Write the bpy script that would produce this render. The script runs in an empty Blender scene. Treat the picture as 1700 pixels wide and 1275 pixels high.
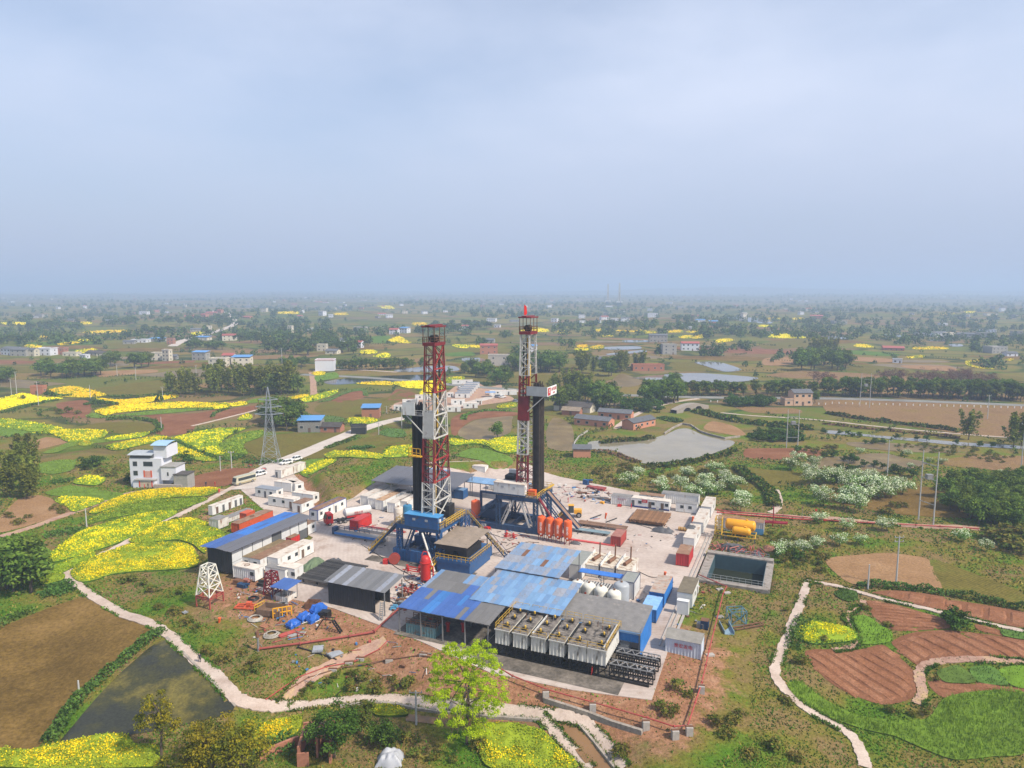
import bpy,math,random
import numpy as np
from mathutils import Vector,Matrix
from mathutils.geometry import delaunay_2d_cdt

random.seed(7); RNG = np.random.default_rng(11)
SC = bpy.context.scene; COL = SC.collection
R = math.radians

# ------------------------------------------------------------------ camera, sky, sun, exposure
HAZE = 0.00035
CAM_H = 62.0; FPX = 1181.0; PITCH = math.atan((637.5 - 480) / FPX)
cd = bpy.data.cameras.new('camera'); cam = bpy.data.objects.new('camera',cd); COL.objects.link(cam)
cam.location = (0,0,CAM_H); cam.rotation_euler = (math.pi / 2 - PITCH,0,0)
cd.sensor_fit = 'HORIZONTAL'; cd.angle = 2 * math.atan(850 / FPX); cd.clip_start = 0.5; cd.clip_end = 60000
SC.camera = cam

SUN_AZ = R(-32); SUN_EL = R(47)          # the sun stands to the right, a little behind the camera
sdir = Vector((math.cos(SUN_AZ) * math.cos(SUN_EL),math.sin(SUN_AZ) * math.cos(SUN_EL),math.sin(SUN_EL)))
sl = bpy.data.lights.new('sun','SUN'); sl.energy = 3.5; sl.angle = R(3.5); sl.color = (1.0,0.905,0.77)
so = bpy.data.objects.new('sun',sl); COL.objects.link(so); so.rotation_euler = sdir.to_track_quat('Z','Y').to_euler()

w = bpy.data.worlds.new('World'); SC.world = w; w.use_nodes = True
nt = w.node_tree; bg = nt.nodes['Background']
sky = nt.nodes.new('ShaderNodeTexSky'); sky.sky_type = 'NISHITA'; sky.sun_disc = False
sky.sun_elevation = SUN_EL; sky.sun_rotation = math.pi / 2 - SUN_AZ; sky.altitude = 300; sky.air_density = 1.0; sky.dust_density = 1.2; sky.ozone_density = 2.0
L = nt.links.new
tc = nt.nodes.new('ShaderNodeTexCoord'); mp = nt.nodes.new('ShaderNodeMapping'); mp.inputs['Scale'].default_value = (1.0,1.0,2.6); mp.inputs['Location'].default_value = (-0.35,0.0,0.0)
cn = nt.nodes.new('ShaderNodeTexNoise'); cn.inputs['Scale'].default_value = 1.15; cn.inputs['Detail'].default_value = 8; cn.inputs['Roughness'].default_value = 0.52
cr = nt.nodes.new('ShaderNodeMapRange'); cr.inputs['From Min'].default_value = 0.36; cr.inputs['From Max'].default_value = 0.66; cr.inputs['To Min'].default_value = 0.26; cr.inputs['To Max'].default_value = 0.86
mx = nt.nodes.new('ShaderNodeMixRGB'); mx.inputs['Color2'].default_value = (5.5,5.95,7.15,1)       # thin veil of high cloud
sx = nt.nodes.new('ShaderNodeSeparateXYZ'); er = nt.nodes.new('ShaderNodeMapRange'); er.interpolation_type = 'SMOOTHSTEP'
er.inputs['From Min'].default_value = -.02; er.inputs['From Max'].default_value = .34; er.inputs['To Min'].default_value = .97; er.inputs['To Max'].default_value = 0.0
m2 = nt.nodes.new('ShaderNodeMixRGB'); m2.inputs['Color2'].default_value = (3.05,3.55,4.75,1)       # ground haze seen towards the horizon, the same all round
L(tc.outputs['Generated'],mp.inputs['Vector']); L(mp.outputs['Vector'],cn.inputs['Vector']); L(cn.outputs['Fac'],cr.inputs['Value'])
L(cr.outputs['Result'],mx.inputs['Fac']); L(sky.outputs['Color'],mx.inputs['Color1']); L(mx.outputs['Color'],m2.inputs['Color1'])
L(tc.outputs['Generated'],sx.inputs['Vector']); L(sx.outputs['Z'],er.inputs['Value']); L(er.outputs['Result'],m2.inputs['Fac']); L(m2.outputs['Color'],bg.inputs['Color'])
bg.inputs['Strength'].default_value = 0.09
vs = SC.view_settings; vs.view_transform = 'Standard'; vs.look = 'None'; vs.exposure = 0.78; vs.gamma = 1.0; vs.use_curve_mapping = False
SC.cycles.use_denoising = True; SC.cycles.max_bounces = 5; SC.cycles.diffuse_bounces = 3; SC.cycles.glossy_bounces = 2
SC.cycles.transmission_bounces = 2; SC.cycles.transparent_max_bounces = 6; SC.cycles.volume_bounces = 1; SC.cycles.use_adaptive_sampling = True

# ------------------------------------------------------------------ pad frame and terrain
TH = R(-23); UX,UY = math.cos(TH),math.sin(TH); OX,OY = -6.95,157.34
def ray(px,py):
    x = px - 850; y = -(py - 637.5); c,s = math.cos(PITCH),math.sin(PITCH)
    return np.array([x,FPX * c + y * s,-FPX * s + y * c]) / FPX
def flat(px,py,z=0.0):
    d = ray(px,py); t = (z - CAM_H) / d[2]; return np.array([d[0] * t,d[1] * t])
def uv(px,py,z=0.0):
    x,y = flat(px,py,z) - np.array([OX,OY]); return (x * UX + y * UY,-x * UY + y * UX)
def xy(u,v): return (OX + u * UX - v * UY,OY + u * UY + v * UX)
def sstep(a,b,x):
    t = np.clip((x - a) / (b - a),0,1); return t * t * (3 - 2 * t)
def hsh(ix,iy,s):
    n = np.sin(ix * 127.1 + iy * 311.7 + s * 74.7) * 43758.5453; return n - np.floor(n)
def vnoise(x,y,sc,s=0):
    x = np.asarray(x,float) / sc; y = np.asarray(y,float) / sc
    ix = np.floor(x); iy = np.floor(y); fx = x - ix; fy = y - iy
    fx = fx * fx * (3 - 2 * fx); fy = fy * fy * (3 - 2 * fy)
    a = hsh(ix,iy,s); b = hsh(ix + 1,iy,s); c = hsh(ix,iy + 1,s); d = hsh(ix + 1,iy + 1,s)
    return (a * (1 - fx) + b * fx) * (1 - fy) + (c * (1 - fx) + d * fx) * fy
def seg_dist(x,y,pts,closed=True):
    d = np.full(np.shape(x),1e9); n = len(pts)
    for i in range(n if closed else n - 1):
        ax,ay = pts[i]; bx,by = pts[(i + 1) % n]; ex,ey = bx - ax,by - ay
        t = np.clip(((x - ax) * ex + (y - ay) * ey) / (ex * ex + ey * ey + 1e-9),0,1)
        d = np.minimum(d,np.hypot(x - ax - t * ex,y - ay - t * ey))
    return d
def inside(x,y,pts):
    r = np.zeros(np.shape(x),bool); n = len(pts); j = n - 1
    for i in range(n):
        xi,yi = pts[i]; xj,yj = pts[j]
        if yi != yj:
            r ^= ((yi > y) != (yj > y)) & (x < (xj - xi) * (y - yi) / (yj - yi) + xi)
        j = i
    return r
PAD_PX = [(398,812),(432,842),(470,868),(520,893),(470,930),(425,978),(470,992),(552,1010),(640,1042),(700,1066),(815,1118),(950,1146),(1082,1163),
          (1100,1108),(1122,1042),(1200,851),(1100,826),(1010,808),(930,792),(880,772),(800,765),(700,768),(630,797),(560,846),(535,862),(500,800),(470,770),(440,782)]
PAD = [tuple(flat(*p)) for p in PAD_PX]
RAISE_F = [tuple(flat(*p)) for p in [(497,790),(508,812),(534,858),(600,836),(680,808),(740,792),(900,786)]]
RAISE_B = [tuple(flat(*p)) for p in [(900,786),(925,770),(890,748),(760,722),(640,736),(560,752),(515,772),(497,790)]]
def hgt(x,y):
    x = np.asarray(x,float); y = np.asarray(y,float); r = np.hypot(x,y)
    z = np.zeros(np.broadcast(x,y).shape)
    near = r < 330
    if near.any():
        xn,yn = x[near],y[near]
        un = (xn - OX) * UX + (yn - OY) * UY; vn = -(xn - OX) * UY + (yn - OY) * UX
        d = np.where(inside(xn,yn,PAD),0.0,seg_dist(xn,yn,PAD))
        m = np.clip((-vn + 2) / 30,0,1) * np.clip((un + 95) / 40,0,1)
        wd = 12 + 34 * sstep(2,-18,un) + 26 * sstep(40,62,un)
        dz = -4.2 * m * sstep(0.6,wd,d)
        ins = inside(xn,yn,RAISE_F + RAISE_B[1:-1])
        rz = 3.4 * np.minimum(sstep(0.2,5.5,seg_dist(xn,yn,RAISE_F,False)),sstep(0,16,seg_dist(xn,yn,RAISE_B,False)))
        dz = dz + np.where(ins,rz,0)
        dz = dz + np.where(d > 3,(vnoise(xn,yn,9,3) - .5) * 0.5 * np.clip((d - 3) / 12,0,1),0)
        pit = np.minimum(np.minimum(un - 48.5,61.5 - un),np.minimum(vn - 7.6,23.0 - vn)); dz = np.where(pit > .0,-4.6,dz)
        z[near] = dz
    f = sstep(330,1100,r)
    if (f > 0).any():
        z = z + f * ((vnoise(x,y,330,1) - .42) * 17 + (vnoise(x,y,120,2) - .5) * 6)
        z = z + sstep(3500,9000,r) * vnoise(x,y,2300,5) * (48 + 62 * sstep(0.05,.45,x / (r + 1)))
    return z
def h1(x,y): return float(hgt(np.array([x]),np.array([y]))[0])
_T = np.concatenate([np.linspace(50,420,500),np.geomspace(421,15000,700)])
def G(px,py):
    """the point of the ground seen at a place of the photograph, in metres"""
    d = ray(px,py); yy = _T; t = yy / d[1]; X = d[0] * t; Z = CAM_H + d[2] * t; H = hgt(X,yy)
    k = np.argmax(Z < H)
    if Z[k] >= H[k]: k = len(_T) - 1
    if k > 0:
        a = (Z[k - 1] - H[k - 1]); b = (H[k] - Z[k]); q = a / (a + b + 1e-9); y = yy[k - 1] + (yy[k] - yy[k - 1]) * q
    else: y = yy[0]
    x = d[0] * y / d[1]; return (x,y,h1(x,y))
REG = dict(L1=(0,470,3.4),L2=(0,780,3.75),L3=(0,1000,3.778),F4=(400,1000,3.4),F5=(850,1000,3.4),F6=(1250,850,3.0),F7=(1250,560,3.75),
           F8=(850,560,3.4),S2=(300,720,4.25),M8=(350,580,3.4),B1=(0,450,3.953),B2=(420,450,3.953),B3=(850,450,3.953),B4=(1270,450,3.953),D7=(380,960,8.5),C4=(980,790,7.083),C5=(1090,940,7.083),C6=(1160,830,7.97))
def X(reg,pts):
    if reg is None: return list(pts)
    ox,oy,s = REG[reg]; return [(ox + a / s,oy + b / s) for a,b in pts]

# ------------------------------------------------------------------ object helpers
def tag(o,label=None,cat=None,group=None,kind=None):
    if label: o['label'] = label
    if cat: o['category'] = cat
    if group: o['group'] = group
    if kind: o['kind'] = kind
    return o
def thing(name,label,cat,loc=(0,0,0),rz=0.0,group=None,kind=None):
    o = bpy.data.objects.new(name,None); COL.objects.link(o); o.location = loc; o.rotation_euler = (0,0,rz); o.empty_display_size = .3
    return tag(o,label,cat,group,kind)
def link(name,me,parent=None,loc=None,rz=None):
    o = bpy.data.objects.new(name,me); COL.objects.link(o)
    if parent: o.parent = parent
    if loc is not None: o.location = loc
    if rz is not None: o.rotation_euler = (0,0,rz)
    return o
def dup(o,parent=None,loc=None,rz=None,sc=None,**kw):
    c = o.copy(); COL.objects.link(c)
    if parent is not None: c.parent = parent
    if loc is not None: c.location = loc
    if rz is not None: c.rotation_euler = (0,0,rz)
    if sc is not None: c.scale = (sc,sc,sc) if not hasattr(sc,'__len__') else sc
    for ch in o.children: dup(ch,c)
    tag(c,**kw); return c
class MB:
    def __init__(s): s.v = []; s.f = []; s.m = []
    def add(s,vs,fs,mi=0):
        b = len(s.v); s.v += [tuple(q) for q in vs]
        for f in fs: s.f.append([b + i for i in f]); s.m.append(mi)
        return s
    def bx(s,x0,x1,y0,y1,z0,z1,mi=0):
        return s.add([(x0,y0,z0),(x1,y0,z0),(x1,y1,z0),(x0,y1,z0),(x0,y0,z1),(x1,y0,z1),(x1,y1,z1),(x0,y1,z1)],
                     [(3,2,1,0),(4,5,6,7),(0,1,5,4),(1,2,6,5),(2,3,7,6),(3,0,4,7)],mi)
    def box(s,c,d,rz=0,mi=0):
        k,q = math.cos(rz),math.sin(rz); b = len(s.v); s.bx(-d[0] / 2,d[0] / 2,-d[1] / 2,d[1] / 2,-d[2] / 2,d[2] / 2,mi)
        for i in range(b,b + 8):
            a = s.v[i]; s.v[i] = (c[0] + a[0] * k - a[1] * q,c[1] + a[0] * q + a[1] * k,c[2] + a[2])
        return s
    def frame(s,p,q):
        p = Vector(p); q = Vector(q); d = (q - p).normalized(); a = Vector((0,0,1)) if abs(d.z) < .95 else Vector((1,0,0))
        e = d.cross(a).normalized(); return p,q,e,e.cross(d).normalized()
    def bar(s,p,q,w,h=None,mi=0):
        h = h or w; p,q,e,n = s.frame(p,q); e = e * w / 2; n = n * h / 2
        return s.add([p - e - n,p + e - n,p + e + n,p - e + n,q - e - n,q + e - n,q + e + n,q - e + n],
                     [(3,2,1,0),(4,5,6,7),(0,1,5,4),(1,2,6,5),(2,3,7,6),(3,0,4,7)],mi)
    def tube(s,p,q,r,n=8,r2=None,mi=0):
        r2 = r if r2 is None else r2; p,q,e,m = s.frame(p,q); vs = []
        for c,rr in ((p,r),(q,r2)):
            for i in range(n): t = 2 * math.pi * i / n; vs.append(c + e * math.cos(t) * rr + m * math.sin(t) * rr)
        return s.add(vs,[(i,(i + 1) % n,n + (i + 1) % n,n + i) for i in range(n)] + [tuple(range(n - 1,-1,-1)),tuple(range(n,2 * n))],mi)
    def path(s,pts,r,n=6,mi=0):
        for a,b in zip(pts[:-1],pts[1:]): s.tube(a,b,r,n,mi=mi)
        return s
    def lathe(s,prof,n=16,c=(0,0,0),mi=0,ax=2):
        vs = []
        for r,z in prof:
            for i in range(n):
                t = 2 * math.pi * i / n; a,b = r * math.cos(t),r * math.sin(t)
                vs.append((c[0] + a,c[1] + b,c[2] + z) if ax == 2 else (c[0] + z,c[1] + a,c[2] + b) if ax == 0 else (c[0] + b,c[1] + z,c[2] + a))
        k = len(prof); fs = [(j * n + i,j * n + (i + 1) % n,(j + 1) * n + (i + 1) % n,(j + 1) * n + i) for j in range(k - 1) for i in range(n)]
        fs += [tuple(range(n - 1,-1,-1)),tuple(range((k - 1) * n,k * n))]
        return s.add(vs,fs,mi)
    def prism(s,poly,z0,z1,mi=0):
        n = len(poly); return s.add([(a,b,z0) for a,b in poly] + [(a,b,z1) for a,b in poly],
                                    [tuple(range(n - 1,-1,-1)),tuple(range(n,2 * n))] + [(i,(i + 1) % n,n + (i + 1) % n,n + i) for i in range(n)],mi)
    def rail(s,pts,h=1.1,step=1.6,r=.035,mi=0):
        for a,b in zip(pts[:-1],pts[1:]):
            a = Vector(a); b = Vector(b); n = max(1,round((b - a).length / step))
            for i in range(n + 1): p = a.lerp(b,i / n); s.bar(p,p + Vector((0,0,h)),r * 2,mi=mi)
            for k in (.5,1): s.bar(a + Vector((0,0,h * k)),b + Vector((0,0,h * k)),r * 2,mi=mi)
        return s
    def stair(s,p,q,w,mi=0,steps=12,rails=True):
        p = Vector(p); q = Vector(q); d = Vector((q.x - p.x,q.y - p.y,0)).normalized(); e = Vector((-d.y,d.x,0)) * w / 2
        for k in (-1,1):
            s.bar(p + e * k,q + e * k,.12,.28,mi)
            if rails:
                s.bar(p + e * k + Vector((0,0,1)),q + e * k + Vector((0,0,1)),.08,mi=mi)
                for i in range(5): a = p.lerp(q,i / 4) + e * k; s.bar(a,a + Vector((0,0,1)),.08,mi=mi)
        for i in range(steps): a = p.lerp(q,(i + .5) / steps); s.bar(a - e,a + e,.28,.06,mi)
        return s
    def lattice(s,base,top,n,w,wb=None,mi=0,sides=(0,1,2,3),cross=True):
        """four-legged lattice between two quads of corner points"""
        wb = wb or w * .6; base = [Vector(q) for q in base]; top = [Vector(q) for q in top]; k = len(base)
        for a,b in zip(base,top): s.bar(a,b,w,mi=mi)
        for j in range(n + 1):
            t = j / n; c = [a.lerp(b,t) for a,b in zip(base,top)]
            for i in sides:
                s.bar(c[i],c[(i + 1) % k],wb,mi=mi)
            if j < n:
                e = [a.lerp(b,(j + 1) / n) for a,b in zip(base,top)]
                for i in sides:
                    if (j + i) % 2 or cross: s.bar(c[i],e[(i + 1) % k],wb,mi=mi)
                    if not (j + i) % 2 or cross == 2: s.bar(c[(i + 1) % k],e[i],wb,mi=mi)
        return s
    def mesh(s,name,mats,smooth=False):
        me = bpy.data.meshes.new(name); me.from_pydata(s.v,[],s.f)
        for m in (mats if isinstance(mats,(list,tuple)) else [mats]): me.materials.append(m)
        if any(s.m): me.polygons.foreach_set('material_index',s.m)
        if smooth:
            me.polygons.foreach_set('use_smooth',[True] * len(s.f))
            try: me.set_sharp_from_angle(angle=R(38))
            except Exception: pass
        me.update(); return me
    def build(s,name,mats,parent=None,smooth=False,loc=None,rz=None):
        return link(name,s.mesh(name,mats,smooth),parent,loc,rz)
def npmesh(name,Vt,F,mats,mi=None,smooth=False):
    Vt = np.ascontiguousarray(Vt,np.float32); F = np.ascontiguousarray(F,np.int32); k = F.shape[1]
    me = bpy.data.meshes.new(name); me.vertices.add(len(Vt)); me.vertices.foreach_set('co',Vt.ravel())
    me.loops.add(F.size); me.loops.foreach_set('vertex_index',F.ravel()); me.polygons.add(len(F))
    me.polygons.foreach_set('loop_start',np.arange(len(F),dtype=np.int32) * k)
    for m in (mats if isinstance(mats,(list,tuple)) else [mats]): me.materials.append(m)
    if mi is not None: me.polygons.foreach_set('material_index',np.ascontiguousarray(mi,np.int32))
    if smooth: me.polygons.foreach_set('use_smooth',np.ones(len(F),bool))
    me.update(calc_edges=True); return me

# ------------------------------------------------------------------ materials
_M = {}
def nat(c):
    """earth and leaf colours hold little blue"""
    return (c[0] * 1.12,c[1] * 1.12,c[2] * (.62 if c[2] < .62 * max(c[:2]) and c[1] > .68 * c[0] else 1.05))
def N(t,kind,**kw):
    n = t.nodes.new(kind)
    for k,v in kw.items():
        if k in n.inputs: n.inputs[k].default_value = v
        else: setattr(n,k,v)
    return n
def mat(name,col,rough=.75,metal=0.0,var=.12,scale=.8,rust=None,rcol=(.16,.07,.035),rscale=.9,wave=None,bump=0.0,world=False,perobj=0.0,streak=False):
    """painted / plain surface: base colour, soft blotches, rust or dirt stains, optional corrugation relief"""
    if name in _M: return _M[name]
    m = bpy.data.materials.new(name); m.use_nodes = True; _M[name] = m; t = m.node_tree; b = t.nodes['Principled BSDF']; l = t.links.new
    b.inputs['Roughness'].default_value = rough; b.inputs['Metallic'].default_value = metal
    b.inputs['Specular IOR Level'].default_value = .35
    co = N(t,'ShaderNodeNewGeometry').outputs['Position'] if world else N(t,'ShaderNodeTexCoord').outputs['Object']
    no = N(t,'ShaderNodeTexNoise',Scale=scale,Detail=6.0,Roughness=.62); l(co,no.inputs['Vector'])
    mr = N(t,'ShaderNodeMapRange'); mr.inputs['From Min'].default_value = .3; mr.inputs['From Max'].default_value = .7
    mr.inputs['To Min'].default_value = 1 - var; mr.inputs['To Max'].default_value = 1 + var; l(no.outputs['Fac'],mr.inputs['Value'])
    hs = N(t,'ShaderNodeHueSaturation'); hs.inputs['Color'].default_value = (*col,1); l(mr.outputs['Result'],hs.inputs['Value'])
    c = hs.outputs['Color']
    if perobj:
        oi = N(t,'ShaderNodeObjectInfo'); r2 = N(t,'ShaderNodeMapRange'); r2.inputs['To Min'].default_value = 1 - perobj; r2.inputs['To Max'].default_value = 1 + perobj
        l(oi.outputs['Random'],r2.inputs['Value']); h2 = N(t,'ShaderNodeHueSaturation'); l(c,h2.inputs['Color']); l(r2.outputs['Result'],h2.inputs['Value']); c = h2.outputs['Color']
    if rust:
        mpn = N(t,'ShaderNodeMapping'); l(co,mpn.inputs['Vector'])
        if streak: mpn.inputs['Scale'].default_value = (1,1,.25)
        n2 = N(t,'ShaderNodeTexNoise',Scale=rscale,Detail=9.0,Roughness=.68); l(mpn.outputs['Vector'],n2.inputs['Vector'])
        r3 = N(t,'ShaderNodeMapRange'); r3.inputs['From Min'].default_value = .66 - rust * .36; r3.inputs['From Max'].default_value = .80 - rust * .36; l(n2.outputs['Fac'],r3.inputs['Value'])
        mxn = N(t,'ShaderNodeMixRGB'); mxn.inputs['Color2'].default_value = (*rcol,1); l(r3.outputs['Result'],mxn.inputs['Fac']); l(c,mxn.inputs['Color1']); c = mxn.outputs['Color']
    l(c,b.inputs['Base Color'])
    if wave or bump:
        bp = N(t,'ShaderNodeBump'); bp.inputs['Strength'].default_value = .6
        if wave:
            wv = N(t,'ShaderNodeTexWave',wave_type='BANDS',bands_direction=wave[0]); wv.inputs['Scale'].default_value = wave[1]; l(co,wv.inputs['Vector'])
            bp.inputs['Distance'].default_value = .04; l(wv.outputs['Fac'],bp.inputs['Height'])
        else:
            n4 = N(t,'ShaderNodeTexNoise',Scale=scale * 3,Detail=8.0); l(co,n4.inputs['Vector']); bp.inputs['Distance'].default_value = bump; l(n4.outputs['Fac'],bp.inputs['Height'])
        l(bp.outputs['Normal'],b.inputs['Normal'])
    return m
def ground_mat(name,cols,scale,det=10,mid=(.35,.5,.65),fine=6.0,var=.35,bump=.15,rough=.95,scale2=None,stripes=None):
    """three earth colours mixed by broad noise, speckled by fine noise, in world coordinates"""
    m = bpy.data.materials.new(name); m.use_nodes = True; _M[name] = m; t = m.node_tree; b = t.nodes['Principled BSDF']; l = t.links.new
    b.inputs['Roughness'].default_value = rough; b.inputs['Specular IOR Level'].default_value = .02 if rough > .6 else .18
    co = N(t,'ShaderNodeNewGeometry').outputs['Position']
    no = N(t,'ShaderNodeTexNoise',Scale=scale,Detail=float(det),Roughness=.66); l(co,no.inputs['Vector'])
    cr = N(t,'ShaderNodeValToRGB'); l(no.outputs['Fac'],cr.inputs['Fac']); e = cr.color_ramp.elements
    cols = [nat(q_) for q_ in cols]; e[0].position = mid[0]; e[0].color = (*cols[0],1); e[1].position = mid[2]; e[1].color = (*cols[2],1); q = e.new(mid[1]); q.color = (*cols[1],1)
    n2 = N(t,'ShaderNodeTexNoise',Scale=fine,Detail=5.0,Roughness=.7); l(co,n2.inputs['Vector'])
    mr = N(t,'ShaderNodeMapRange'); mr.inputs['From Min'].default_value = .3; mr.inputs['From Max'].default_value = .7; mr.inputs['To Min'].default_value = 1 - var; mr.inputs['To Max'].default_value = 1 + var
    l(n2.outputs['Fac'],mr.inputs['Value']); hs = N(t,'ShaderNodeHueSaturation'); l(cr.outputs['Color'],hs.inputs['Color']); l(mr.outputs['Result'],hs.inputs['Value']); c = hs.outputs['Color']
    if stripes:
        mpn = N(t,'ShaderNodeMapping'); mpn.inputs['Rotation'].default_value = (0,0,stripes[0]); l(co,mpn.inputs['Vector'])
        wv = N(t,'ShaderNodeTexWave',wave_type='BANDS',bands_direction='X'); wv.inputs['Scale'].default_value = stripes[1]; wv.inputs['Distortion'].default_value = 2.5; wv.inputs['Detail'].default_value = 3; wv.inputs['Detail Scale'].default_value = 1.2; l(mpn.outputs['Vector'],wv.inputs['Vector'])
        mm = N(t,'ShaderNodeMixRGB',blend_type='MULTIPLY'); mm.inputs['Color2'].default_value = (*stripes[2],1); l(wv.outputs['Fac'],mm.inputs['Fac']); l(c,mm.inputs['Color1']); c = mm.outputs['Color']
    l(c,b.inputs['Base Color'])
    if bump:
        bp = N(t,'ShaderNodeBump'); bp.inputs['Strength'].default_value = .7; bp.inputs['Distance'].default_value = bump; l(n2.outputs['Fac'],bp.inputs['Height']); l(bp.outputs['Normal'],b.inputs['Normal'])
    return m
def leaf_mat(name,col,var=.25,perobj=.18,trans=.25,rough=.6):
    if name in _M: return _M[name]
    col = nat(col)
    m = bpy.data.materials.new(name); m.use_nodes = True; _M[name] = m; t = m.node_tree; b = t.nodes['Principled BSDF']; l = t.links.new
    b.inputs['Roughness'].default_value = rough; b.inputs['Specular IOR Level'].default_value = .05
    co = N(t,'ShaderNodeTexCoord').outputs['Object']; no = N(t,'ShaderNodeTexNoise',Scale=.55,Detail=4.0); l(co,no.inputs['Vector'])
    mr = N(t,'ShaderNodeMapRange'); mr.inputs['From Min'].default_value = .32; mr.inputs['From Max'].default_value = .68; mr.inputs['To Min'].default_value = 1 - var; mr.inputs['To Max'].default_value = 1 + var; l(no.outputs['Fac'],mr.inputs['Value'])
    oi = N(t,'ShaderNodeObjectInfo'); r2 = N(t,'ShaderNodeMapRange'); r2.inputs['To Min'].default_value = 1 - perobj; r2.inputs['To Max'].default_value = 1 + perobj; l(oi.outputs['Random'],r2.inputs['Value'])
    mu = N(t,'ShaderNodeMath',operation='MULTIPLY'); l(mr.outputs['Result'],mu.inputs[0]); l(r2.outputs['Result'],mu.inputs[1])
    hs = N(t,'ShaderNodeHueSaturation'); hs.inputs['Color'].default_value = (*col,1); l(mu.outputs['Value'],hs.inputs['Value'])
    r4 = N(t,'ShaderNodeMapRange'); r4.inputs['To Min'].default_value = .485; r4.inputs['To Max'].default_value = .515; l(oi.outputs['Random'],r4.inputs['Value']); l(r4.outputs['Result'],hs.inputs['Hue'])
    l(hs.outputs['Color'],b.inputs['Base Color'])
    if trans:
        tr = N(t,'ShaderNodeBsdfTranslucent'); l(hs.outputs['Color'],tr.inputs['Color']); ms = N(t,'ShaderNodeMixShader'); ms.inputs['Fac'].default_value = trans
        l(b.outputs['BSDF'],ms.inputs[1]); l(tr.outputs['BSDF'],ms.inputs[2]); l(ms.outputs['Shader'],t.nodes['Material Output'].inputs['Surface'])
    return m
def water_mat(name,col,rough=.06,bump=.02,scale=.6):
    m = mat(name,col,rough,0,.2,.06,world=True); t = m.node_tree; b = t.nodes['Principled BSDF']; b.inputs['Specular IOR Level'].default_value = .5; b.inputs['IOR'].default_value = 1.33
    n = N(t,'ShaderNodeTexNoise',Scale=scale,Detail=3.0); bp = N(t,'ShaderNodeBump'); bp.inputs['Strength'].default_value = .25; bp.inputs['Distance'].default_value = bump
    t.links.new(N(t,'ShaderNodeNewGeometry').outputs['Position'],n.inputs['Vector']); t.links.new(n.outputs['Fac'],bp.inputs['Height']); t.links.new(bp.outputs['Normal'],b.inputs['Normal']); return m

def text_mesh(txt,size,depth=.02,vertical=False,_c={}):
    k = (txt,size,depth,vertical)
    if k not in _c:
        c = bpy.data.curves.new('txt','FONT'); c.body = '\n'.join(txt) if vertical else txt; c.size = size; c.extrude = depth / 2; c.align_x = 'CENTER'; c.align_y = 'CENTER'; c.space_line = .82
        t = bpy.data.objects.new('txt',c); COL.objects.link(t); bpy.context.view_layer.update(); _c[k] = bpy.data.meshes.new_from_object(t.evaluated_get(bpy.context.evaluated_depsgraph_get())); bpy.data.objects.remove(t)
    return _c[k].copy()
for _t in (('安全生产',.62),('安全第一',.3),('景宏发电',.8),('固井水泥',.62,.02,True),('川庆钻探',.95),('ZJ70DB',.55),('B',1.5),('散装水泥',.6)): text_mesh(*_t)
# people: one continuous skinned body each
def body(name,J,mats_z):
    me = bpy.data.meshes.new(name); me.from_pydata([j[0] for j in J],[(j[2],i) for i,j in enumerate(J) if j[2] is not None],[]); o = bpy.data.objects.new(name,me); COL.objects.link(o); s_ = o.modifiers.new('s','SKIN'); o.modifiers.new('d','SUBSURF').levels = 1
    for i,j in enumerate(J): me.skin_vertices[0].data[i].radius = j[1] if hasattr(j[1],'__len__') else (j[1],j[1])
    me.skin_vertices[0].data[0].use_root = True; bpy.context.view_layer.update(); r = bpy.data.meshes.new_from_object(o.evaluated_get(bpy.context.evaluated_depsgraph_get())); bpy.data.objects.remove(o)
    r.materials.clear(); [r.materials.append(m) for m,_ in mats_z]
    for p in r.polygons: z = p.center.z; x_ = abs(p.center.y); p.material_index = next((i for i,(m,f) in enumerate(mats_z) if f(z,x_)),0); p.use_smooth = True
    return r
def figure(step=.18,arm=.1,walk=True):
    return [((0,0,.98),(.15,.12),None),((0,0,1.22),(.17,.12),0),((0,0,1.42),(.19,.11),1),((0,0,1.54),.06,2),((.02,0,1.64),.085,3),((.02,0,1.74),.095,4),((0,.20,1.42),.07,2),((arm * .4,.26,1.15),.055,6),((arm,.27,.92),.042,7),((arm * 1.2,.27,.80),.045,8),((0,-.20,1.42),.07,2),((-arm * .4,-.26,1.15),.055,10),((-arm * .2,-.27,.92),.042,11),((-arm * .2,-.27,.80),.045,12),
            ((0,.10,.88),.10,0),((step * .5,.11,.50),.075,14),((step,.11,.10),.05,15),((step + .16,.11,.05),.045,16),((0,-.10,.88),.10,0),((-step * .3,-.11,.50),.075,18),((-step,-.11,.10),.05,19),((-step + .15,-.11,.05),.045,20)]
SKIN = mat('skin',(.42,.25,.17),.6); HELM = mat('helmet_red',(.55,.03,.03),.4); COVR = mat('coverall_red',(.50,.03,.03),.8,var=.1); BOOT = mat('boot',(.03,.025,.02),.7); DKC = mat('dark_clothes',(.03,.03,.04),.8); HAIR = mat('hair',(.015,.012,.01),.8)
P_red = body('body',figure(),[(COVR,lambda z,x_: .14 < z < 1.53 and not (z < .86 and x_ > .2)),(BOOT,lambda z,x_: z <= .14),(HELM,lambda z,x_: z > 1.70),(SKIN,lambda z,x_: True)])
P_dark = body('body',figure(.12,.05),[(DKC,lambda z,x_: .14 < z < 1.53 and not (z < .86 and x_ > .2)),(BOOT,lambda z,x_: z <= .14),(HAIR,lambda z,x_: z > 1.72),(SKIN,lambda z,x_: True)])

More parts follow.
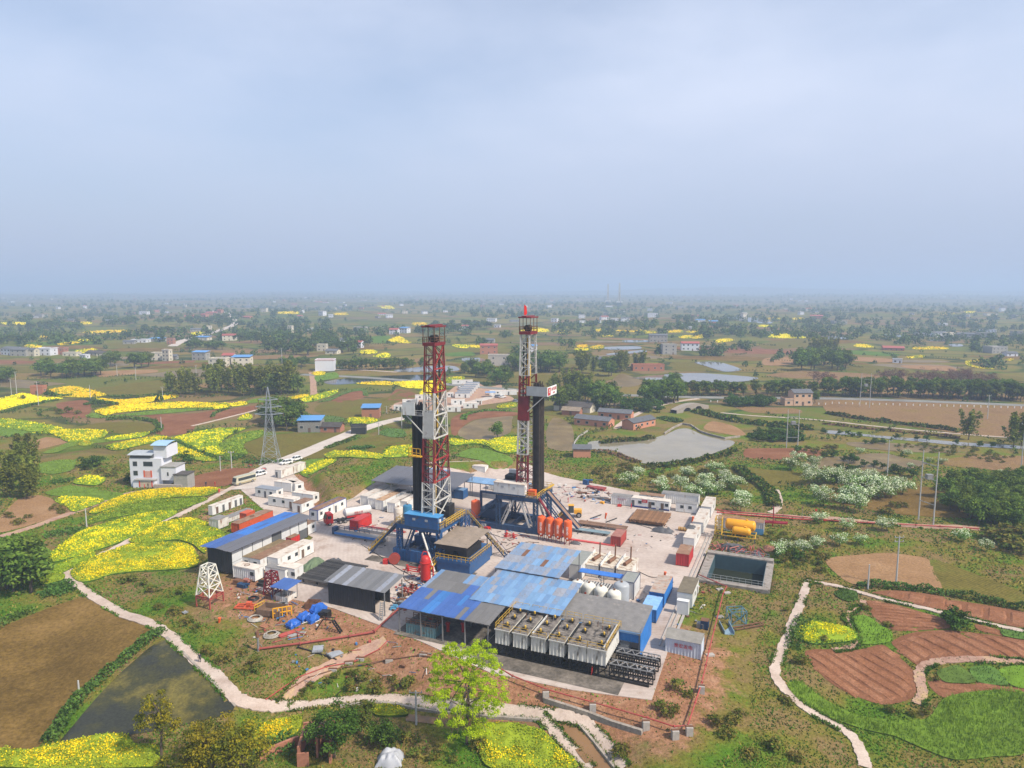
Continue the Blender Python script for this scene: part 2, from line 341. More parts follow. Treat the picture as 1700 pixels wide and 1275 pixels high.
# ------------------------------------------------------------------ terrain
def build_ground():
    a1 = np.radians(np.concatenate([np.arange(38,142,.42),np.arange(142,398,4.0)]))
    rr = np.concatenate([np.linspace(4,76,16),np.arange(78,300,1.5),np.geomspace(301,16000,170)])
    A,Rr = np.meshgrid(a1,rr); Xs = Rr * np.cos(A); Ys = Rr * np.sin(A); Z = hgt(Xs.ravel(),Ys.ravel()).reshape(Xs.shape)
    nr,na = Xs.shape; idx = np.arange(nr * na).reshape(nr,na)
    q = np.stack([idx[:-1],np.roll(idx,-1,1)[:-1],np.roll(idx,-1,1)[1:],idx[1:]],-1).reshape(-1,4)[:,::-1]
    Vt = np.stack([Xs,Ys,Z],-1).reshape(-1,3)
    m = bpy.data.materials.new('countryside'); m.use_nodes = True; t = m.node_tree; b = t.nodes['Principled BSDF']; l = t.links.new
    b.inputs['Roughness'].default_value = .97; b.inputs['Specular IOR Level'].default_value = .0
    co = N(t,'ShaderNodeNewGeometry').outputs['Position']
    def ramp(src,items):
        r = N(t,'ShaderNodeValToRGB'); l(src,r.inputs['Fac']); e = r.color_ramp.elements
        e[0].position,e[0].color = items[0][0],(*items[0][1],1); e[1].position,e[1].color = items[-1][0],(*items[-1][1],1)
        e[0].color = (*nat(items[0][1]),1); e[1].color = (*nat(items[-1][1]),1)
        for p,c in items[1:-1]: k = e.new(p); k.color = (*nat(c),1)
        return r.outputs['Color']
    n1 = N(t,'ShaderNodeTexNoise',Scale=.055,Detail=9.0,Roughness=.62); l(co,n1.inputs['Vector'])
    near = ramp(n1.outputs['Fac'],[(.34,(.062,.132,.022)),(.42,(.090,.135,.030)),(.49,(.142,.124,.048)),(.57,(.175,.118,.058)),(.67,(.076,.132,.026))])
    # far patchwork of small plots
    mp = N(t,'ShaderNodeMapping'); mp.inputs['Rotation'].default_value = (0,0,.35); mp.inputs['Scale'].default_value = (.009,.018,.0); l(co,mp.inputs['Vector'])
    nd = N(t,'ShaderNodeTexNoise',Scale=1.3,Detail=3.0); l(mp.outputs['Vector'],nd.inputs['Vector'])
    ad = N(t,'ShaderNodeMixRGB',blend_type='ADD'); ad.inputs['Fac'].default_value = .55; l(mp.outputs['Vector'],ad.inputs['Color1']); l(nd.outputs['Color'],ad.inputs['Color2'])
    vo = N(t,'ShaderNodeTexVoronoi'); vo.inputs['Scale'].default_value = 1.0; l(ad.outputs['Color'],vo.inputs['Vector'])
    sp = N(t,'ShaderNodeSeparateColor'); l(vo.outputs['Color'],sp.inputs['Color'])
    far = ramp(sp.outputs['Red'],[(0.0,(.155,.098,.064)),(.24,(.175,.124,.080)),(.42,(.138,.122,.062)),(.58,(.088,.115,.040)),(.70,(.170,.135,.076)),(.84,(.064,.098,.034)),(1.0,(.190,.118,.076))])
    ve = N(t,'ShaderNodeTexVoronoi',feature='DISTANCE_TO_EDGE'); ve.inputs['Scale'].default_value = 1.0; l(ad.outputs['Color'],ve.inputs['Vector'])
    er = N(t,'ShaderNodeMapRange'); er.inputs['From Min'].default_value = .02; er.inputs['From Max'].default_value = .06; l(ve.outputs['Distance'],er.inputs['Value'])
    fm = N(t,'ShaderNodeMixRGB'); fm.inputs['Color1'].default_value = (.035,.055,.022,1); l(er.outputs['Result'],fm.inputs['Fac']); l(far,fm.inputs['Color2'])
    ln = N(t,'ShaderNodeVectorMath',operation='LENGTH'); l(co,ln.inputs[0]); dr = N(t,'ShaderNodeMapRange'); dr.inputs['From Min'].default_value = 250; dr.inputs['From Max'].default_value = 420; l(ln.outputs['Value'],dr.inputs['Value'])
    n5 = N(t,'ShaderNodeTexNoise',Scale=.02,Detail=6.0); l(co,n5.inputs['Vector'])
    mm = N(t,'ShaderNodeMath',operation='MULTIPLY'); l(dr.outputs['Result'],mm.inputs[0])
    kr = N(t,'ShaderNodeMapRange'); kr.inputs['From Min'].default_value = .35; kr.inputs['From Max'].default_value = .6; kr.inputs['To Min'].default_value = .45; l(n5.outputs['Fac'],kr.inputs['Value']); l(kr.outputs['Result'],mm.inputs[1])
    base = N(t,'ShaderNodeMixRGB'); l(mm.outputs['Value'],base.inputs['Fac']); l(near,base.inputs['Color1']); l(fm.outputs['Color'],base.inputs['Color2'])
    at = N(t,'ShaderNodeAttribute',attribute_name='bare'); n3 = N(t,'ShaderNodeTexNoise',Scale=.35,Detail=8.0,Roughness=.65); l(co,n3.inputs['Vector'])
    sm = N(t,'ShaderNodeMath',operation='ADD'); l(at.outputs['Fac'],sm.inputs[0]); l(n3.outputs['Fac'],sm.inputs[1])
    sr = N(t,'ShaderNodeMapRange'); sr.inputs['From Min'].default_value = .92; sr.inputs['From Max'].default_value = 1.12; l(sm.outputs['Value'],sr.inputs['Value'])
    soil = ramp(n3.outputs['Fac'],[(.3,(.20,.095,.056)),(.5,(.255,.13,.078)),(.7,(.31,.18,.115))])
    c = N(t,'ShaderNodeMixRGB'); l(sr.outputs['Result'],c.inputs['Fac']); l(base.outputs['Color'],c.inputs['Color1']); l(soil,c.inputs['Color2'])
    n2 = N(t,'ShaderNodeTexNoise',Scale=2.2,Detail=7.0,Roughness=.72); l(co,n2.inputs['Vector'])
    mr = N(t,'ShaderNodeMapRange'); mr.inputs['From Min'].default_value = .3; mr.inputs['From Max'].default_value = .7; mr.inputs['To Min'].default_value = .55; mr.inputs['To Max'].default_value = 1.45; l(n2.outputs['Fac'],mr.inputs['Value'])
    hs = N(t,'ShaderNodeHueSaturation'); l(c.outputs['Color'],hs.inputs['Color']); l(mr.outputs['Result'],hs.inputs['Value']); l(hs.outputs['Color'],b.inputs['Base Color'])
    bp = N(t,'ShaderNodeBump'); bp.inputs['Strength'].default_value = .6; bp.inputs['Distance'].default_value = .35; l(n2.outputs['Fac'],bp.inputs['Height']); l(bp.outputs['Normal'],b.inputs['Normal'])
    me = npmesh('ground',Vt,q,m,smooth=True)
    # bare red earth: embankments of the pad, the cut slope, the worked ground at its foot
    x,y = Vt[:,0],Vt[:,1]; un = (x - OX) * UX + (y - OY) * UY; vn = -(x - OX) * UY + (y - OY) * UX
    d = np.where(inside(x,y,PAD),0,seg_dist(x,y,PAD)); rr_ = np.hypot(x,y)
    f1 = np.clip(1.15 - d / 17,0,1) * np.clip((-vn - 8) / 12,0,1) * .86
    wk = [tuple(flat(*p)) for p in [(400,1010),(520,1005),(660,1050),(820,1110),(700,1110),(560,1110),(470,1165),(405,1165),(440,1100),(395,1060)]]
    f2 = np.where(inside(x,y,wk),.40,0)
    f3 = np.clip(1 - seg_dist(x,y,RAISE_F,False) / 7,0,1) * .75
    rs = [tuple(flat(*p)) for p in [(1105,1070),(1195,850),(1285,850),(1290,870),(1200,880),(1178,960),(1150,1000)]]
    f4 = np.where(inside(x,y,rs),.48,0)
    lf = [tuple(flat(*p)) for p in [(325,850),(398,815),(425,845),(345,880),(310,875)]]
    f5 = np.where(inside(x,y,lf),.55,0)
    val = np.maximum.reduce([f1,f2,f3,f4,f5]).astype(np.float32) * (rr_ < 330)
    ca = me.attributes.new('bare','FLOAT','POINT'); ca.data.foreach_set('value',val)
    tag(link('ground',me),'mottled green and brown farmland stretching to the horizon','ground',kind='structure')
build_ground()

VERGE = []; OCC = []        # outlines of everything laid on the ground (metres), where wild plants must not stand
def occupied(x,y):
    x = np.asarray(x); y = np.asarray(y); hit = np.zeros(len(x),bool)
    for o in OCC:
        p = np.array(o); lo,hi = p.min(0),p.max(0); k = np.where((x > lo[0]) & (x < hi[0]) & (y > lo[1]) & (y < hi[1]) & ~hit)[0]
        if len(k): hit[k] = inside(x[k],y[k],o)
    return hit
def chaikin(p,n=2,closed=True):
    p = [np.array(q,float) for q in p]
    for _ in range(n):
        o = []
        for i in range(len(p) if closed else len(p) - 1):
            a,b = p[i],p[(i + 1) % len(p)]; o += [a * .75 + b * .25,a * .25 + b * .75]
        p = o if closed else [p[0]] + o + [p[-1]]
    return p
def outline(px,smooth=2):
    pts = [G(*q)[:2] for q in px]
    if not smooth: return pts
    o = []; n = len(pts); p = [np.array(q,float) for q in pts]
    for i in range(n):
        a,b,c,d = p[i - 1],p[i],p[(i + 1) % n],p[(i + 2) % n]
        for j in range(4):
            t = j / 4; m0 = (c - a) * .42; m1 = (d - b) * .42; L_ = np.hypot(*(c - b))
            m0 *= min(1,L_ / (np.hypot(*m0) + 1e-9)); m1 *= min(1,L_ / (np.hypot(*m1) + 1e-9))
            o.append(tuple((2 * t**3 - 3 * t**2 + 1) * b + (t**3 - 2 * t**2 + t) * m0 + (-2 * t**3 + 3 * t**2) * c + (t**3 - t**2) * m1))
    return o
def fill(pts,step,off):
    """triangulated sheet over an outline, lying on the ground"""
    P = []
    n = len(pts)
    for i in range(n):
        a = np.array(pts[i]); b = np.array(pts[(i + 1) % n]); k = max(1,int(np.hypot(*(b - a)) / step))
        P += [tuple(a + (b - a) * j / k) for j in range(k)]
    nb = len(P); xs = [q[0] for q in P]; ys = [q[1] for q in P]
    gx,gy = np.meshgrid(np.arange(min(xs),max(xs),step),np.arange(min(ys),max(ys),step)); gx = gx.ravel() + RNG.uniform(-.2,.2,gx.size) * step; gy = gy.ravel() + RNG.uniform(-.2,.2,gy.size) * step
    k = inside(gx,gy,pts)
    if k.any():
        d = seg_dist(gx,gy,pts); k &= d > step * .45
    Q = [Vector(q) for q in P] + [Vector((a,b)) for a,b in zip(gx[k],gy[k])]
    r = delaunay_2d_cdt(Q,[(i,(i + 1) % nb) for i in range(nb)],[],1,1e-5)
    vs = np.array([(q.x,q.y) for q in r[0]]); z = hgt(vs[:,0],vs[:,1]) + off
    return np.column_stack([vs,z]),[list(f) for f in r[2]],nb
def sheet(name,reg,px,m,off,label,cat,kind='structure',smooth=2,step=None,group=None,occ=True,pts=None,skirt=0):
    pts = pts or outline(X(reg,px),smooth)
    c = np.mean(np.array(pts),0); step = step or max(2.0,np.hypot(*c) / 70)
    vs,fs,nb = fill(pts,step,off); me = bpy.data.meshes.new(name); V3 = vs.tolist(); F = [f for f in fs]
    if skirt:
        ed = {}
        for f in fs:
            for i in range(len(f)): e = (f[i],f[(i + 1) % len(f)]); ed[e] = 1
        b = len(V3); V3 += [[x,y,z - skirt] for x,y,z in V3]
        F += [[i,j,b + j,b + i][::-1] for (i,j) in ed if (j,i) not in ed]
    me.from_pydata(V3,[],F); me.materials.append(m); me.polygons.foreach_set('use_smooth',[True] * len(F)) if not skirt else None; me.update()
    o = link(name,me); tag(o,label,cat,group,kind)
    if occ: OCC.append(pts)
    return o
def strip(name,reg,px,wd,m,off,label,cat,kind='structure',z=None,skirt=.25,occ=True,rough=.10):
    c = chaikin([G(*q)[:2] for q in X(reg,px)],3,False); D = [c[0]]
    for q in c[1:]:
        k = max(1,int(np.hypot(*(q - D[-1])) / 2.5)); a = D[-1]; D += [a + (q - a) * (j + 1) / k for j in range(k)]
    D = np.array(D); T = np.gradient(D,axis=0); T /= np.hypot(T[:,0],T[:,1])[:,None] + 1e-9; Nn = np.column_stack([-T[:,1],T[:,0]])
    w = np.interp(np.linspace(0,1,len(D)),np.linspace(0,1,len(wd)),wd) if hasattr(wd,'__len__') else np.full(len(D),wd)
    lf = D + Nn * (w / 2 + RNG.normal(0,rough,len(D)))[:,None]; rt = D - Nn * (w / 2 + RNG.normal(0,rough,len(D)))[:,None]
    rows = [lf,D,rt]; V3 = []; n = len(D)
    for rw in rows: V3 += np.column_stack([rw,hgt(rw[:,0],rw[:,1]) + off]).tolist()
    for rw in (lf,rt): V3 += np.column_stack([rw,hgt(rw[:,0],rw[:,1]) - skirt]).tolist()
    F = []
    for i in range(n - 1):
        F += [[n + i,n + i + 1,i + 1,i],[2 * n + i,2 * n + i + 1,n + i + 1,n + i],[i,i + 1,3 * n + i + 1,3 * n + i],[2 * n + i + 1,2 * n + i,4 * n + i,4 * n + i + 1]]
    me = bpy.data.meshes.new(name); me.from_pydata(V3,[],F); me.materials.append(m); me.update()
    o = link(name,me); tag(o,label,cat,None,kind)
    if occ: OCC.append([tuple(q) for q in lf] + [tuple(q) for q in rt[::-1]])
    if name == 'path': VERGE.extend([lf,rt])
    return o

CONC = ground_mat('pale_concrete',[(.31,.25,.232),(.405,.342,.322),(.455,.392,.372)],.06,13,(.3,.48,.62),1.2,.10,.02)
ROADM = ground_mat('road_concrete',[(.36,.315,.295),(.43,.38,.36),(.48,.43,.41)],.12,9,(.3,.5,.7),2.0,.12,.02)
PATHM = ground_mat('path_concrete',[(.33,.255,.22),(.415,.335,.30),(.47,.395,.355)],.35,9,(.3,.5,.7),3.0,.14,.03)
DIRTP = ground_mat('dirt_track',[(.26,.15,.115),(.33,.215,.175),(.40,.285,.245)],.4,9,(.3,.5,.7),3.0,.2,.05)
ASPH = ground_mat('grey_road',[(.15,.15,.15),(.19,.19,.19),(.24,.235,.23)],.1,6,(.3,.5,.7),2.0,.1,.02)
SOIL = ground_mat('ploughed_red_soil',[(.155,.068,.038),(.20,.092,.053),(.245,.122,.074)],.12,8,(.3,.5,.7),2.5,.3,.18,stripes=(.6,1.6,(.78,.74,.72)))
SOIL2 = ground_mat('bed_soil',[(.17,.072,.038),(.215,.098,.056),(.26,.13,.08)],.3,8,(.3,.5,.7),3.2,.4,.16)
DRY = ground_mat('dry_stubble',[(.088,.056,.018),(.130,.082,.026),(.195,.122,.045)],.07,11,(.32,.5,.68),1.6,.4,.2)
TAN = ground_mat('tan_field',[(.20,.115,.058),(.245,.145,.078),(.285,.18,.105)],.1,9,(.3,.5,.7),2.0,.3,.12)
OLIVE = ground_mat('olive_field',[(.10,.088,.036),(.138,.115,.050),(.112,.125,.042)],.08,9,(.3,.5,.7),1.3,.35,.2,stripes=(1.0,.55,(.75,.74,.7)))
MUD = ground_mat('wet_mud',[(.10,.075,.055),(.145,.10,.072),(.20,.15,.11)],.1,9,(.3,.5,.7),1.5,.3,.08,rough=.5)
TERR = ground_mat('terraced_tan',[(.19,.12,.065),(.235,.15,.085),(.20,.145,.07)],.06,8,(.3,.5,.7),.9,.3,.2,stripes=(.9,.5,(.62,.58,.5)))
GREENF = ground_mat('green_field',[(.052,.098,.022),(.075,.135,.030),(.105,.155,.036)],.12,8,(.3,.5,.7),3.0,.35,.2)
WATER = water_mat('pond_water',(.23,.195,.125)); WGREY = water_mat('paddy_water',(.18,.165,.14)); WDARK = water_mat('dark_pond_water',(.026,.026,.024),.08); WEEDY = ground_mat('weedy_water',[(.028,.029,.020),(.045,.043,.024),(.150,.120,.042)],.10,12,(.42,.52,.66),2.5,.35,.03,rough=.16); WBROWN = water_mat('muddy_water',(.20,.115,.055),.12)

# ---- the works pad, roads and paths
def pad_marks(m):
    t = m.node_tree; l = t.links.new; b = t.nodes['Principled BSDF']; src = b.inputs['Base Color'].links[0].from_socket; co = N(t,'ShaderNodeNewGeometry').outputs['Position']
    mp = N(t,'ShaderNodeMapping'); mp.inputs['Location'].default_value = (-30,-178,0); l(co,mp.inputs['Vector'])
    wv = N(t,'ShaderNodeTexWave',wave_type='RINGS',rings_direction='Z'); wv.inputs['Scale'].default_value = .33; wv.inputs['Distortion'].default_value = 5; wv.inputs['Detail'].default_value = 4; wv.inputs['Detail Scale'].default_value = .25; l(mp.outputs['Vector'],wv.inputs['Vector'])
    n1 = N(t,'ShaderNodeTexNoise',Scale=.16,Detail=9.0,Roughness=.7); l(co,n1.inputs['Vector']); r1 = N(t,'ShaderNodeMapRange'); r1.inputs['From Min'].default_value = .54; r1.inputs['From Max'].default_value = .74; l(n1.outputs['Fac'],r1.inputs['Value'])
    a1 = N(t,'ShaderNodeMixRGB',blend_type='MULTIPLY'); a1.inputs['Color2'].default_value = (.94,.93,.92,1); l(wv.outputs['Fac'],a1.inputs['Fac']); l(src,a1.inputs['Color1'])
    a2 = N(t,'ShaderNodeMixRGB',blend_type='MULTIPLY'); a2.inputs['Color2'].default_value = (.62,.53,.47,1); l(r1.outputs['Result'],a2.inputs['Fac']); l(a1.outputs['Color'],a2.inputs['Color1']); l(a2.outputs['Color'],b.inputs['Base Color'])
pad_marks(CONC)
OILY = ground_mat('oily_concrete',[(.055,.05,.045),(.12,.105,.095),(.22,.19,.17)],.25,10,(.3,.5,.72),2.0,.2,.02)
for u0,u1,v0,v1,lb in ((17.5,43.0,-41.8,-26.5,'oil blackened concrete apron under the mud tanks'),(0.5,17.4,-38.4,-20.5,'grey stained concrete floor under the patched shed'),(-25.0,2.5,-10.5,-7.4,'stained concrete strip along the blue rig base')):
    pts_ = [xy(u0,v0),xy(u1,v0),xy(u1,v1),xy(u0,v1)]; vs_,fs_,_ = fill(pts_,4,.125); me_ = bpy.data.meshes.new('apron'); me_.from_pydata(vs_.tolist(),[],[list(f) for f in fs_]); me_.materials.append(OILY); tag(link('apron',me_),lb,'apron',kind='structure')
sheet('concrete_pad',None,PAD_PX,CONC,.10,'pale concrete yard of the drilling site','yard',smooth=0,step=6,skirt=.35)
strip('road',None,[(418,812),(432,790),(455,772),(500,755),(560,728),(620,705),(680,692),(750,676),(815,660),(860,648)],[13,12,8.5,7.5,6.5,6.5,6.5,6.5,6,6],ROADM,.16,'pale concrete road climbing past the parked cars to the camp','road')
strip('path','L2',[(0,418),(150,375),(330,310),(540,240),(720,165),(900,130),(1100,122),(1270,128),(1420,128)],2.2,DIRTP,.16,'narrow dirt lane running past the white house','path')
strip('path','L2',[(405,650),(560,570),(780,460),(960,350),(1110,285),(1250,215),(1390,140),(1480,95)],2.0,PATHM,.17,'narrow concrete path between the rapeseed terraces','path')
strip('path',None,[(108,953),(128,972),(170,1001),(240,1033),(273,1047),(301,1073),(328,1100),(357,1120),(379,1148),(402,1169),(450,1174),(500,1172),(548,1166),(612,1158),(680,1163),(724,1171),(797,1176),(900,1186),(962,1194),(978,1206),(1003,1232),(1036,1276)],[1.9,2.0,2.0,2.1,2.2,2.2,2.1,1.9,1.7,1.7,1.6],PATHM,.20,'pale concrete path curving round the foot of the embankment','path',skirt=.9)
strip('path','F5',[(168,650),(225,715),(285,785),(350,845),(445,945)],1.4,PATHM,.22,'concrete dyke path between the rapeseed and the muddy ditch','path',skirt=.9)
strip('path','F6',[(272,345),(240,450),(195,560),(150,680),(100,785),(125,850),(215,950),(330,1020),(465,1088),(525,1165),(555,1240),(560,1275)],1.7,PATHM,.17,'pale dirt footpath winding round the green wheat','path',rough=.1)
strip('path','F6',[(268,343),(400,365),(540,405),(700,450),(980,512),(1150,553),(1360,598)],1.35,PATHM,.19,'straight concrete path between the ploughed beds','path')
strip('path',None,[(470,1172),(500,1130),(560,1100),(640,1062)],2.2,DIRTP,.12,'reddish worn track climbing to the pipe yard','path',rough=.1)
strip('path','F7',[(-180,1090),(0,1105),(250,1120),(500,1130),(800,1160),(1100,1180),(1480,1200)],3.2,DIRTP,.14,'reddish dirt service track beside the flare pipelines','path',rough=.12)
strip('path','F7',[(110,1095),(160,1060),(165,1000),(140,950)],2.0,PATHM,.14,'short pale path below the blossoming bushes','path')
strip('path','F7',[(-200,470),(0,490),(200,500),(420,515),(800,560),(1300,605),(1700,632)],1.8,PATHM,.14,'thin pale farm path along the canal','path')
strip('path','L1',[(1080,808),(1200,780),(1300,755),(1420,725),(1530,690)],1.6,PATHM,.14,'thin pale path beside the red ploughed plot','path')
strip('path','M8',[(568,130),(578,180),(582,262)],4,DIRTP,.14,'short dirt lane by the roadside pond','path')
strip('path',None,[(1022,712),(1050,690),(1095,672),(1140,664),(1160,662)],3,PATHM,.14,'pale lane running to the stone bridge','path')
strip('road',None,[(500,622),(600,626),(700,634),(760,640),(860,648),(1000,655),(1150,660),(1300,661),(1400,662),(1550,667),(1720,674)],8,ASPH,.16,'grey country road lined with trees and white posts','road')
strip('road','B1',[(1130,495),(1200,455),(1330,425),(1450,385),(1560,350),(1510,285),(1400,262)],10,ROADM,.3,'distant pale road running through the village','road',occ=False)
strip('path',None,[(520,617),(560,612),(660,618)],3,PATHM,.2,'pale lane beside the white walled house','path')

# ---- ponds and wet fields
sheet('pond','F8',[(440,590),(560,583),(700,590),(850,555),(940,518),(1000,517),(1100,557),(1250,587),(1230,620),(1100,670),(1000,700),(860,720),(730,710),(640,680),(560,645),(450,648),(425,620)],WATER,.10,'grey brown fish pond beside the orange brick houses','pond',step=6)
sheet('pond','L3',[(1045,238),(1475,655),(1200,760),(800,835),(560,860),(375,890),(480,750),(590,620),(700,500),(830,380)],WEEDY,.10,'dark weedy pond beside the curving path','pond',smooth=1,step=4)
sheet('pond','F8',[(680,228),(850,212),(960,204),(1100,204),(1385,228),(1300,250),(1050,257),(960,252),(760,240)],WGREY,.14,'pale flooded paddy near the brick ruin','pond',step=10)
sheet('pond','F8',[(1030,142),(1150,138),(1240,160),(1295,185),(1200,195),(1100,165)],WGREY,.2,'small flooded paddy beyond the olive plot','pond',step=10)
sheet('pond','M8',[(640,185),(760,165),(860,170),(1000,150),(1100,148),(1230,146),(1235,180),(1050,190),(850,192),(700,200)],WDARK,.14,'dark roadside pond behind the rapeseed','pond',step=8)
sheet('pond','M8',[(1040,118),(1240,95),(1370,95),(1400,120),(1240,128),(1060,128)],WGREY,.2,'pale water beyond the roadside tree row','pond',step=10)
sheet('canal','F7',[(440,580),(580,588),(700,604),(900,622),(1100,637),(1300,655),(1700,680),(1700,696),(1300,676),(1050,652),(850,634),(640,612),(480,602)],WGREY,.12,'narrow canal reflecting the sky below the terraced field','canal',step=6,smooth=1)
sheet('mud_flat','M8',[(1395,480),(1420,440),(1500,400),(1600,385),(1700,378),(1700,400),(1690,470),(1600,505),(1450,512)],MUD,.12,'wet muddy hollow by a lone tree','mud',step=6)
sheet('ditch_water','F5',[(248,690),(380,705),(470,815),(570,945),(440,945),(330,800)],WBROWN,.06,'muddy brown water in the ditch between two paths','ditch',smooth=0,step=3)
sheet('ditch_water','F4',[(930,630),(1100,650),(1400,670),(1690,680),(1710,720),(1400,705),(1100,690),(930,670)],WBROWN,.06,'muddy brown water at the foot of the path wall','ditch',smooth=0,step=3)
for k,p in enumerate([('B3',[(610,500),(820,495),(840,512),(640,518)]),('B3',[(735,455),(880,455),(880,467),(740,468)]),('B3',[(620,545),(850,520),(880,532),(640,552)]),('B3',[(1410,305),(1520,303),(1700,325),(1700,345),(1560,335)]),
                       ('B4',[(380,432),(500,430),(560,445),(420,450)]),('B4',[(780,418),(900,416),(940,430),(800,432)]),('B4',[(0,395),(90,392),(100,405),(0,408)]),('B4',[(1080,450),(1260,452),(1230,464),(1080,460)]),('B2',[(1370,575),(1480,570),(1530,590),(1400,598)]),('B4',[(1210,482),(1280,480),(1300,494),(1220,496)])]):
    sheet('paddy',p[0],p[1],WGREY,.25,'far pale flooded paddy glinting among brown plots','paddy',step=14,group='distant flooded paddies',occ=False)
# ---- bare and tilled plots
def plot(reg,px,m,label,off=.08,group=None,name='field',cat='field',**k): return sheet(name,reg,px,m,off,label,cat,group=group,**k)
plot('L1',[(820,745),(1100,735),(1250,712),(1195,770),(1110,800),(1080,840),(960,862),(880,848),(905,800),(870,765)],SOIL,'red ploughed plot behind the white house')
plot('L1',[(1210,752),(1280,715),(1450,690),(1448,712),(1250,768),(1215,768)],SOIL,'narrow red ploughed plot beside a thin path')
plot('L1',[(400,822),(560,790),(720,785),(850,795),(900,820),(860,842),(700,852),(560,832)],OLIVE,'oval brown plot ringed by a dark hedge')
plot('L1',[(1370,915),(1480,870),(1600,850),(1720,850),(1900,840),(1990,870),(1950,960),(1800,990),(1600,995),(1480,985)],OLIVE,'olive brown plot at the foot of the pylon')
plot('L1',[(1000,1160),(1090,1092),(1320,1045),(1510,1058),(1320,1138),(1100,1162)],SOIL,'red earth plot between the white house and the bus')
plot('L1',[(540,600),(700,570),(950,545),(960,600),(900,625),(620,632)],OLIVE,'round brown plot with furrows near the bamboo')
plot('L1',[(320,680),(480,660),(520,700),(480,760),(360,760)],SOIL,'red bare patch among scrub on the terraces')
plot('L1',[(560,500),(860,488),(880,505),(700,520),(560,530)],TAN,'tan plot below the village')
plot('L1',[(180,905),(260,870),(370,885),(380,900),(200,945),(170,940)],TAN,'tan fallow plot beside the dark left bamboo')
plot('L2',[(0,300),(120,180),(260,160),(420,230),(450,270),(330,300),(100,370),(0,390)],TAN,'dry scrubby slope above the dirt lane')
plot('M8',[(585,345),(640,300),(830,285),(1000,270),(1100,215),(1180,245),(1150,285),(1050,300),(1000,340),(900,385),(700,385)],OLIVE,'brown ploughed slope behind the blue roofed barn')
plot('M8',[(1000,290),(1050,225),(1150,240),(1170,268),(1080,298)],SOIL,'reddish ploughed corner near the camp')
plot('M8',[(680,290),(800,240),(870,235),(880,265),(760,300)],SOIL,'small red plot by the bright rapeseed strip')
plot('M8',[(720,560),(800,520),(1000,480),(1170,520),(1170,545),(1000,545),(960,590),(900,575)],OLIVE,'brown slope under the dark hedge by the road')
plot('M8',[(1370,490),(1355,400),(1420,360),(1560,350),(1720,355),(1720,375),(1500,395),(1420,440),(1390,480)],SOIL,'red earth rim of the muddy hollow')
plot('L3',[(0,160),(220,70),(430,-5),(520,-25),(620,10),(900,140),(1015,182),(830,310),(650,440),(450,620),(250,900),(170,938),(0,925),(-80,900),(-80,200)],DRY,'large brown stubble field beside the dark pond',smooth=1)
plot('F6',[(360,245),(450,220),(650,205),(870,235),(905,310),(935,392),(700,375),(520,365),(440,330)],TAN,'bare tan field with burnt spots under the utility pole')
plot('F6',[(880,240),(1000,270),(1360,415),(1360,495),(1150,440),(960,408)],OLIVE,'weedy olive field beyond the tan field')
plot('F7',[(440,405),(600,387),(1100,402),(1700,432),(1700,622),(1300,600),(1000,558),(700,520),(480,480)],TERR,'large tan field with fine terraces beside the road')
plot('F7',[(-120,430),(0,435),(220,440),(300,455),(280,475),(0,470)],TERR,'narrow tan strip in front of the peach coloured house')
plot('F8',[(900,142),(1000,140),(1145,186),(960,192),(900,165)],OLIVE,'yellow olive plot beside the flooded paddies')
plot('F8',[(560,250),(620,205),(740,250),(700,275),(580,280)],MUD,'wet brown plot below the bamboo')
plot('F8',[(1080,510),(1130,475),(1250,500),(1320,550),(1260,555),(1120,530)],TAN,'brown plot behind the pond wall')
plot('F8',[(195,520),(240,450),(330,490),(350,560),(340,640),(260,640),(200,620)],MUD,'boggy brown ground beside the small pump house')
plot('M8',[(1370,215),(1420,190),(1500,185),(1560,215),(1640,200),(1640,250),(1700,270),(1700,290),(1500,320),(1390,345),(1300,340),(1040,345),(1010,320),(1060,300),(1300,262)],DIRTP,'reddish trodden ground of the workers camp',name='yard',cat='yard')
for k,(rg,px,m) in enumerate([('B4',[(0,470),(300,440),(420,455),(300,500),(0,510)],OLIVE),('B4',[(480,560),(800,575),(880,600),(560,590)],TAN),('B4',[(900,620),(1200,625),(1250,660),(950,640)],TAN),('B4',[(0,575),(180,560),(200,610),(0,620)],TAN),('B4',[(550,520),(850,540),(860,560),(560,545)],GREENF),
                               ('B3',[(560,575),(640,560),(880,560),(900,590),(700,600)],OLIVE),('B2',[(780,430),(900,425),(870,470),(790,470)],GREENF),('B2',[(1270,540),(1430,530),(1450,555),(1280,560)],GREENF),('B1',[(200,470),(620,460),(640,480),(220,490)],GREENF),('B4',[(570,610),(900,640),(1100,690),(700,680),(560,640)],OLIVE)]):
    sheet('field',rg,px,m,.18,'distant tilled plot in the patchwork of far fields','field',step=12,group='far tilled plots',occ=False)

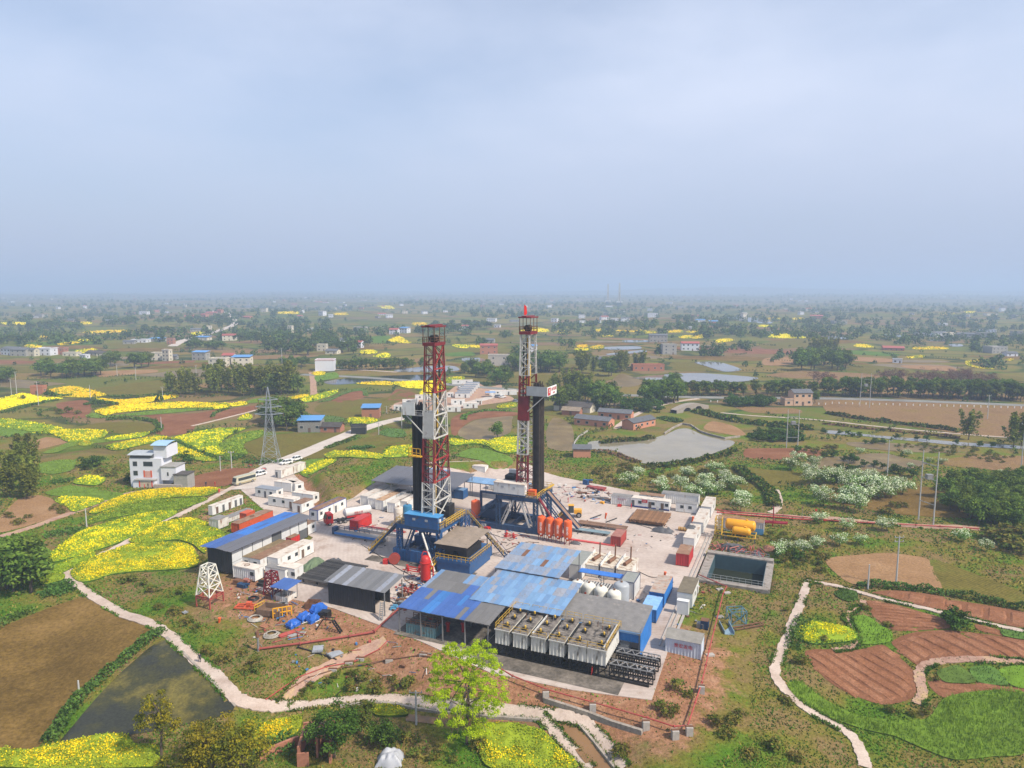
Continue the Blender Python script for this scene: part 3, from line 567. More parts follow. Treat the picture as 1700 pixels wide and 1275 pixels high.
# ---- more small plots filling the middle distance
def filler():
    rs = np.random.default_rng(77); pal = [SOIL,DRY,OLIVE,OLIVE,DRY,MUD,TERR,MUD]; made = 0; tries = 0
    while made < 130 and tries < 900:
        tries += 1; a = math.radians(rs.uniform(53,127)); r = math.exp(rs.uniform(math.log(235),math.log(900))); cx,cy = r * math.cos(a),r * math.sin(a)
        if inside(np.array([cx]),np.array([cy]),PAD)[0] or seg_dist(np.array([cx]),np.array([cy]),PAD)[0] < 30: continue
        s = rs.uniform(9,26) * (1 + r / 1400); th0 = rs.uniform(-.4,.4); pts = []
        for k in range(9):
            t = 2 * math.pi * k / 9; q = s * rs.uniform(.75,1.2); u_,v_ = math.cos(t) * q * 1.7,math.sin(t) * q * .8; pts.append((cx + u_ * math.cos(th0) - v_ * math.sin(th0),cy + u_ * math.sin(th0) + v_ * math.cos(th0)))
        pa = np.array(pts); hit = False
        for o in OCC:
            oa = np.array(o)
            if (oa[:,0].max() < pa[:,0].min()) or (oa[:,0].min() > pa[:,0].max()) or (oa[:,1].max() < pa[:,1].min()) or (oa[:,1].min() > pa[:,1].max()): continue
            if inside(oa[:,0],oa[:,1],pts).any() or inside(pa[:,0],pa[:,1],o).any(): hit = True; break
        if hit: continue
        n = len(pts); pp = [np.array(q) for q in pts]; o = []
        for i in range(n):
            a_,b_,c_,d_ = pp[i - 1],pp[i],pp[(i + 1) % n],pp[(i + 2) % n]
            o += [tuple(b_ * (1 - t) + c_ * t + (t * (1 - t)) * .35 * ((c_ - a_) * (1 - t) - (d_ - b_) * t)) for t in (0,.33,.66)]
        sheet('field',None,None,pal[rs.integers(0,len(pal))],.09,'small tilled or fallow plot in the middle distance','field',group='plots of the middle distance',pts=o); made += 1

# ------------------------------------------------------------------ crops
def unit(n):
    d = RNG.normal(size=(n,3)); return d / np.linalg.norm(d,axis=1)[:,None]
def leaves(C,size,bias=None,k=.8,asp=.6):
    n = len(C); nr = unit(n)
    if bias is not None: nr = nr + np.asarray(bias) * k; nr /= np.linalg.norm(nr,axis=1)[:,None] + 1e-9
    t = np.cross(nr,unit(n)); t /= np.linalg.norm(t,axis=1)[:,None] + 1e-9; b = np.cross(nr,t)
    s = (np.asarray(size) * .5).reshape(-1,1) if np.ndim(size) else size * .5
    V_ = np.stack([C + t * s,C + b * s * asp,C - t * s,C - b * s * asp],1).reshape(-1,3)
    return V_,np.arange(4 * n).reshape(n,4)
def blades(C,h,wd,lean=.25):
    n = len(C); a = RNG.uniform(0,2 * np.pi,n); e = np.column_stack([np.cos(a),np.sin(a),np.zeros(n)]) * (np.asarray(wd) * .5).reshape(-1,1)
    tip = C + np.column_stack([RNG.normal(0,lean,n) * h,RNG.normal(0,lean,n) * h,h])
    V_ = np.stack([C - e,C + e,tip],1).reshape(-1,3); return V_,np.arange(3 * n).reshape(n,3)
def area(pts):
    p = np.array(pts); x,y = p[:,0],p[:,1]; return abs(np.dot(x,np.roll(y,-1)) - np.dot(y,np.roll(x,-1))) / 2
def scatter(pts,n):
    p = np.array(pts); lo,hi = p.min(0),p.max(0); o = np.zeros((0,2)); a = max(area(pts),.1); tot = (hi - lo).prod()
    while len(o) < n:
        q = RNG.uniform(lo,hi,(int(min(400000,(n - len(o)) * tot / a * 1.15 + 20)),2)); o = np.vstack([o,q[inside(q[:,0],q[:,1],pts)]])
    return o[:n]
YEL = leaf_mat('rape_flower',(.78,.61,.02),.14,.05,.15); LGR = leaf_mat('rape_green',(.22,.31,.055),.2,.05,.15); YGR = leaf_mat('rape_bud',(.235,.305,.04),.2,.05,.15); RGR = leaf_mat('rape_leaf',(.12,.21,.035),.25,.05,.1)
STEM = leaf_mat('rape_stem',(.055,.105,.028),.3,.05,0); WHT = leaf_mat('wheat_blade',(.20,.30,.065),.2,.05,.2); WHD = leaf_mat('wheat_dark',(.13,.21,.045),.2,.05,.2)
VEG = leaf_mat('broad_bean_leaf',(.055,.108,.036),.3,.1,.1); VEG2 = leaf_mat('vegetable_leaf',(.085,.145,.048),.3,.1,.1)
def crop(reg,px,label,yel=.8,hh=1.0,name='rapeseed_field',cat='rapeseed',cover=.75,mats=None,group=None,patch=7.0,pts=None):
    pts = pts or outline(X(reg,px)); c = np.mean(np.array(pts),0); dist = math.hypot(c[0],c[1],CAM_H)
    step = max(1.6,dist / 90); vs,fs,nb = fill(pts,step,0)
    ed = {(f[i],f[(i + 1) % len(f)]) for f in fs for i in range(len(f))}; bd = [(i,j) for i,j in ed if (j,i) not in ed]; bset = {i for e in bd for i in e}
    top = vs.copy(); top[:,2] += np.array([hh * (.35 if i in bset else .62 + .3 * random.random()) for i in range(len(vs))]); nv = len(vs)
    V3 = np.vstack([top,vs - [0,0,.2]]).tolist(); F = [list(f) for f in fs]; MI = [1] * len(F)
    for i,j in bd: F.append([i,nv + i,nv + j,j]); MI.append(3)
    nr_ = dist < 245; sz = max(.24 if nr_ else .30,dist / 711 * (1.0 if nr_ else 1.25)); n = int(min(70000,cover * (2.6 if nr_ else 1.3) * area(pts) / sz ** 2)); q = scatter(pts,n); q = q + RNG.normal(0,.35 * sz,q.shape) * 1.5; d = seg_dist(q[:,0],q[:,1],pts)
    pn = vnoise(q[:,0],q[:,1],patch * 1.8,8) * .55 + vnoise(q[:,0],q[:,1],patch / 3,9) * .45
    r = RNG.random(n); edge = np.clip(d / (1.2 + dist / 400),0,1)
    py_ = np.clip(yel - (.16 if dist < 420 else 0) + (pn - .5) * (2.6 if .35 < yel < .9 else 1.2),0,1)
    mi = np.where(r < py_ * (.35 + .65 * edge),0,np.where(r < py_ + (.8 if yel > .35 else .55) * (1 - py_),1,2))
    z = hgt(q[:,0],q[:,1]) + hh * (.38 + .45 * edge * RNG.uniform(.5,1.15,n) + .25 * pn); C_ = np.column_stack([q,z])
    lv,lf = leaves(C_,sz * RNG.uniform(.7,1.4,n),np.tile([0,0,1.0],(n,1)),.55,.75)
    b = len(V3); me = bpy.data.meshes.new(name); me.from_pydata(V3 + lv.tolist(),[],F + (lf + b).tolist())
    for m in (mats or [YEL,YGR if yel > .35 else LGR,RGR,STEM]): me.materials.append(m)
    me.polygons.foreach_set('material_index',np.array([2 if yel < .35 else 1 if nr_ else 1 if yel < .7 or dist < 400 else 0] * len(fs) + [3] * len(bd) + mi.tolist(),np.int32)); me.update()
    o = link(name,me); tag(o,label,cat,group,'stuff'); OCC.append(pts); return o
def wheat(reg,px,label,hh=.75,mats=None,dens=9.0,name='wheat_field',cat='wheat',wd=.16,group=None):
    pts = outline(X(reg,px)); c = np.mean(np.array(pts),0); dist = math.hypot(c[0],c[1],CAM_H); k = max(1,dist / 130)
    vs,fs,nb = fill(pts,max(2,dist / 60),.22); n = int(min(42000,dens * area(pts) / k ** 2)); q = scatter(pts,n); pn = vnoise(q[:,0],q[:,1],4,4)
    C_ = np.column_stack([q,hgt(q[:,0],q[:,1])]); bv,bf = blades(C_,hh * (.75 + .5 * pn) * RNG.uniform(.8,1.2,n),wd * k * RNG.uniform(.8,1.4,n))
    mi = (RNG.random(n) < .4).astype(int); b = len(vs); me = bpy.data.meshes.new(name); me.from_pydata(vs.tolist() + bv.tolist(),[],[list(f) for f in fs] + (bf + b).tolist())
    for m in (mats or [WHT,WHD]): me.materials.append(m)
    me.polygons.foreach_set('material_index',np.array([1] * len(fs) + mi.tolist(),np.int32)); me.update(); o = link(name,me); tag(o,label,cat,group,'stuff'); OCC.append(pts); return o
def hedge(reg,px,wd,hh,label,mats=None,name='bean_row',cat='crop row',size=.5,dens=7.0,group=None,occ=True):
    c = chaikin([G(*q)[:2] for q in X(reg,px)],2,False); D = np.array(c); seg = np.hypot(*np.diff(D,axis=0).T); cum = np.concatenate([[0],np.cumsum(seg)]); Lg = cum[-1]
    dist = math.hypot(*D.mean(0)); k = max(1,dist / 170); size = size * k; n = int(dens * Lg * max(wd,.8) * (1 + hh) / k ** 1.6); s = RNG.uniform(0,Lg,n); x = np.interp(s,cum,D[:,0]); y = np.interp(s,cum,D[:,1])
    g = np.interp(s,cum,np.arctan2(np.gradient(D[:,1]),np.gradient(D[:,0]))); a = RNG.uniform(-1,1,n) ; o_ = a * wd / 2; x = x - np.sin(g) * o_; y = y + np.cos(g) * o_
    lump = .65 + .7 * vnoise(s,s * 0,2.2 * k,6); z = hgt(x,y) + hh * lump * np.sqrt(np.clip(1 - a * a * .8,0,1)) * RNG.random(n) ** .45
    V_,F_ = leaves(np.column_stack([x,y,z]),size * RNG.uniform(.6,1.3,n),np.tile([0,0,1.0],(n,1)),.4); mats = mats or [VEG,VEG2]
    me = npmesh(name,V_,F_,mats,RNG.integers(0,len(mats),n)); o = link(name,me); tag(o,label,cat,group,'stuff')
    if occ: OCC.append([tuple(q) for q in D + [0,.3]] + [tuple(q) for q in (D - [0,.3])[::-1]])
    return o
# near-left terraces
RT = 'rapeseed terraces between the narrow path and the dirt lane'
crop('L2',[(555,272),(700,190),(850,145),(1100,120),(1362,118),(1330,150),(1250,170),(1000,185),(800,215),(600,275)],'topmost yellow rapeseed terrace beside the dirt lane',.85)
crop('L2',[(530,345),(640,275),(850,205),(1080,190),(1250,180),(1292,190),(1120,250),(880,275),(700,305)],'green unflowered rapeseed terrace below the topmost yellow one',.06)
crop('L2',[(300,555),(400,460),(520,385),(760,310),(950,270),(1100,262),(1080,290),(950,350),(800,432),(620,500),(420,560),(320,582)],'half flowered yellow green rapeseed terrace above the path',.55)
crop('L2',[(800,450),(950,352),(1080,320),(1200,308),(1300,340),(1395,400),(1390,440),(1285,470),(1272,525),(1200,470),(1100,440),(950,455)],'dense yellow rapeseed beside the white field cabins',.86)
crop('L2',[(440,640),(560,560),(800,472),(950,460),(1150,465),(1220,520),(1230,600),(1100,625),(900,635),(700,655),(600,690),(490,702)],'large yellow rapeseed field inside the bend of the pale path',.82)
crop('L2',[(258,640),(400,580),(520,530),(590,520),(580,560),(460,612),(360,655)],'narrow green rapeseed strip under the half flowered terrace',.4)
crop('L2',[(250,690),(300,662),(400,655),(390,690),(270,722)],'small yellow rapeseed wedge at the path corner',.75)
wheat('L2',[(180,510),(260,480),(330,520),(300,570),(270,620),(215,600)],'pale green seedling patch behind the dark tree',.5)
hedge('L2',[(300,770),(380,745),(460,725)],6,1.3,'thick dark green bean patch at the path corner',size=.6)
hedge('L2',[(240,790),(320,770),(420,755)],3,1.1,'dark bean row below the corner patch',size=.6)
crop('L2',[(340,195),(420,172),(600,185),(650,200),(470,265),(420,240)],'yellow rapeseed plot above the dirt lane',.8)
wheat('L2',[(280,150),(360,115),(440,100),(620,130),(770,155),(640,195),(400,172)],'light green crop plot beside the white house path',.6)
crop('L2',[(462,75),(540,40),(640,50),(655,72),(590,102),(470,92)],'small yellow rapeseed plot below the house bank',.75)
hedge('L2',[(320,85),(400,70),(455,70)],5,.9,'dark green vegetable patch near the small rapeseed plot')
hedge('L2',[(280,410),(380,395),(510,378)],5,.9,'dark green vegetable rows beside the lane')
crop('L3',[(0,930),(180,942),(400,892),(640,840),(800,848),(850,900),(1000,920),(950,1045),(0,1045),(-60,1000)],'yellow rapeseed field along the weedy pond edge',.62,1.1)
crop('F5',[(-130,695),(0,690),(150,725),(185,740),(260,825),(365,945),(-120,945),(-190,845),(-220,775),(-230,700)],'rapeseed field inside the dyke by the bright tree',.66,1.1)
crop('F4',[(65,795),(130,692),(250,665),(340,652),(322,742),(180,800)],'rapeseed patch beside the ruined brick hut',.62,1.1)
crop('F4',[(735,592),(830,590),(900,602),(945,640),(860,650),(760,645)],'small rapeseed patch under the path wall',.66,1.1)
hedge('F4',[(70,830),(140,815),(240,790),(300,770)],3,1.2,'dark bean row in front of the rapeseed patch',size=.6)
hedge('F4',[(100,880),(200,850),(300,830)],3,1.0,'bean row along the broken brick wall',size=.6)
hedge('L3',[(1030,182),(940,235),(850,308),(700,440),(590,520),(500,602),(420,720),(300,890)],2.2,1.6,'dense bean row on the dyke between stubble and pond',size=.55,dens=12)
hedge('L3',[(-60,190),(60,120),(130,90),(215,60)],2.0,1.3,'bean row along the upper edge of the stubble',size=.55)
# left mid fields
crop('L1',[(0,655),(130,625),(230,645),(365,652),(250,668),(130,688),(0,722),(-60,735),(-60,660)],'yellow rapeseed field by the brick hut and poles',.88,group=None)
crop('L1',[(250,612),(400,586),(480,598),(605,632),(500,648),(330,642)],'bright rapeseed field below the furrowed round plot',.8)
crop('L1',[(530,650),(700,662),(985,633),(990,650),(800,680),(700,692),(600,672)],'long thin rapeseed strip below the bamboo grove',.9)
crop('L1',[(535,722),(700,690),(850,682),(1000,675),(1285,685),(1275,702),(1000,708),(800,722),(650,737),(600,750)],'wide yellow rapeseed terrace above the red plot',.85)
wheat('L1',[(480,752),(535,735),(600,752),(800,728),(1000,712),(1280,705),(1100,722),(850,745),(700,752),(560,764)],'green crop margin below the wide rapeseed terrace',.6)
crop('L1',[(0,770),(140,780),(330,815),(355,826),(200,842),(0,815),(-60,800)],'rapeseed terrace beside the dark bamboo at its lower edge',.72)
wheat('L1',[(0,815),(200,845),(180,858),(60,870),(0,860)],'pale green terrace between two rapeseed strips',.6)
crop('L1',[(180,850),(380,830),(592,835),(588,870),(480,897),(375,897),(300,857)],'yellow rapeseed terrace curving round the fallow plot',.85)
wheat('L1',[(240,962),(330,925),(420,892),(600,880),(640,892),(420,922),(330,955)],'narrow green terrace below the curving rapeseed',.6)
crop('L1',[(440,908),(500,897),(528,905),(500,920),(450,922)],'tiny yellow rapeseed plot within the green terraces',.8)
crop('L1',[(600,882),(720,860),(850,845),(800,870),(640,892)],'thin rapeseed strip behind the white house roof',.85)
crop('L1',[(595,922),(780,887),(900,865),(962,880),(840,908),(650,947)],'rapeseed plot touching the white house roofline',.75)
wheat('L1',[(190,1060),(250,1015),(340,1000),(430,1005),(400,1060),(300,1080)],'light green plot beside the leafy bush',.6)
crop('L1',[(970,880),(1230,825),(1385,825),(1320,850),(1255,895),(1235,925),(1270,975),(1160,960),(1060,920)],'bright rapeseed slope between the white house and the pylon',.72)
crop('L1',[(1245,912),(1330,862),(1400,845),(1485,835),(1470,870),(1385,902),(1375,940),(1400,965),(1300,1002),(1250,962)],'green rapeseed slope beside the pylon',.12)
crop('L1',[(968,895),(1100,950),(1225,1002),(1150,1008),(975,965)],'rapeseed strip along the foot of the bright slope',.85)
hedge('L1',[(985,890),(1080,940),(1180,985),(1260,1005),(1380,990)],2.2,1.3,'dark hedge line between two rapeseed slopes')
hedge('L1',[(600,775),(720,768),(820,772),(895,795),(908,830),(865,850)],3,1.4,'dark hedge ring round the oval brown plot')
hedge('L1',[(0,735),(80,722),(180,690),(330,660)],3,1.2,'dark hedge under the rapeseed by the poles')
hedge('L1',[(480,690),(560,672),(660,688)],4,1.4,'scrubby green hedge above the wide terrace')
hedge('L1',[(620,640),(760,645),(900,632),(985,628)],2.5,1.2,'dark hedge under the furrowed round plot')
hedge('L1',[(1195,760),(1215,735),(1290,708)],2,1.1,'dark hedge between two red plots')
hedge('L1',[(1380,1008),(1440,1018),(1540,1020),(1600,1008)],3,1.1,'green hedge at the feet of the pylon')
hedge('L1',[(250,625),(330,640),(400,642)],3,1.5,'dark green hedge beside the brick hut')
# mid fields behind the site
crop('M8',[(640,605),(720,575),(850,582),(965,598),(960,622),(900,618),(780,612)],'rapeseed strip below the road and the dark hedge',.85)
crop('M8',[(975,612),(1000,560),(1080,548),(1180,543),(1178,598),(1100,608)],'bright rapeseed block behind the grey shed',.92)
crop('M8',[(510,700),(560,660),(640,628),(710,630),(660,660),(600,690),(560,710)],'yellow rapeseed patch on the bank above the cabins',.72)
wheat('M8',[(490,670),(540,630),(640,618),(600,640),(530,690),(560,725),(510,710)],'pale green crop on the bank above the cabins',.6)
crop('M8',[(1355,510),(1480,520),(1600,508),(1700,498),(1760,508),(1760,575),(1690,590),(1620,580),(1560,548),(1480,535),(1360,545)],'big bright rapeseed field between the two masts',.92)
crop('M8',[(770,395),(840,388),(920,392),(945,405),(900,422),(800,425)],'rapeseed patch in front of the open brick barn',.9)
crop('M8',[(820,195),(940,184),(1020,186),(1020,205),(920,202)],'rapeseed sliver along the dark roadside pond',.9)
crop('M8',[(1020,190),(1120,182),(1235,180),(1300,178),(1320,225),(1250,262),(1190,268),(1180,240),(1205,225),(1100,220)],'large rapeseed field in front of the dark pond',.93)
crop('M8',[(1330,165),(1425,157),(1420,182),(1335,192)],'green yellow rapeseed patch by the camp trees',.55)
crop('M8',[(500,285),(590,258),(710,233),(700,255),(600,290),(530,302)],'curved bright rapeseed strip beside the small red plot',.62)
wheat('M8',[(600,300),(700,262),(800,225),(870,222),(890,265),(860,262),(850,235),(760,250),(680,290)],'green crop strip around the small red plot',.6,[VEG,VEG2])
wheat('M8',[(595,395),(650,375),(740,385),(755,405),(700,415),(610,410)],'dark green vegetable plot behind the blue roofed house',.6,[VEG,VEG2])
wheat('M8',[(945,475),(1000,448),(1080,455),(1105,490),(1020,498)],'dark green vegetable plot beside the road',.6,[VEG,VEG2])
hedge('M8',[(770,565),(830,555),(900,562)],4,1.1,'dark green hedge on the brown slope by the road')
crop('M8',[(10,320),(90,305),(100,330),(20,340)],'small rapeseed patch under the bamboo',.9)
crop('M8',[(105,310),(190,298),(210,312),(120,325)],'tiny rapeseed strip beside a thin path',.9)
crop('M8',[(150,395),(210,365),(235,390),(170,402)],'rapeseed wedge next to the pylon trees',.9)
wheat('M8',[(200,295),(280,275),(420,270),(400,290),(230,305)],'light green strip below the bamboo hill',.6)
crop('M8',[(430,275),(545,258),(545,270),(450,285)],'thin rapeseed strip at the foot of the bamboo hill',.85)
crop('M8',[(575,132),(640,128),(640,145),(585,148)],'rapeseed patch beside the white walled house',.9)
wheat('M8',[(590,150),(700,130),(720,160),(640,175),(600,185)],'green plot by the roadside pond',.6)
crop('M8',[(1620,318),(1720,302),(1720,328),(1625,335)],'rapeseed strip by the camp road',.85)
wheat('M8',[(1380,600),(1480,560),(1560,570),(1690,610),(1700,650),(1600,680),(1480,620)],'grassy green bank under the big rapeseed field',.4)
hedge('M8',[(650,560),(700,545),(760,525),(830,495)],3,1.0,'bushy verge along the road')
hedge('M8',[(1425,400),(1430,370),(1560,345),(1700,350)],3,.9,'green verge of the muddy hollow',mats=[VEG2,RGR])
# right foreground fields
wheat('F6',[(170,862),(235,850),(330,920),(500,1010),(700,1042),(870,1032),(950,935),(1100,900),(1365,908),(1365,1195),(1200,1222),(1000,1238),(800,1162),(700,1120),(530,1080),(340,1010),(220,932)],'lush green wheat field wrapped by the pale footpath',.9,dens=16)
crop('F6',[(212,620),(270,555),(400,570),(490,590),(508,642),(300,662)],'small rapeseed patch beside the red footpath',.72,1.0)
wheat('F6',[(488,532),(560,520),(640,570),(692,602),(680,650),(540,662),(505,600)],'green vegetable plot ringed by red earth',.6,[VEG2,RGR],14)
wheat('F6',[(915,802),(960,780),(1030,770),(1112,850),(960,852)],'dark green cabbage bed on the red terrace',.5,[VEG,VEG2],12,name='cabbage_bed',cat='cabbage')
wheat('F6',[(1080,782),(1200,778),(1272,865),(1125,852)],'second cabbage bed split off by a ditch',.5,[VEG,VEG2],12,name='cabbage_bed',cat='cabbage')
wheat('F6',[(1225,790),(1365,770),(1365,880),(1285,865)],'olive green vegetable bed beyond the cabbages',.4,[VEG2,RGR],10)
wheat('F6',[(1240,590),(1365,608),(1365,640),(1250,620)],'dark green vegetable strip beside the straight path',.5,[VEG,VEG2],10)
wheat('F6',[(405,405),(450,388),(515,400),(520,440),(470,448),(420,425)],'dark green bean patch at the fork of the paths',.7,[VEG],12)
hedge('F6',[(515,375),(620,372),(700,382),(820,392),(950,412)],2.2,1.5,'dense bean row in front of the tan field',size=.55,dens=11)
hedge('F6',[(960,412),(1100,438),(1360,492)],2.2,1.5,'dense bean row in front of the weedy field',size=.55,dens=11)
hedge('F6',[(200,690),(215,600),(260,530)],3,1.2,'dark bushes beside the small rapeseed patch',size=.5)
hedge('F6',[(200,670),(300,668),(500,660)],2,.7,'green margin under the small rapeseed patch',size=.4)
# red tilled ground of the right: one field each, with raised beds as its pieces
def tilled(px,label,ang,pitch,bw,reg='F6',name='ploughed_field'):
    o = sheet(name,reg,px,SOIL,.07,label,'field',step=3); pts = OCC[-1]; p = np.array(pts); c = p.mean(0); ca,sa = math.cos(ang),math.sin(ang)
    q = np.column_stack([(p[:,0] - c[0]) * ca + (p[:,1] - c[1]) * sa,-(p[:,0] - c[0]) * sa + (p[:,1] - c[1]) * ca])
    for y in np.arange(q[:,1].min() + pitch * .6,q[:,1].max() - pitch * .3,pitch):
        xs = []
        for i in range(len(q)):
            a,b = q[i],q[(i + 1) % len(q)]
            if (a[1] > y) != (b[1] > y): xs.append(a[0] + (b[0] - a[0]) * (y - a[1]) / (b[1] - a[1]))
        xs.sort()
        for x0,x1 in zip(xs[::2],xs[1::2]):
            x0 += .7; x1 -= .7
            if x1 - x0 < 2: continue
            n = max(2,int((x1 - x0) / 1.6)); mb = MB(); rows = []
            for i in range(n + 1):
                x = x0 + (x1 - x0) * i / n
                for k,(oy,oz) in enumerate([(-bw / 2,0),(-bw * .36,.2),(bw * .36,.2),(bw / 2,0)]):
                    yy = y + oy + random.uniform(-.07,.07); X_,Y_ = c[0] + x * ca - yy * sa,c[1] + x * sa + yy * ca; rows.append((X_,Y_,h1(X_,Y_) + .05 + oz * random.uniform(.8,1.25) * (0 if i in (0,n) else 1)))
            mb.add(rows,[(i * 4 + k,i * 4 + k + 1,i * 4 + k + 5,i * 4 + k + 4)[::-1] for i in range(n) for k in range(3)]); mb.build('planting_bed',SOIL2,o)
    return o
tilled([(262,692),(500,690),(640,662),(700,700),(790,780),(815,830),(812,900),(780,935),(640,960),(430,880),(330,800)],'red planted field of long parallel beds inside the wheat curve',R(-58),2.1,1.75)
tilled([(690,650),(760,612),(830,597),(1000,592),(1365,642),(1365,745),(1000,723),(880,738),(820,765),(740,700)],'red field of long slanting beds above the wheat',R(-62),2.3,1.9)
tilled([(562,442),(700,462),(860,505),(945,532),(978,580),(800,592),(700,588),(600,522),(580,470)],'red planted field of short rows below the straight path',R(-14),1.3,1.0)
tilled([(590,402),(700,391),(950,425),(965,492),(800,458),(650,415)],'narrow red strip of short beds under the bean row',R(58),3.6,3.0)
tilled([(985,440),(1365,504),(1365,578),(1150,538),(990,498)],'narrow red strip of beds under the farther bean row',R(58),3.6,3.0)
tilled([(870,850),(930,812),(985,852),(1140,862),(1365,882),(1365,912),(1120,898),(950,925)],'bare red strip between cabbages and wheat',R(-20),1.8,1.4)
tilled([(1110,560),(1230,590),(1245,618),(1125,590)],'small red wedge of beds beside the straight path',R(-20),1.6,1.2)
strip('path','F6',[(550,440),(545,465),(485,500),(468,530),(490,570),(522,640),(512,672),(400,690)],1.2,DIRTP,.14,'narrow red earth footpath round the vegetable plot','path',occ=False)
strip('path','F6',[(820,960),(850,900),(825,830),(840,775),(900,748),(1000,735),(1360,752)],1.6,DIRTP,.16,'red earth dyke path between the planted fields','path',occ=False)
# far bright strips
for rg,px in [('B1',[(170,487),(270,490),(265,505),(200,505)]),('B1',[(265,428),(330,425),(370,440),(280,445)]),('B1',[(390,478),(500,465),(515,475),(400,488)]),('B1',[(555,400),(830,388),(835,400),(600,410)]),('B1',[(510,455),(610,450),(615,460),(515,462)]),('B1',[(20,340),(180,340),(185,352),(40,354)]),('B1',[(1260,410),(1320,402),(1335,412),(1280,424)]),('B1',[(500,522),(620,512),(625,530),(520,540)]),('B1',[(180,512),(260,514),(265,524),(190,525)]),('B1',[(530,338),(600,336),(598,348),(540,350)]),
               ('B2',[(885,455),(960,430),(1000,450),(1030,475),(930,470)]),('B2',[(800,565),(850,540),(900,545),(890,570)]),('B2',[(705,525),(800,523),(812,540),(720,545)]),('B2',[(1310,485),(1420,490),(1400,508),(1330,502)]),('B2',[(1420,490),(1505,492),(1505,508),(1430,502)]),('B2',[(160,270),(280,266),(300,282),(180,282)]),('B2',[(820,232),(900,230),(930,248),(850,246)]),('B2',[(530,278),(615,276),(615,288),(540,288)]),('B2',[(70,420),(130,415),(135,432),(75,438)]),('B2',[(1050,340),(1140,342),(1140,358),(1060,358)]),
               ('B3',[(55,388),(150,372),(240,388),(230,400),(90,400)]),('B3',[(300,395),(355,392),(365,412),(310,408)]),('B3',[(540,385),(620,382),(625,395),(550,396)]),('B3',[(690,388),(790,392),(850,388),(860,400),(720,402)]),('B3',[(850,395),(940,398),(940,408),(860,410)]),('B3',[(1020,395),(1110,388),(1115,402),(1030,406)]),('B3',[(1180,430),(1240,415),(1255,438),(1190,445)]),('B3',[(1100,430),(1180,425),(1180,440),(1110,442)]),('B3',[(1335,455),(1435,445),(1445,460),(1350,472)]),('B3',[(425,490),(490,486),(495,502),(440,505)]),('B3',[(520,498),(590,488),(600,508),(530,512)]),('B3',[(410,512),(500,512),(500,522),(420,522)]),('B3',[(580,425),(650,420),(650,432),(590,434)]),('B3',[(1150,396),(1240,398),(1235,406),(1160,406)]),('B3',[(1620,358),(1700,358),(1700,368),(1630,368)]),
               ('B4',[(0,430),(100,412),(190,420),(270,440),(100,442)]),('B4',[(580,488),(640,482),(705,495),(700,503),(610,500)]),('B4',[(970,505),(1100,500),(1195,506),(1190,514),(990,516)]),('B4',[(780,512),(850,508),(850,520),(790,520)]),('B4',[(940,565),(1030,555),(1040,566),(950,575)]),('B4',[(1320,595),(1440,585),(1450,592),(1345,600),(1350,618),(1410,632),(1500,640),(1500,646),(1400,640),(1325,618)]),('B4',[(1585,582),(1625,578),(1625,588),(1590,590)]),('B4',[(10,310),(90,308),(100,318),(20,318)]),('B4',[(180,310),(240,308),(240,320),(190,320)]),('B4',[(1150,280),(1240,278),(1240,288),(1160,288)]),('B4',[(1310,265),(1370,263),(1370,275),(1320,275)])]:
    crop(rg,px,'thin far yellow rapeseed strip among the brown plots',.85,1.0,group='far rapeseed strips',cover=.8)

filler()

# ------------------------------------------------------------------ trees and shrubs
BARK = mat('bark',(.10,.075,.055),.9,var=.3,scale=3)
LM = dict(dark=[leaf_mat('leaf_dark',(.042,.075,.024)),leaf_mat('leaf_mid',(.066,.105,.032)),leaf_mat('leaf_light',(.10,.145,.046))],
          bam=[leaf_mat('bamboo_dark',(.062,.080,.026)),leaf_mat('bamboo_mid',(.10,.12,.036)),leaf_mat('bamboo_light',(.145,.160,.05))],
          lime=[leaf_mat('spring_leaf',(.40,.50,.022),trans=.5),leaf_mat('spring_leaf_deep',(.30,.42,.02),trans=.5),leaf_mat('spring_leaf_pale',(.48,.56,.045),trans=.5)],
          gold=[leaf_mat('olive_leaf',(.105,.105,.018)),leaf_mat('golden_leaf',(.175,.150,.022)),leaf_mat('dull_leaf',(.055,.066,.018))],
          red=[leaf_mat('red_twig',(.135,.062,.048),trans=0),leaf_mat('brown_twig',(.105,.068,.050),trans=0),leaf_mat('rust_twig',(.16,.085,.06),trans=0)],
          blos=[leaf_mat('blossom_shrub_leaf',(.16,.27,.05)),leaf_mat('blossom_shrub_deep',(.10,.18,.04)),leaf_mat('white_blossom',(.72,.77,.58),.15)],
          cit=[leaf_mat('citrus_leaf',(.034,.068,.020)),leaf_mat('citrus_light',(.055,.098,.03)),leaf_mat('citrus_dark',(.022,.045,.014))],
          scrub=[leaf_mat('scrub_brown',(.105,.085,.040),trans=0),leaf_mat('scrub_olive',(.085,.095,.034)),leaf_mat('scrub_green',(.060,.095,.028))],
          far=[leaf_mat('far_leaf',(.044,.074,.028)),leaf_mat('far_leaf_light',(.068,.10,.038)),leaf_mat('far_leaf_dark',(.022,.042,.016))])
for _k in ('dark','bam','cit','scrub','far','gold'):
    for _m in LM[_k]:
        for _n in _m.node_tree.nodes:
            if _n.type == 'HUE_SAT': _c = _n.inputs['Color'].default_value; _n.inputs['Color'].default_value = (_c[0] * 1.35,_c[1] * 1.3,_c[2] * 1.1,1)
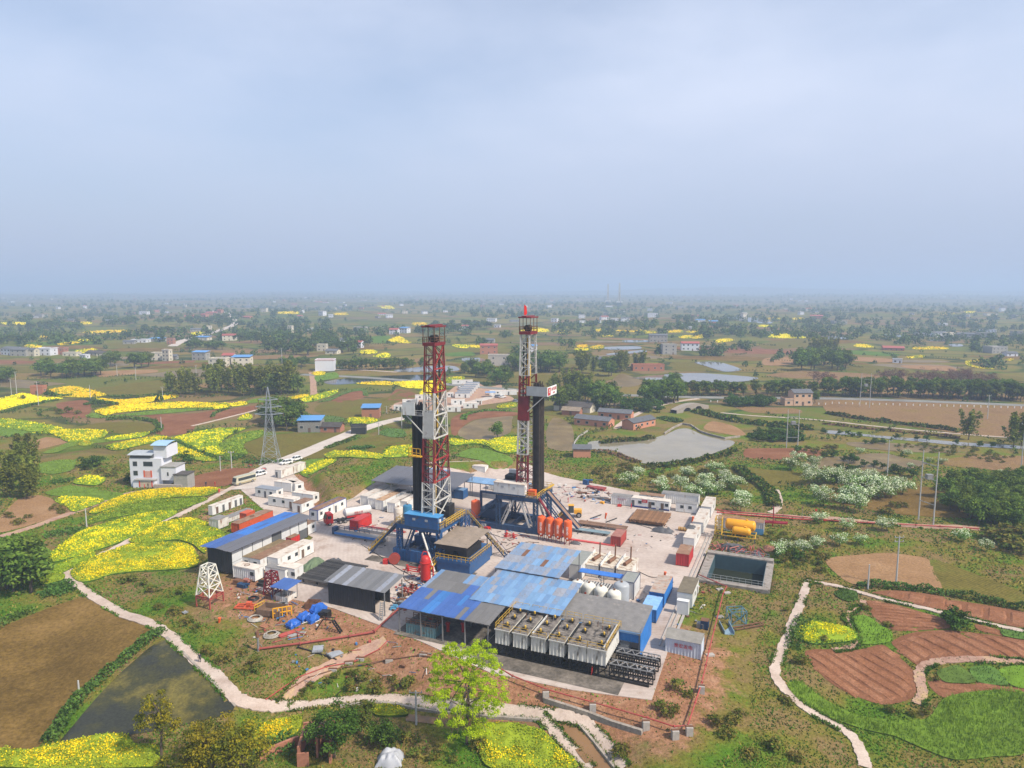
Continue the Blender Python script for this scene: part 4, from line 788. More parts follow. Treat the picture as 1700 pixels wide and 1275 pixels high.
def crown_mesh(blobs,per,size,mats,name='crown',top=None,droop=0,shell=.35,asp=.6):
    Vs = []; Fs = []; MI = []; b = 0
    for (c,r) in blobs:
        n = max(6,int(per)); d = unit(n); d[:,2] = np.where(d[:,2] < -.35,-d[:,2],d[:,2]); rad = r * RNG.random(n) ** shell
        C_ = np.array(c) + d * rad[:,None] * np.array([1,1,.8]); C_[:,2] -= droop * RNG.random(n) * r
        v,f = leaves(C_,size * RNG.uniform(.65,1.35,n),d + [0,0,.5],.9,asp); k = RNG.integers(0,10)
        mi = np.where(RNG.random(n) < .7,[0,0,0,1,1,1,1,2,2,0][k],RNG.integers(0,min(3,len(mats)),n))
        if top is not None: mi = np.where((C_[:,2] > top[0] + RNG.normal(0,top[1],n)) & (RNG.random(n) < top[2]),2,np.minimum(mi,1))
        Vs.append(v); Fs.append(f + b); MI.append(mi); b += len(v)
    return np.vstack(Vs),np.vstack(Fs),np.concatenate(MI)
def blobs_for(n,rx,rz,zc,r0,r1,seed):
    rs = np.random.default_rng(seed); o = []
    for i in range(n):
        d = rs.normal(size=3); d /= np.linalg.norm(d); q = rs.random() ** .4; o.append(((d[0] * rx * q,d[1] * rx * q,zc + d[2] * rz * q),rs.uniform(r0,r1)))
    return o
def trunk_mb(hgt_,r,limbs,seed):
    rs = random.Random(seed); mb = MB(); p = Vector((0,0,-.3)); k = 4
    for i in range(k):
        q = Vector((rs.uniform(-.15,.15) * hgt_ * .12 * (i + 1),rs.uniform(-.15,.15) * hgt_ * .12 * (i + 1),hgt_ * (i + 1) / k)); mb.tube(p,q,r * (1 - i / k * .6),7,r * (1 - (i + 1) / k * .6)); p = q
    for c in limbs:
        t = rs.uniform(.45,.9); mb.tube((0,0,hgt_ * t),c,r * .4,5,r * .1)
    return mb
PROTO = {}
def proto(kind,variant,blobs,per,size,mats,th,tr,top=None,droop=0,shell=.35,solo=False,asp=.6):
    v,f,mi = crown_mesh(blobs,per,size,mats,top=top,droop=droop,shell=shell,asp=asp)
    tb = trunk_mb(th,tr,[c for c,r in blobs[::max(1,len(blobs) // 5)]],variant)
    if solo:
        b = len(v); me = bpy.data.meshes.new(kind); tv = [list(q) for q in tb.v]; me.from_pydata(v.tolist() + tv,[],f.tolist() + [[b + i for i in q] for q in tb.f])
        for m in list(mats) + [BARK]: me.materials.append(m)
        me.polygons.foreach_set('material_index',np.concatenate([mi,np.full(len(tb.f),len(mats))]).astype(np.int32)); me.update(); PROTO.setdefault(kind,[]).append((None,me))
    else: PROTO.setdefault(kind,[]).append((tb.mesh('trunk',BARK),npmesh('crown',v,f,mats,mi)))
for s in range(4): proto('broadleaf_tree',s,blobs_for(18,2.6,2.5,4.0,1.2,1.9,s),75,.62,LM['dark'],4,.24)
for s in range(3):                      # bamboo: arching plumes
    bl = []; rs = random.Random(40 + s)
    for i in range(13):
        a = rs.uniform(0,6.28); rr = rs.uniform(.3,2.3); hh = rs.uniform(6,10.5)
        for t in (.35,.5,.65,.8,.92,1.0): bl.append(((math.cos(a) * rr * (.35 + t),math.sin(a) * rr * (.35 + t),hh * (t - .10 * t ** 4)),rs.uniform(.55,1.0) * (1.15 - .55 * t) * 1.35))
    proto('bamboo_clump',s,bl,17,.62,LM['bam'],7,.15,droop=.8)
for s in range(2): proto('olive_tree',s,blobs_for(22,2.9,2.6,5.6,.9,1.5,20 + s),120,.40,LM['gold'],5,.2,shell=.5)
for s in range(3): proto('blossom_bush',s,blobs_for(13,1.9,1.2,2.0,.7,1.1,60 + s),120,.26,LM['blos'],1.6,.10,top=(2.2,.5,.55))
for s in range(2): proto('citrus_bush',s,blobs_for(8,1.0,.8,1.2,.6,.9,70 + s),50,.38,LM['cit'],1.0,.09)
for s in range(2): proto('red_bare_tree',s,blobs_for(12,2.3,2.2,4.4,1.0,1.6,80 + s),60,.42,LM['red'],4,.16,shell=.6,asp=.25)
for s in range(2): proto('scrub_bush',s,blobs_for(7,1.3,.6,.7,.5,.9,90 + s),38,.36,LM['scrub'],.6,.05)
for s in range(2): proto('roadside_tree',s,blobs_for(13,1.6,2.6,3.9,.9,1.4,95 + s),62,.6,[LM['dark'][1],LM['bam'][1],LM['dark'][0]],4,.16)
for s in range(3): proto('far_tree',s,blobs_for(8,2.6,2.0,3.2,1.5,2.2,110 + s),26,1.25,LM['far'],4,.25,solo=True)
ALLP = {}
def plant(kind,p,sc,label,cat,group,rz=None,v=None):
    ps = PROTO[kind]; k = random.randrange(len(ps)) if v is None else v; tr,cr = ps[k]; rz = random.uniform(0,6.28) if rz is None else rz
    s = (sc * random.uniform(.85,1.2),sc * random.uniform(.85,1.2),sc)
    if tr is None: o = link(kind,cr,None,p,rz); o.scale = s; return tag(o,label,cat,group)
    o = thing(kind,label,cat,p,rz,group); o.scale = s; link('trunk',tr,o); link('crown',cr,o); return o
def grove(kind,reg,poly,n,sc,label,group,cat='tree',mind=None):
    pts = [G(*q)[:2] for q in X(reg,poly)]
    if len(pts) == 2: pts = [pts[0],pts[1],(pts[1][0] + .5,pts[1][1] + 3),(pts[0][0] + .5,pts[0][1] + 3)]
    n = int(n * 1.3); sc = (sc[0] * 1.12,sc[1] * 1.15); got = []; md = mind if mind is not None else math.sqrt(area(pts) / max(n,1)) * .55
    for q in scatter(pts,n * 14):
        if all((q[0] - g[0]) ** 2 + (q[1] - g[1]) ** 2 > md * md for g in got): got.append(q)
        if len(got) >= n: break
    for q in got: plant(kind,(q[0],q[1],h1(*q) - .1),random.uniform(*sc),label,cat,group)
def singles(kind,reg,pts,sc,label,group,cat='bush'):
    for q in X(reg,pts): plant(kind,Vector(G(*q)) - Vector((0,0,.1)),random.uniform(*sc),label,cat,group)
# --- left
grove('bamboo_clump',None,[(0,845),(48,840),(58,800),(50,760),(15,770),(0,790)],8,(.95,1.2),'tall dark bamboo clump above the dry scrub slope','dark bamboo above the scrub slope')
grove('broadleaf_tree',None,[(0,985),(45,992),(70,968),(35,945),(0,955)],5,(1.0,1.25),'dark leafy tree beside the bean patch and stubble','dark trees beside the stubble')
grove('broadleaf_tree','L1',[(190,545),(580,530),(560,505),(200,515)],12,(1.3,1.7),'dark tree in the grove below the grey roofed village','grove below the village')
grove('broadleaf_tree','L1',[(0,575),(60,570),(60,540),(0,545)],4,(1.1,1.4),'dark tree beside the wooden poles','trees by the wooden poles')
singles('broadleaf_tree','L1',[(760,478),(800,480),(840,475)],(1.6,1.9),'big round dark tree standing before the village houses','big round village trees','tree')
grove('broadleaf_tree','L1',[(590,475),(680,470),(660,450),(580,455)],4,(1.2,1.5),'dark tree between village houses','trees between village houses')
grove('bamboo_clump','L1',[(960,645),(1130,650),(1120,615),(960,610)],5,(1.2,1.5),'bamboo clump beside the tin roofed hut','bamboo by the tin roofed hut')
grove('bamboo_clump','L1',[(1150,640),(1420,640),(1680,625),(1660,590),(1380,590),(1180,605)],14,(1.3,1.8),'tall bamboo clump on the hill behind the pylon','bamboo hill behind the pylon')
grove('broadleaf_tree','L1',[(1460,635),(1690,622),(1650,600),(1470,610)],5,(1.3,1.6),'leafy tree among the bamboo hill','leafy trees of the bamboo hill')
grove('broadleaf_tree','L1',[(1430,815),(1600,845),(1690,810),(1660,760),(1520,770)],8,(1.25,1.5),'dark tree in the grove behind the blue roofed house','grove behind the blue roofed house')
singles('citrus_bush','L1',[(480,1040),(520,1030),(550,1035),(500,1055),(735,1130),(1040,1010),(1075,1020)],(1.3,1.9),'leafy dark bush near the white house','bushes near the white house')
singles('scrub_bush','L1',[(330,740),(370,735),(430,740),(300,720),(620,700),(120,660),(560,1070),(620,1090),(660,1060)],(1.2,2.2),'low scrub bush on the terraces','scrub on the terraces')
# --- bottom foreground
def big_tree(px,label,blobs,per,size,mats,th,tr,name='tree',shell=.5):
    v,f,mi = crown_mesh(blobs,per,size,mats,shell=shell); o = thing(name,label,'tree',Vector(G(*px)) - Vector((0,0,.2))); npm = npmesh('crown',v,f,mats,mi); link('crown',npm,o)
    trunk_mb(th,tr,[c for c,r in blobs[::max(2,len(blobs) // 14)]],5).build('trunk',BARK,o,True); return o
rs = random.Random(3); bl = []
for i in range(330):
    z = rs.uniform(2.6,15.6); wmax = 6.6 * math.sin(math.pi * min(1,(z - .6) / 16.4)) ** .7; a = rs.uniform(0,6.28); q = wmax * rs.random() ** .55; bl.append(((math.cos(a) * q,math.sin(a) * q,z),rs.uniform(.4,.8)))
big_tree((775,1236),'tall bright lime green spring tree beside the dyke rapeseed',bl,80,.235,LM['lime'],12.5,.26,'lime_tree')
big_tree((268,1262),'olive golden tree rising over the weedy pond corner',blobs_for(26,3.0,3.6,6.4,.7,1.3,201),110,.33,LM['gold'],9,.2,'olive_tree')
big_tree((355,1290),'wide golden green tree beside the pond corner',blobs_for(38,4.6,2.8,5.4,.9,1.6,202),120,.34,LM['gold'],6,.25,'olive_tree')
big_tree((405,1300),'dense golden green tree next to the ruin',blobs_for(30,3.6,2.6,5.2,.9,1.5,203),120,.34,LM['gold'],6,.25,'olive_tree')
big_tree((310,1310),'low golden shrub tree in front of the pond',blobs_for(26,3.6,2.0,4.0,.8,1.4,206),110,.34,LM['gold'],4,.2,'olive_tree')
big_tree((555,1258),'dark glossy evergreen tree leaning over the ruined hut',blobs_for(34,3.6,3.2,5.0,.9,1.5,204),120,.36,LM['cit'],5,.25,'evergreen_tree')
big_tree((600,1215),'grey green bushy tree beside the ruined hut',blobs_for(18,2.4,1.8,3.2,.7,1.2,207),100,.34,[LM['scrub'][1],LM['dark'][1],LM['scrub'][2]],3,.15,'evergreen_tree')
big_tree((640,1238),'dark round bush under the path wall',blobs_for(20,2.6,1.4,2.2,.8,1.3,205),100,.36,LM['cit'],2,.15,'evergreen_bush')
# --- centre back
grove('broadleaf_tree','F8',[(0,195),(180,205),(330,190),(320,170),(150,175),(0,165)],12,(1.4,1.8),'dark tree in the wood behind the flagged mast','wood behind the flagged mast')
grove('bamboo_clump','F8',[(350,200),(480,215),(470,180),(360,175)],5,(1.2,1.5),'bamboo clump beside the reddish bare tree','bamboo by the reddish tree')
grove('broadleaf_tree','F8',[(510,225),(610,220),(600,190),(510,190)],4,(1.3,1.6),'dark tree at the edge of the wet brown plot','trees by the wet plot')
grove('bamboo_clump','F8',[(610,200),(735,195),(730,170),(615,170)],6,(1.2,1.5),'pale bamboo clump near the brick ruin','bamboo near the brick ruin')
singles('broadleaf_tree','F8',[(890,285),(920,280)],(1.3,1.5),'round tree standing in the flooded paddy','trees in the flooded paddy','tree')
singles('red_bare_tree','F8',[(320,235),(350,235)],(1.2,1.4),'reddish bare tree beside the bamboo','reddish bare trees','tree')
grove('broadleaf_tree','F8',[(715,385),(850,390),(950,370),(930,345),(760,350)],9,(1.3,1.7),'dark round tree beside the stone bridge','trees beside the stone bridge')
grove('broadleaf_tree','F8',[(195,440),(330,380),(420,345),(560,370),(600,400),(500,420),(420,375),(300,410)],13,(1.2,1.6),'leafy tree over the old dark roofed house','trees over the old house')
grove('bamboo_clump','F8',[(200,350),(320,330),(480,330),(460,300),(250,310)],7,(1.1,1.4),'bamboo clump above the old dark roofed house','bamboo above the old house')
grove('citrus_bush','F8',[(610,425),(840,430),(830,395),(620,385)],16,(1.6,2.6),'tall green shrub behind the orange brick houses','shrubs behind the brick houses')
grove('roadside_tree','F8',[(960,335),(1320,335),(1310,315),(960,315)],16,(.9,1.2),'bushy tree in the row along the country road','trees along the country road')
grove('citrus_bush','F8',[(1205,388),(1350,398),(1490,390),(1480,368),(1220,365)],26,(1.4,2.0),'dense dark shrub in the roadside nursery block','nursery shrubs by the road')
grove('roadside_tree','F7',[(0,378),(400,372),(410,350),(0,350)],12,(1.0,1.3),'bushy tree in the row beside the peach house','trees beside the peach house')
grove('roadside_tree','F7',[(440,372),(1100,385),(1700,408),(1700,380),(1100,360),(440,350)],60,(1.2,1.6),'dark green tree in the long row beyond the guard posts','long tree row beyond the guard posts')
grove('red_bare_tree','F7',[(360,300),(500,300),(490,280),(370,280)],5,(1.0,1.3),'reddish bare tree behind the long row','reddish trees behind the long row')
grove('red_bare_tree','F7',[(760,300),(1200,320),(1500,330),(1480,285),(1300,270),(1000,285),(780,275)],34,(1.1,1.5),'red brown leafless tree in the thicket behind the row','red brown thicket')
grove('broadleaf_tree','F7',[(250,205),(420,218),(590,210),(570,165),(400,160),(270,165)],14,(1.5,2.0),'dark tree in the round copse among open plots','round copse among open plots')
grove('bamboo_clump','F7',[(360,135),(520,130),(500,100),(370,100)],6,(1.4,1.8),'bamboo clump at the back of the copse','bamboo of the copse')
singles('bamboo_clump','F7',[(1340,638)],(1.35,1.4),'single plump bamboo clump on the canal bank',None,'bamboo'); singles('bamboo_clump','F7',[(1620,690),(1670,680)],(1.4,1.5),'bamboo clump leaning over the canal','bamboo over the canal','bamboo')
singles('broadleaf_tree','F7',[(385,410)],(.9,1.0),'dark tree against the peach coloured house',None,'tree')
grove('broadleaf_tree','F7',[(1180,1010),(1300,940),(1480,920),(1700,900),(1700,1180),(1560,1260),(1400,1180),(1250,1110)],46,(.62,.85),'dark rounded tree in the dense wood by the pipeline track','dense wood by the pipeline track')
grove('scrub_bush','F7',[(1500,1260),(1700,1180),(1700,1330),(1600,1330)],12,(1.4,2.2),'scrub bush at the edge of the dense wood','scrub at the wood edge','bush')
grove('broadleaf_tree','M8',[(1390,150),(1500,160),(1640,215),(1700,200),(1690,175),(1560,130),(1420,115)],15,(.9,1.3),'dark tree in the belt behind the workers camp','tree belt behind the camp')
grove('roadside_tree','M8',[(720,122),(960,122),(1200,115),(1200,105),(960,110),(720,108)],22,(1.0,1.25),'bare stemmed tree in the row before the pale water','tree row before the pale water')
singles('broadleaf_tree',None,[(826,728)],(1.0,1.05),'lone slender tree by the muddy hollow',None,'tree')
grove('broadleaf_tree','M8',[(1085,445),(1160,450),(1165,420),(1095,415)],4,(.9,1.1),'small dark tree by the camp bend of the road','trees by the camp bend')
grove('broadleaf_tree','M8',[(400,105),(480,110),(560,112),(560,95),(420,88)],6,(.9,1.2),'dark tree by the white walled house','trees by the white walled house')
# --- right: blossom bushes, orchard, scrub
singles('blossom_bush','F7',[(230,830),(280,790),(385,810),(350,860),(350,920),(400,915),(480,915),(520,905),(620,905),(680,920),(730,915),(590,960),(650,965),(760,960),(800,950),(410,1000),(440,1050),(560,1020),(620,1030),(700,1040),(780,1010),(900,945),(930,980),(860,1000),(560,1070),(660,1090)],(1.15,1.6),'white blossoming bush in the thicket below the canal orchard','white blossom thicket')
singles('blossom_bush','F8',[(650,840),(715,800),(845,850),(835,885),(950,870),(985,800),(1070,870),(1110,890),(1160,885),(1090,840),(1150,775),(1200,820),(1230,850),(1260,870),(1300,950),(1290,985),(1020,920)],(1.1,1.5),'white blossoming bush behind the back row of cabins','blossom bushes behind the cabins')
singles('blossom_bush','F7',[(665,725),(960,740),(980,820),(1100,785),(1550,860),(1660,860),(1180,790)],(.6,.8),'small white blossoming bush in the canal orchard','small blossoms of the canal orchard')
singles('blossom_bush','F6',[(465,92),(665,92),(640,95),(545,165),(330,60),(320,190),(430,165),(1035,145),(1165,195),(245,215),(120,225),(150,210)],(.75,1.05),'small white blossoming bush below the pipeline track','small blossoms below the track')
singles('citrus_bush','F7',[(565,770),(600,770),(635,785),(695,805),(750,805),(805,820),(865,840),(920,850),(1000,870),(445,750),(500,745),(280,715),(1245,890),(1300,890),(1375,905),(1445,900),(1520,905),(540,825),(590,835),(640,840)],(1.1,1.5),'round citrus bush in the orchard line','citrus orchard lines')
singles('citrus_bush','F7',[(620,620),(590,610),(660,625),(700,665),(740,665),(780,660),(820,665),(760,650),(890,632),(1025,640),(1080,645),(1265,668),(1405,680),(1485,682),(450,600),(540,605)],(.8,1.3),'shrub standing on the canal bank','shrubs on the canal bank')
grove('citrus_bush','F7',[(0,650),(100,655),(300,665),(300,625),(100,605),(0,610)],20,(1.1,1.6),'dark shrub in the block below the double poles','dark shrubs below the double poles','bush')
grove('scrub_bush','F7',[(880,680),(1600,800),(1680,760),(1400,690),(1000,660)],34,(.55,.9),'small scrub bush in the grassy orchard','scrub in the grassy orchard','bush')
grove('scrub_bush','F7',[(850,1110),(1000,1100),(1020,1050),(900,1040),(300,700),(500,690),(520,720),(330,760)],16,(.8,1.4),'scrub bush beside the blossom thicket','scrub beside the blossoms','bush')
hedge('F8',[(1260,640),(1200,670),(1100,690),(1030,705),(900,735),(760,730)],3.0,1.8,'bushy hedge along the near bank of the fish pond',mats=LM['cit'] + LM['scrub'],name='hedge',cat='hedge',size=.7,dens=6)
hedge('F8',[(500,600),(600,590),(700,585),(800,570)],3,1.5,'shrubs along the far bank of the fish pond',mats=LM['scrub'] + LM['cit'],name='hedge',cat='hedge',size=.7)
hedge('F8',[(1270,740),(1330,790),(1400,830),(1460,880),(1480,960)],4,1.9,'dark winding hedge below the blossom thicket',mats=LM['cit'] + LM['scrub'],name='hedge',cat='hedge',size=.7,dens=7)
hedge('F8',[(1330,560),(1450,570),(1560,575),(1620,590)],6,2,'dark shrubs beyond the pond wall',mats=LM['cit'],name='hedge',cat='hedge',size=.7)
hedge('F8',[(1030,420),(1150,450),(1300,480),(1450,500),(1700,520)],6,2.0,'scrubby hedge band beyond the fish pond',mats=LM['scrub'] + LM['cit'],name='hedge',cat='hedge',size=.8,dens=4)
hedge('F8',[(840,455),(900,470),(950,480)],6,1.2,'bright green creeper bank by the stone bridge',mats=[VEG2,VEG],name='hedge',cat='hedge',size=.7)
hedge('F7',[(460,475),(650,510),(900,540),(1200,575),(1290,590)],3,1.6,'scrubby bank below the terraced field',mats=LM['scrub'] + LM['cit'],name='hedge',cat='hedge',size=.7)
hedge('F7',[(430,540),(700,570),(1000,600),(1290,630)],2.5,.9,'brown reeds on the canal bank',mats=[LM['scrub'][0],LM['red'][2]],name='reed_bank',cat='reeds',size=.6)
hedge('F8',[(450,645),(560,650),(640,685),(720,710)],3,1.0,'dry brown reeds at the pond margin',mats=[LM['scrub'][0],LM['red'][2]],name='reed_bank',cat='reeds',size=.6)
singles('scrub_bush','F6',[(60,1170),(90,1175),(110,1160),(280,560),(170,490),(575,490),(560,480),(660,565),(680,575),(230,745),(260,750),(340,640),(900,840),(860,1000),(800,1010),(700,1000)],(.5,.9),'low dark shrub beside the footpaths','shrubs beside the footpaths')
singles('citrus_bush','F6',[(1000,560),(1030,570),(1015,585),(225,240)],(1.1,1.6),'fresh green bush by the straight path','fresh bushes by the straight path')
singles('scrub_bush','F5',[(1450,820),(1230,760),(960,510),(920,620),(880,650),(860,600),(1000,540),(1300,640),(1250,680),(1180,700),(1330,870),(600,860),(640,850),(1600,880),(1560,560),(1640,340)],(.7,1.3),'brown scrub bush on the grassy slope below the cabins','scrub on the grassy slope')
singles('scrub_bush','F4',[(540,420),(620,440),(700,430),(780,450),(850,440),(900,470),(960,460),(640,500),(760,500),(20,390),(60,400),(90,360),(400,480),(480,470),(350,520),(860,820),(1000,860),(1100,880),(1200,890),(1350,830),(960,790)],(.6,1.2),'green brown scrub on the bank above the path','scrub on the path bank')
singles('scrub_bush','L2',[(1000,860),(1080,900),(1150,960),(1220,1000),(960,760),(880,720),(800,690),(1260,560),(1290,650),(1100,780),(1300,1150),(1400,1200),(1500,1150),(100,340),(60,300),(180,300),(350,250),(400,265)],(.7,1.4),'rough scrub beside the pale path and yard edge','scrub between path and yard')
grove('scrub_bush','F8',[(420,750),(640,720),(1000,760),(1200,740),(1260,800),(1000,830),(700,830),(560,850)],26,(.7,1.3),'scrub bush on the slope between pond and yard','scrub between pond and yard','bush')
grove('scrub_bush','F6',[(60,100),(350,130),(350,330),(300,330),(120,250)],22,(.6,1.0),'scrub bush around the settling pit','scrub around the settling pit','bush')
# --- wild grass on the near ground
def wild_grass():
    GR = [leaf_mat('grass_green',(.10,.185,.032),.3,0,.15),leaf_mat('grass_deep',(.055,.12,.022),.3,0,.15),leaf_mat('grass_dry',(.225,.17,.08),.3,0,.1),leaf_mat('grass_olive',(.13,.14,.044),.3,0,.1)]
    n = 330000; a = np.radians(RNG.uniform(48,132,n)); r = np.exp(RNG.uniform(math.log(84),math.log(300),n)); x = r * np.cos(a); y = r * np.sin(a); keep = np.ones(n,bool)
    keep &= ~occupied(x,y)
    vn = -(x - OX) * UY + (y - OY) * UX; d = seg_dist(x,y,PAD); bare = ((d < 14) & (vn < -8)) | (seg_dist(x,y,RAISE_F,False) < 6.5); keep &= ~(bare & (RNG.random(n) < .88))
    pn = vnoise(x,y,11,12) * .65 + vnoise(x,y,3.5,13) * .35; keep &= RNG.random(n) < .25 + 1.1 * np.clip(pn - .2,0,1)
    x,y,pn = x[keep],y[keep],pn[keep]; vx = []
    for e in VERGE:
        e = e[np.hypot(e[:,0],e[:,1]) < 210]
        if len(e): t_ = RNG.uniform(0,len(e) - 1,len(e) * 26); k_ = np.arange(len(e)); vx.append(np.column_stack([np.interp(t_,k_,e[:,0]),np.interp(t_,k_,e[:,1])]) + RNG.normal(0,.17,(len(t_),2)))
    vx = np.vstack(vx); vx = vx[vnoise(vx[:,0],vx[:,1],4,41) > .45]; x = np.concatenate([x,vx[:,0]]); y = np.concatenate([y,vx[:,1]]); pn = np.concatenate([pn,RNG.random(len(vx))]); n = len(x); dist = np.hypot(x,y); k = dist / 120
    C_ = np.column_stack([x,y,hgt(x,y) - .03 + np.where(np.arange(n) >= n - len(vx),.12,0)]); V_,F_ = blades(C_,RNG.uniform(.15,.42,n) * (.7 + .3 * k),RNG.uniform(.22,.45,n) * k,.5)
    r_ = RNG.random(n); g2 = vnoise(x,y,26,14); mi = np.where(r_ < .25 + (g2 - .5) * .9,2,np.where(r_ < .45 + (g2 - .5) * .5,3,np.where(pn > .55,0,1)))
    tag(link('wild_grass',npmesh('wild_grass',V_,F_,GR,mi)),'rough green and dry grass tufts over the near slopes','grass',kind='stuff')
wild_grass()

# ------------------------------------------------------------------ the drilling site
def W(u,v,z=0.0):
    x,y = xy(u,v); return Vector((x,y,z))
WH = mat('white_paint',(.64,.64,.62),.5,var=.08,rust=.26,rcol=(.34,.25,.17),rscale=.7,streak=True,perobj=.05)
WHR = mat('white_rusty',(.60,.58,.54),.6,var=.08,rust=.42,rcol=(.24,.13,.075),rscale=.8,streak=True,perobj=.05)
WROOF = mat('dusty_white_roof',(.56,.50,.43),.7,var=.14,rust=.36,rcol=(.30,.19,.12),rscale=.45,perobj=.10)
BROOF = mat('brown_roof',(.22,.125,.075),.8,var=.25,rust=.35,rcol=(.33,.25,.18),rscale=.5,perobj=.12)
GROOF = mat('grey_roof',(.20,.19,.18),.65,var=.2,rust=.2,rcol=(.32,.28,.24),rscale=.4,perobj=.1)
DKW = mat('charcoal_wall',(.030,.031,.033),.6,var=.2,rust=.2,rcol=(.07,.07,.07),wave=('X',2.2))
BLUE = mat('rig_blue',(.018,.085,.23),.45,var=.2,rust=.32,rcol=(.07,.06,.06),rscale=.8)
DBLUE = mat('dark_blue',(.02,.055,.125),.5,var=.2,rust=.28,rcol=(.05,.045,.045),rscale=.8)
CBLUE = mat('container_blue',(.03,.17,.48),.45,var=.12,rust=.15,rcol=(.14,.10,.08))
SKYB = mat('sky_blue_paint',(.10,.30,.55),.5,var=.15,rust=.25,rcol=(.14,.09,.06))
RED = mat('bright_red',(.46,.022,.018),.45,var=.15,rust=.22,rcol=(.2,.05,.03)); DRED = mat('mast_red',(.17,.017,.021),.5,var=.25,rust=.3,rcol=(.1,.03,.02)); PRED = mat('pipe_red',(.34,.06,.048),.6,var=.25,rust=.3,rcol=(.2,.12,.09))
ORG = mat('orange_paint',(.66,.11,.022),.45,var=.1,rust=.12,rcol=(.3,.08,.03)); CORG = mat('container_orange',(.50,.085,.028),.55,var=.12,rust=.2,rcol=(.2,.07,.04))
YELL = mat('safety_yellow',(.55,.34,.035),.5,var=.15,rust=.3,rcol=(.2,.13,.06)); TYEL = mat('tank_yellow',(.72,.34,.012),.4,var=.08,rust=.1,rcol=(.4,.17,.02))
MW = mat('mast_white',(.50,.49,.46),.5,var=.1,rust=.22,rcol=(.26,.17,.11)); GREY = mat('steel_grey',(.27,.27,.27),.5,.3,.15,rust=.2); LGREY = mat('galvanised',(.42,.44,.46),.45,.4,.1)
BLK = mat('black_steel',(.022,.021,.020),.55,.2,.3,rust=.25,rcol=(.07,.05,.04)); RUST = mat('rusty_steel',(.17,.082,.045),.75,var=.35,rust=.3,rcol=(.06,.04,.03)); DIRTY = mat('oily_deck',(.19,.165,.14),.75,var=.4,scale=1.2,rust=.55,rcol=(.045,.04,.036),rscale=1.1)
GLASS = mat('window_glass',(.035,.045,.05),.12,var=.2); DOOR = mat('door_brown',(.13,.085,.06),.6); DOORG = mat('door_grey',(.10,.105,.11),.6); TARPG = mat('green_tarpaulin',(.11,.155,.085),.7,var=.25); TARPK = mat('grey_tarpaulin',(.085,.085,.09),.7,var=.35,bump=.1); TARPB = mat('blue_tarpaulin',(.02,.105,.42),.45,var=.2); CONCB = mat('block_concrete',(.36,.33,.30),.9,var=.15,scale=2)
BS = [mat('sheet_blue_%d' % i,c,.42,.0,.10,scale=.7,rust=r_,rcol=(.22,.19,.16),rscale=.8,wave=('X',3.0),perobj=.10) for i,(c,r_) in enumerate([((.15,.27,.46),.34),((.18,.32,.51),.30),((.21,.29,.42),.46),((.055,.125,.36),.22),((.05,.18,.46),.18),((.165,.16,.155),.25),((.28,.30,.35),.45)])]
def marks(parent,txt,size,m,loc,rot,name='lettering',depth=.02,vertical=False):
    me = text_mesh(txt,size,depth,vertical); me.materials.clear(); me.materials.append(m); o = link(name,me,parent,loc); o.rotation_euler = rot; return o
def ribwall(mb,p,q,z0,z1,ribs=True,mi=0,d=.05,pitch=.55):
    p = Vector((*p,0)); q = Vector((*q,0)); L_ = (q - p).length; t = (q - p) / L_; n = Vector((t.y,-t.x,0)); pr = [(0,0)]
    if ribs:
        k = max(1,round(L_ / pitch)); w = L_ / k
        for i in range(k): a = i * w; pr += [(a + w * .10,0),(a + w * .28,-d),(a + w * .72,-d),(a + w * .90,0)]
    pr.append((L_,0)); vs = [];
    for z in (z0,z1): vs += [p + t * a + n * b + Vector((0,0,z)) for a,b in pr]
    k = len(pr); mb.add(vs,[(i,i + 1,k + i + 1,k + i) for i in range(k - 1)],mi)
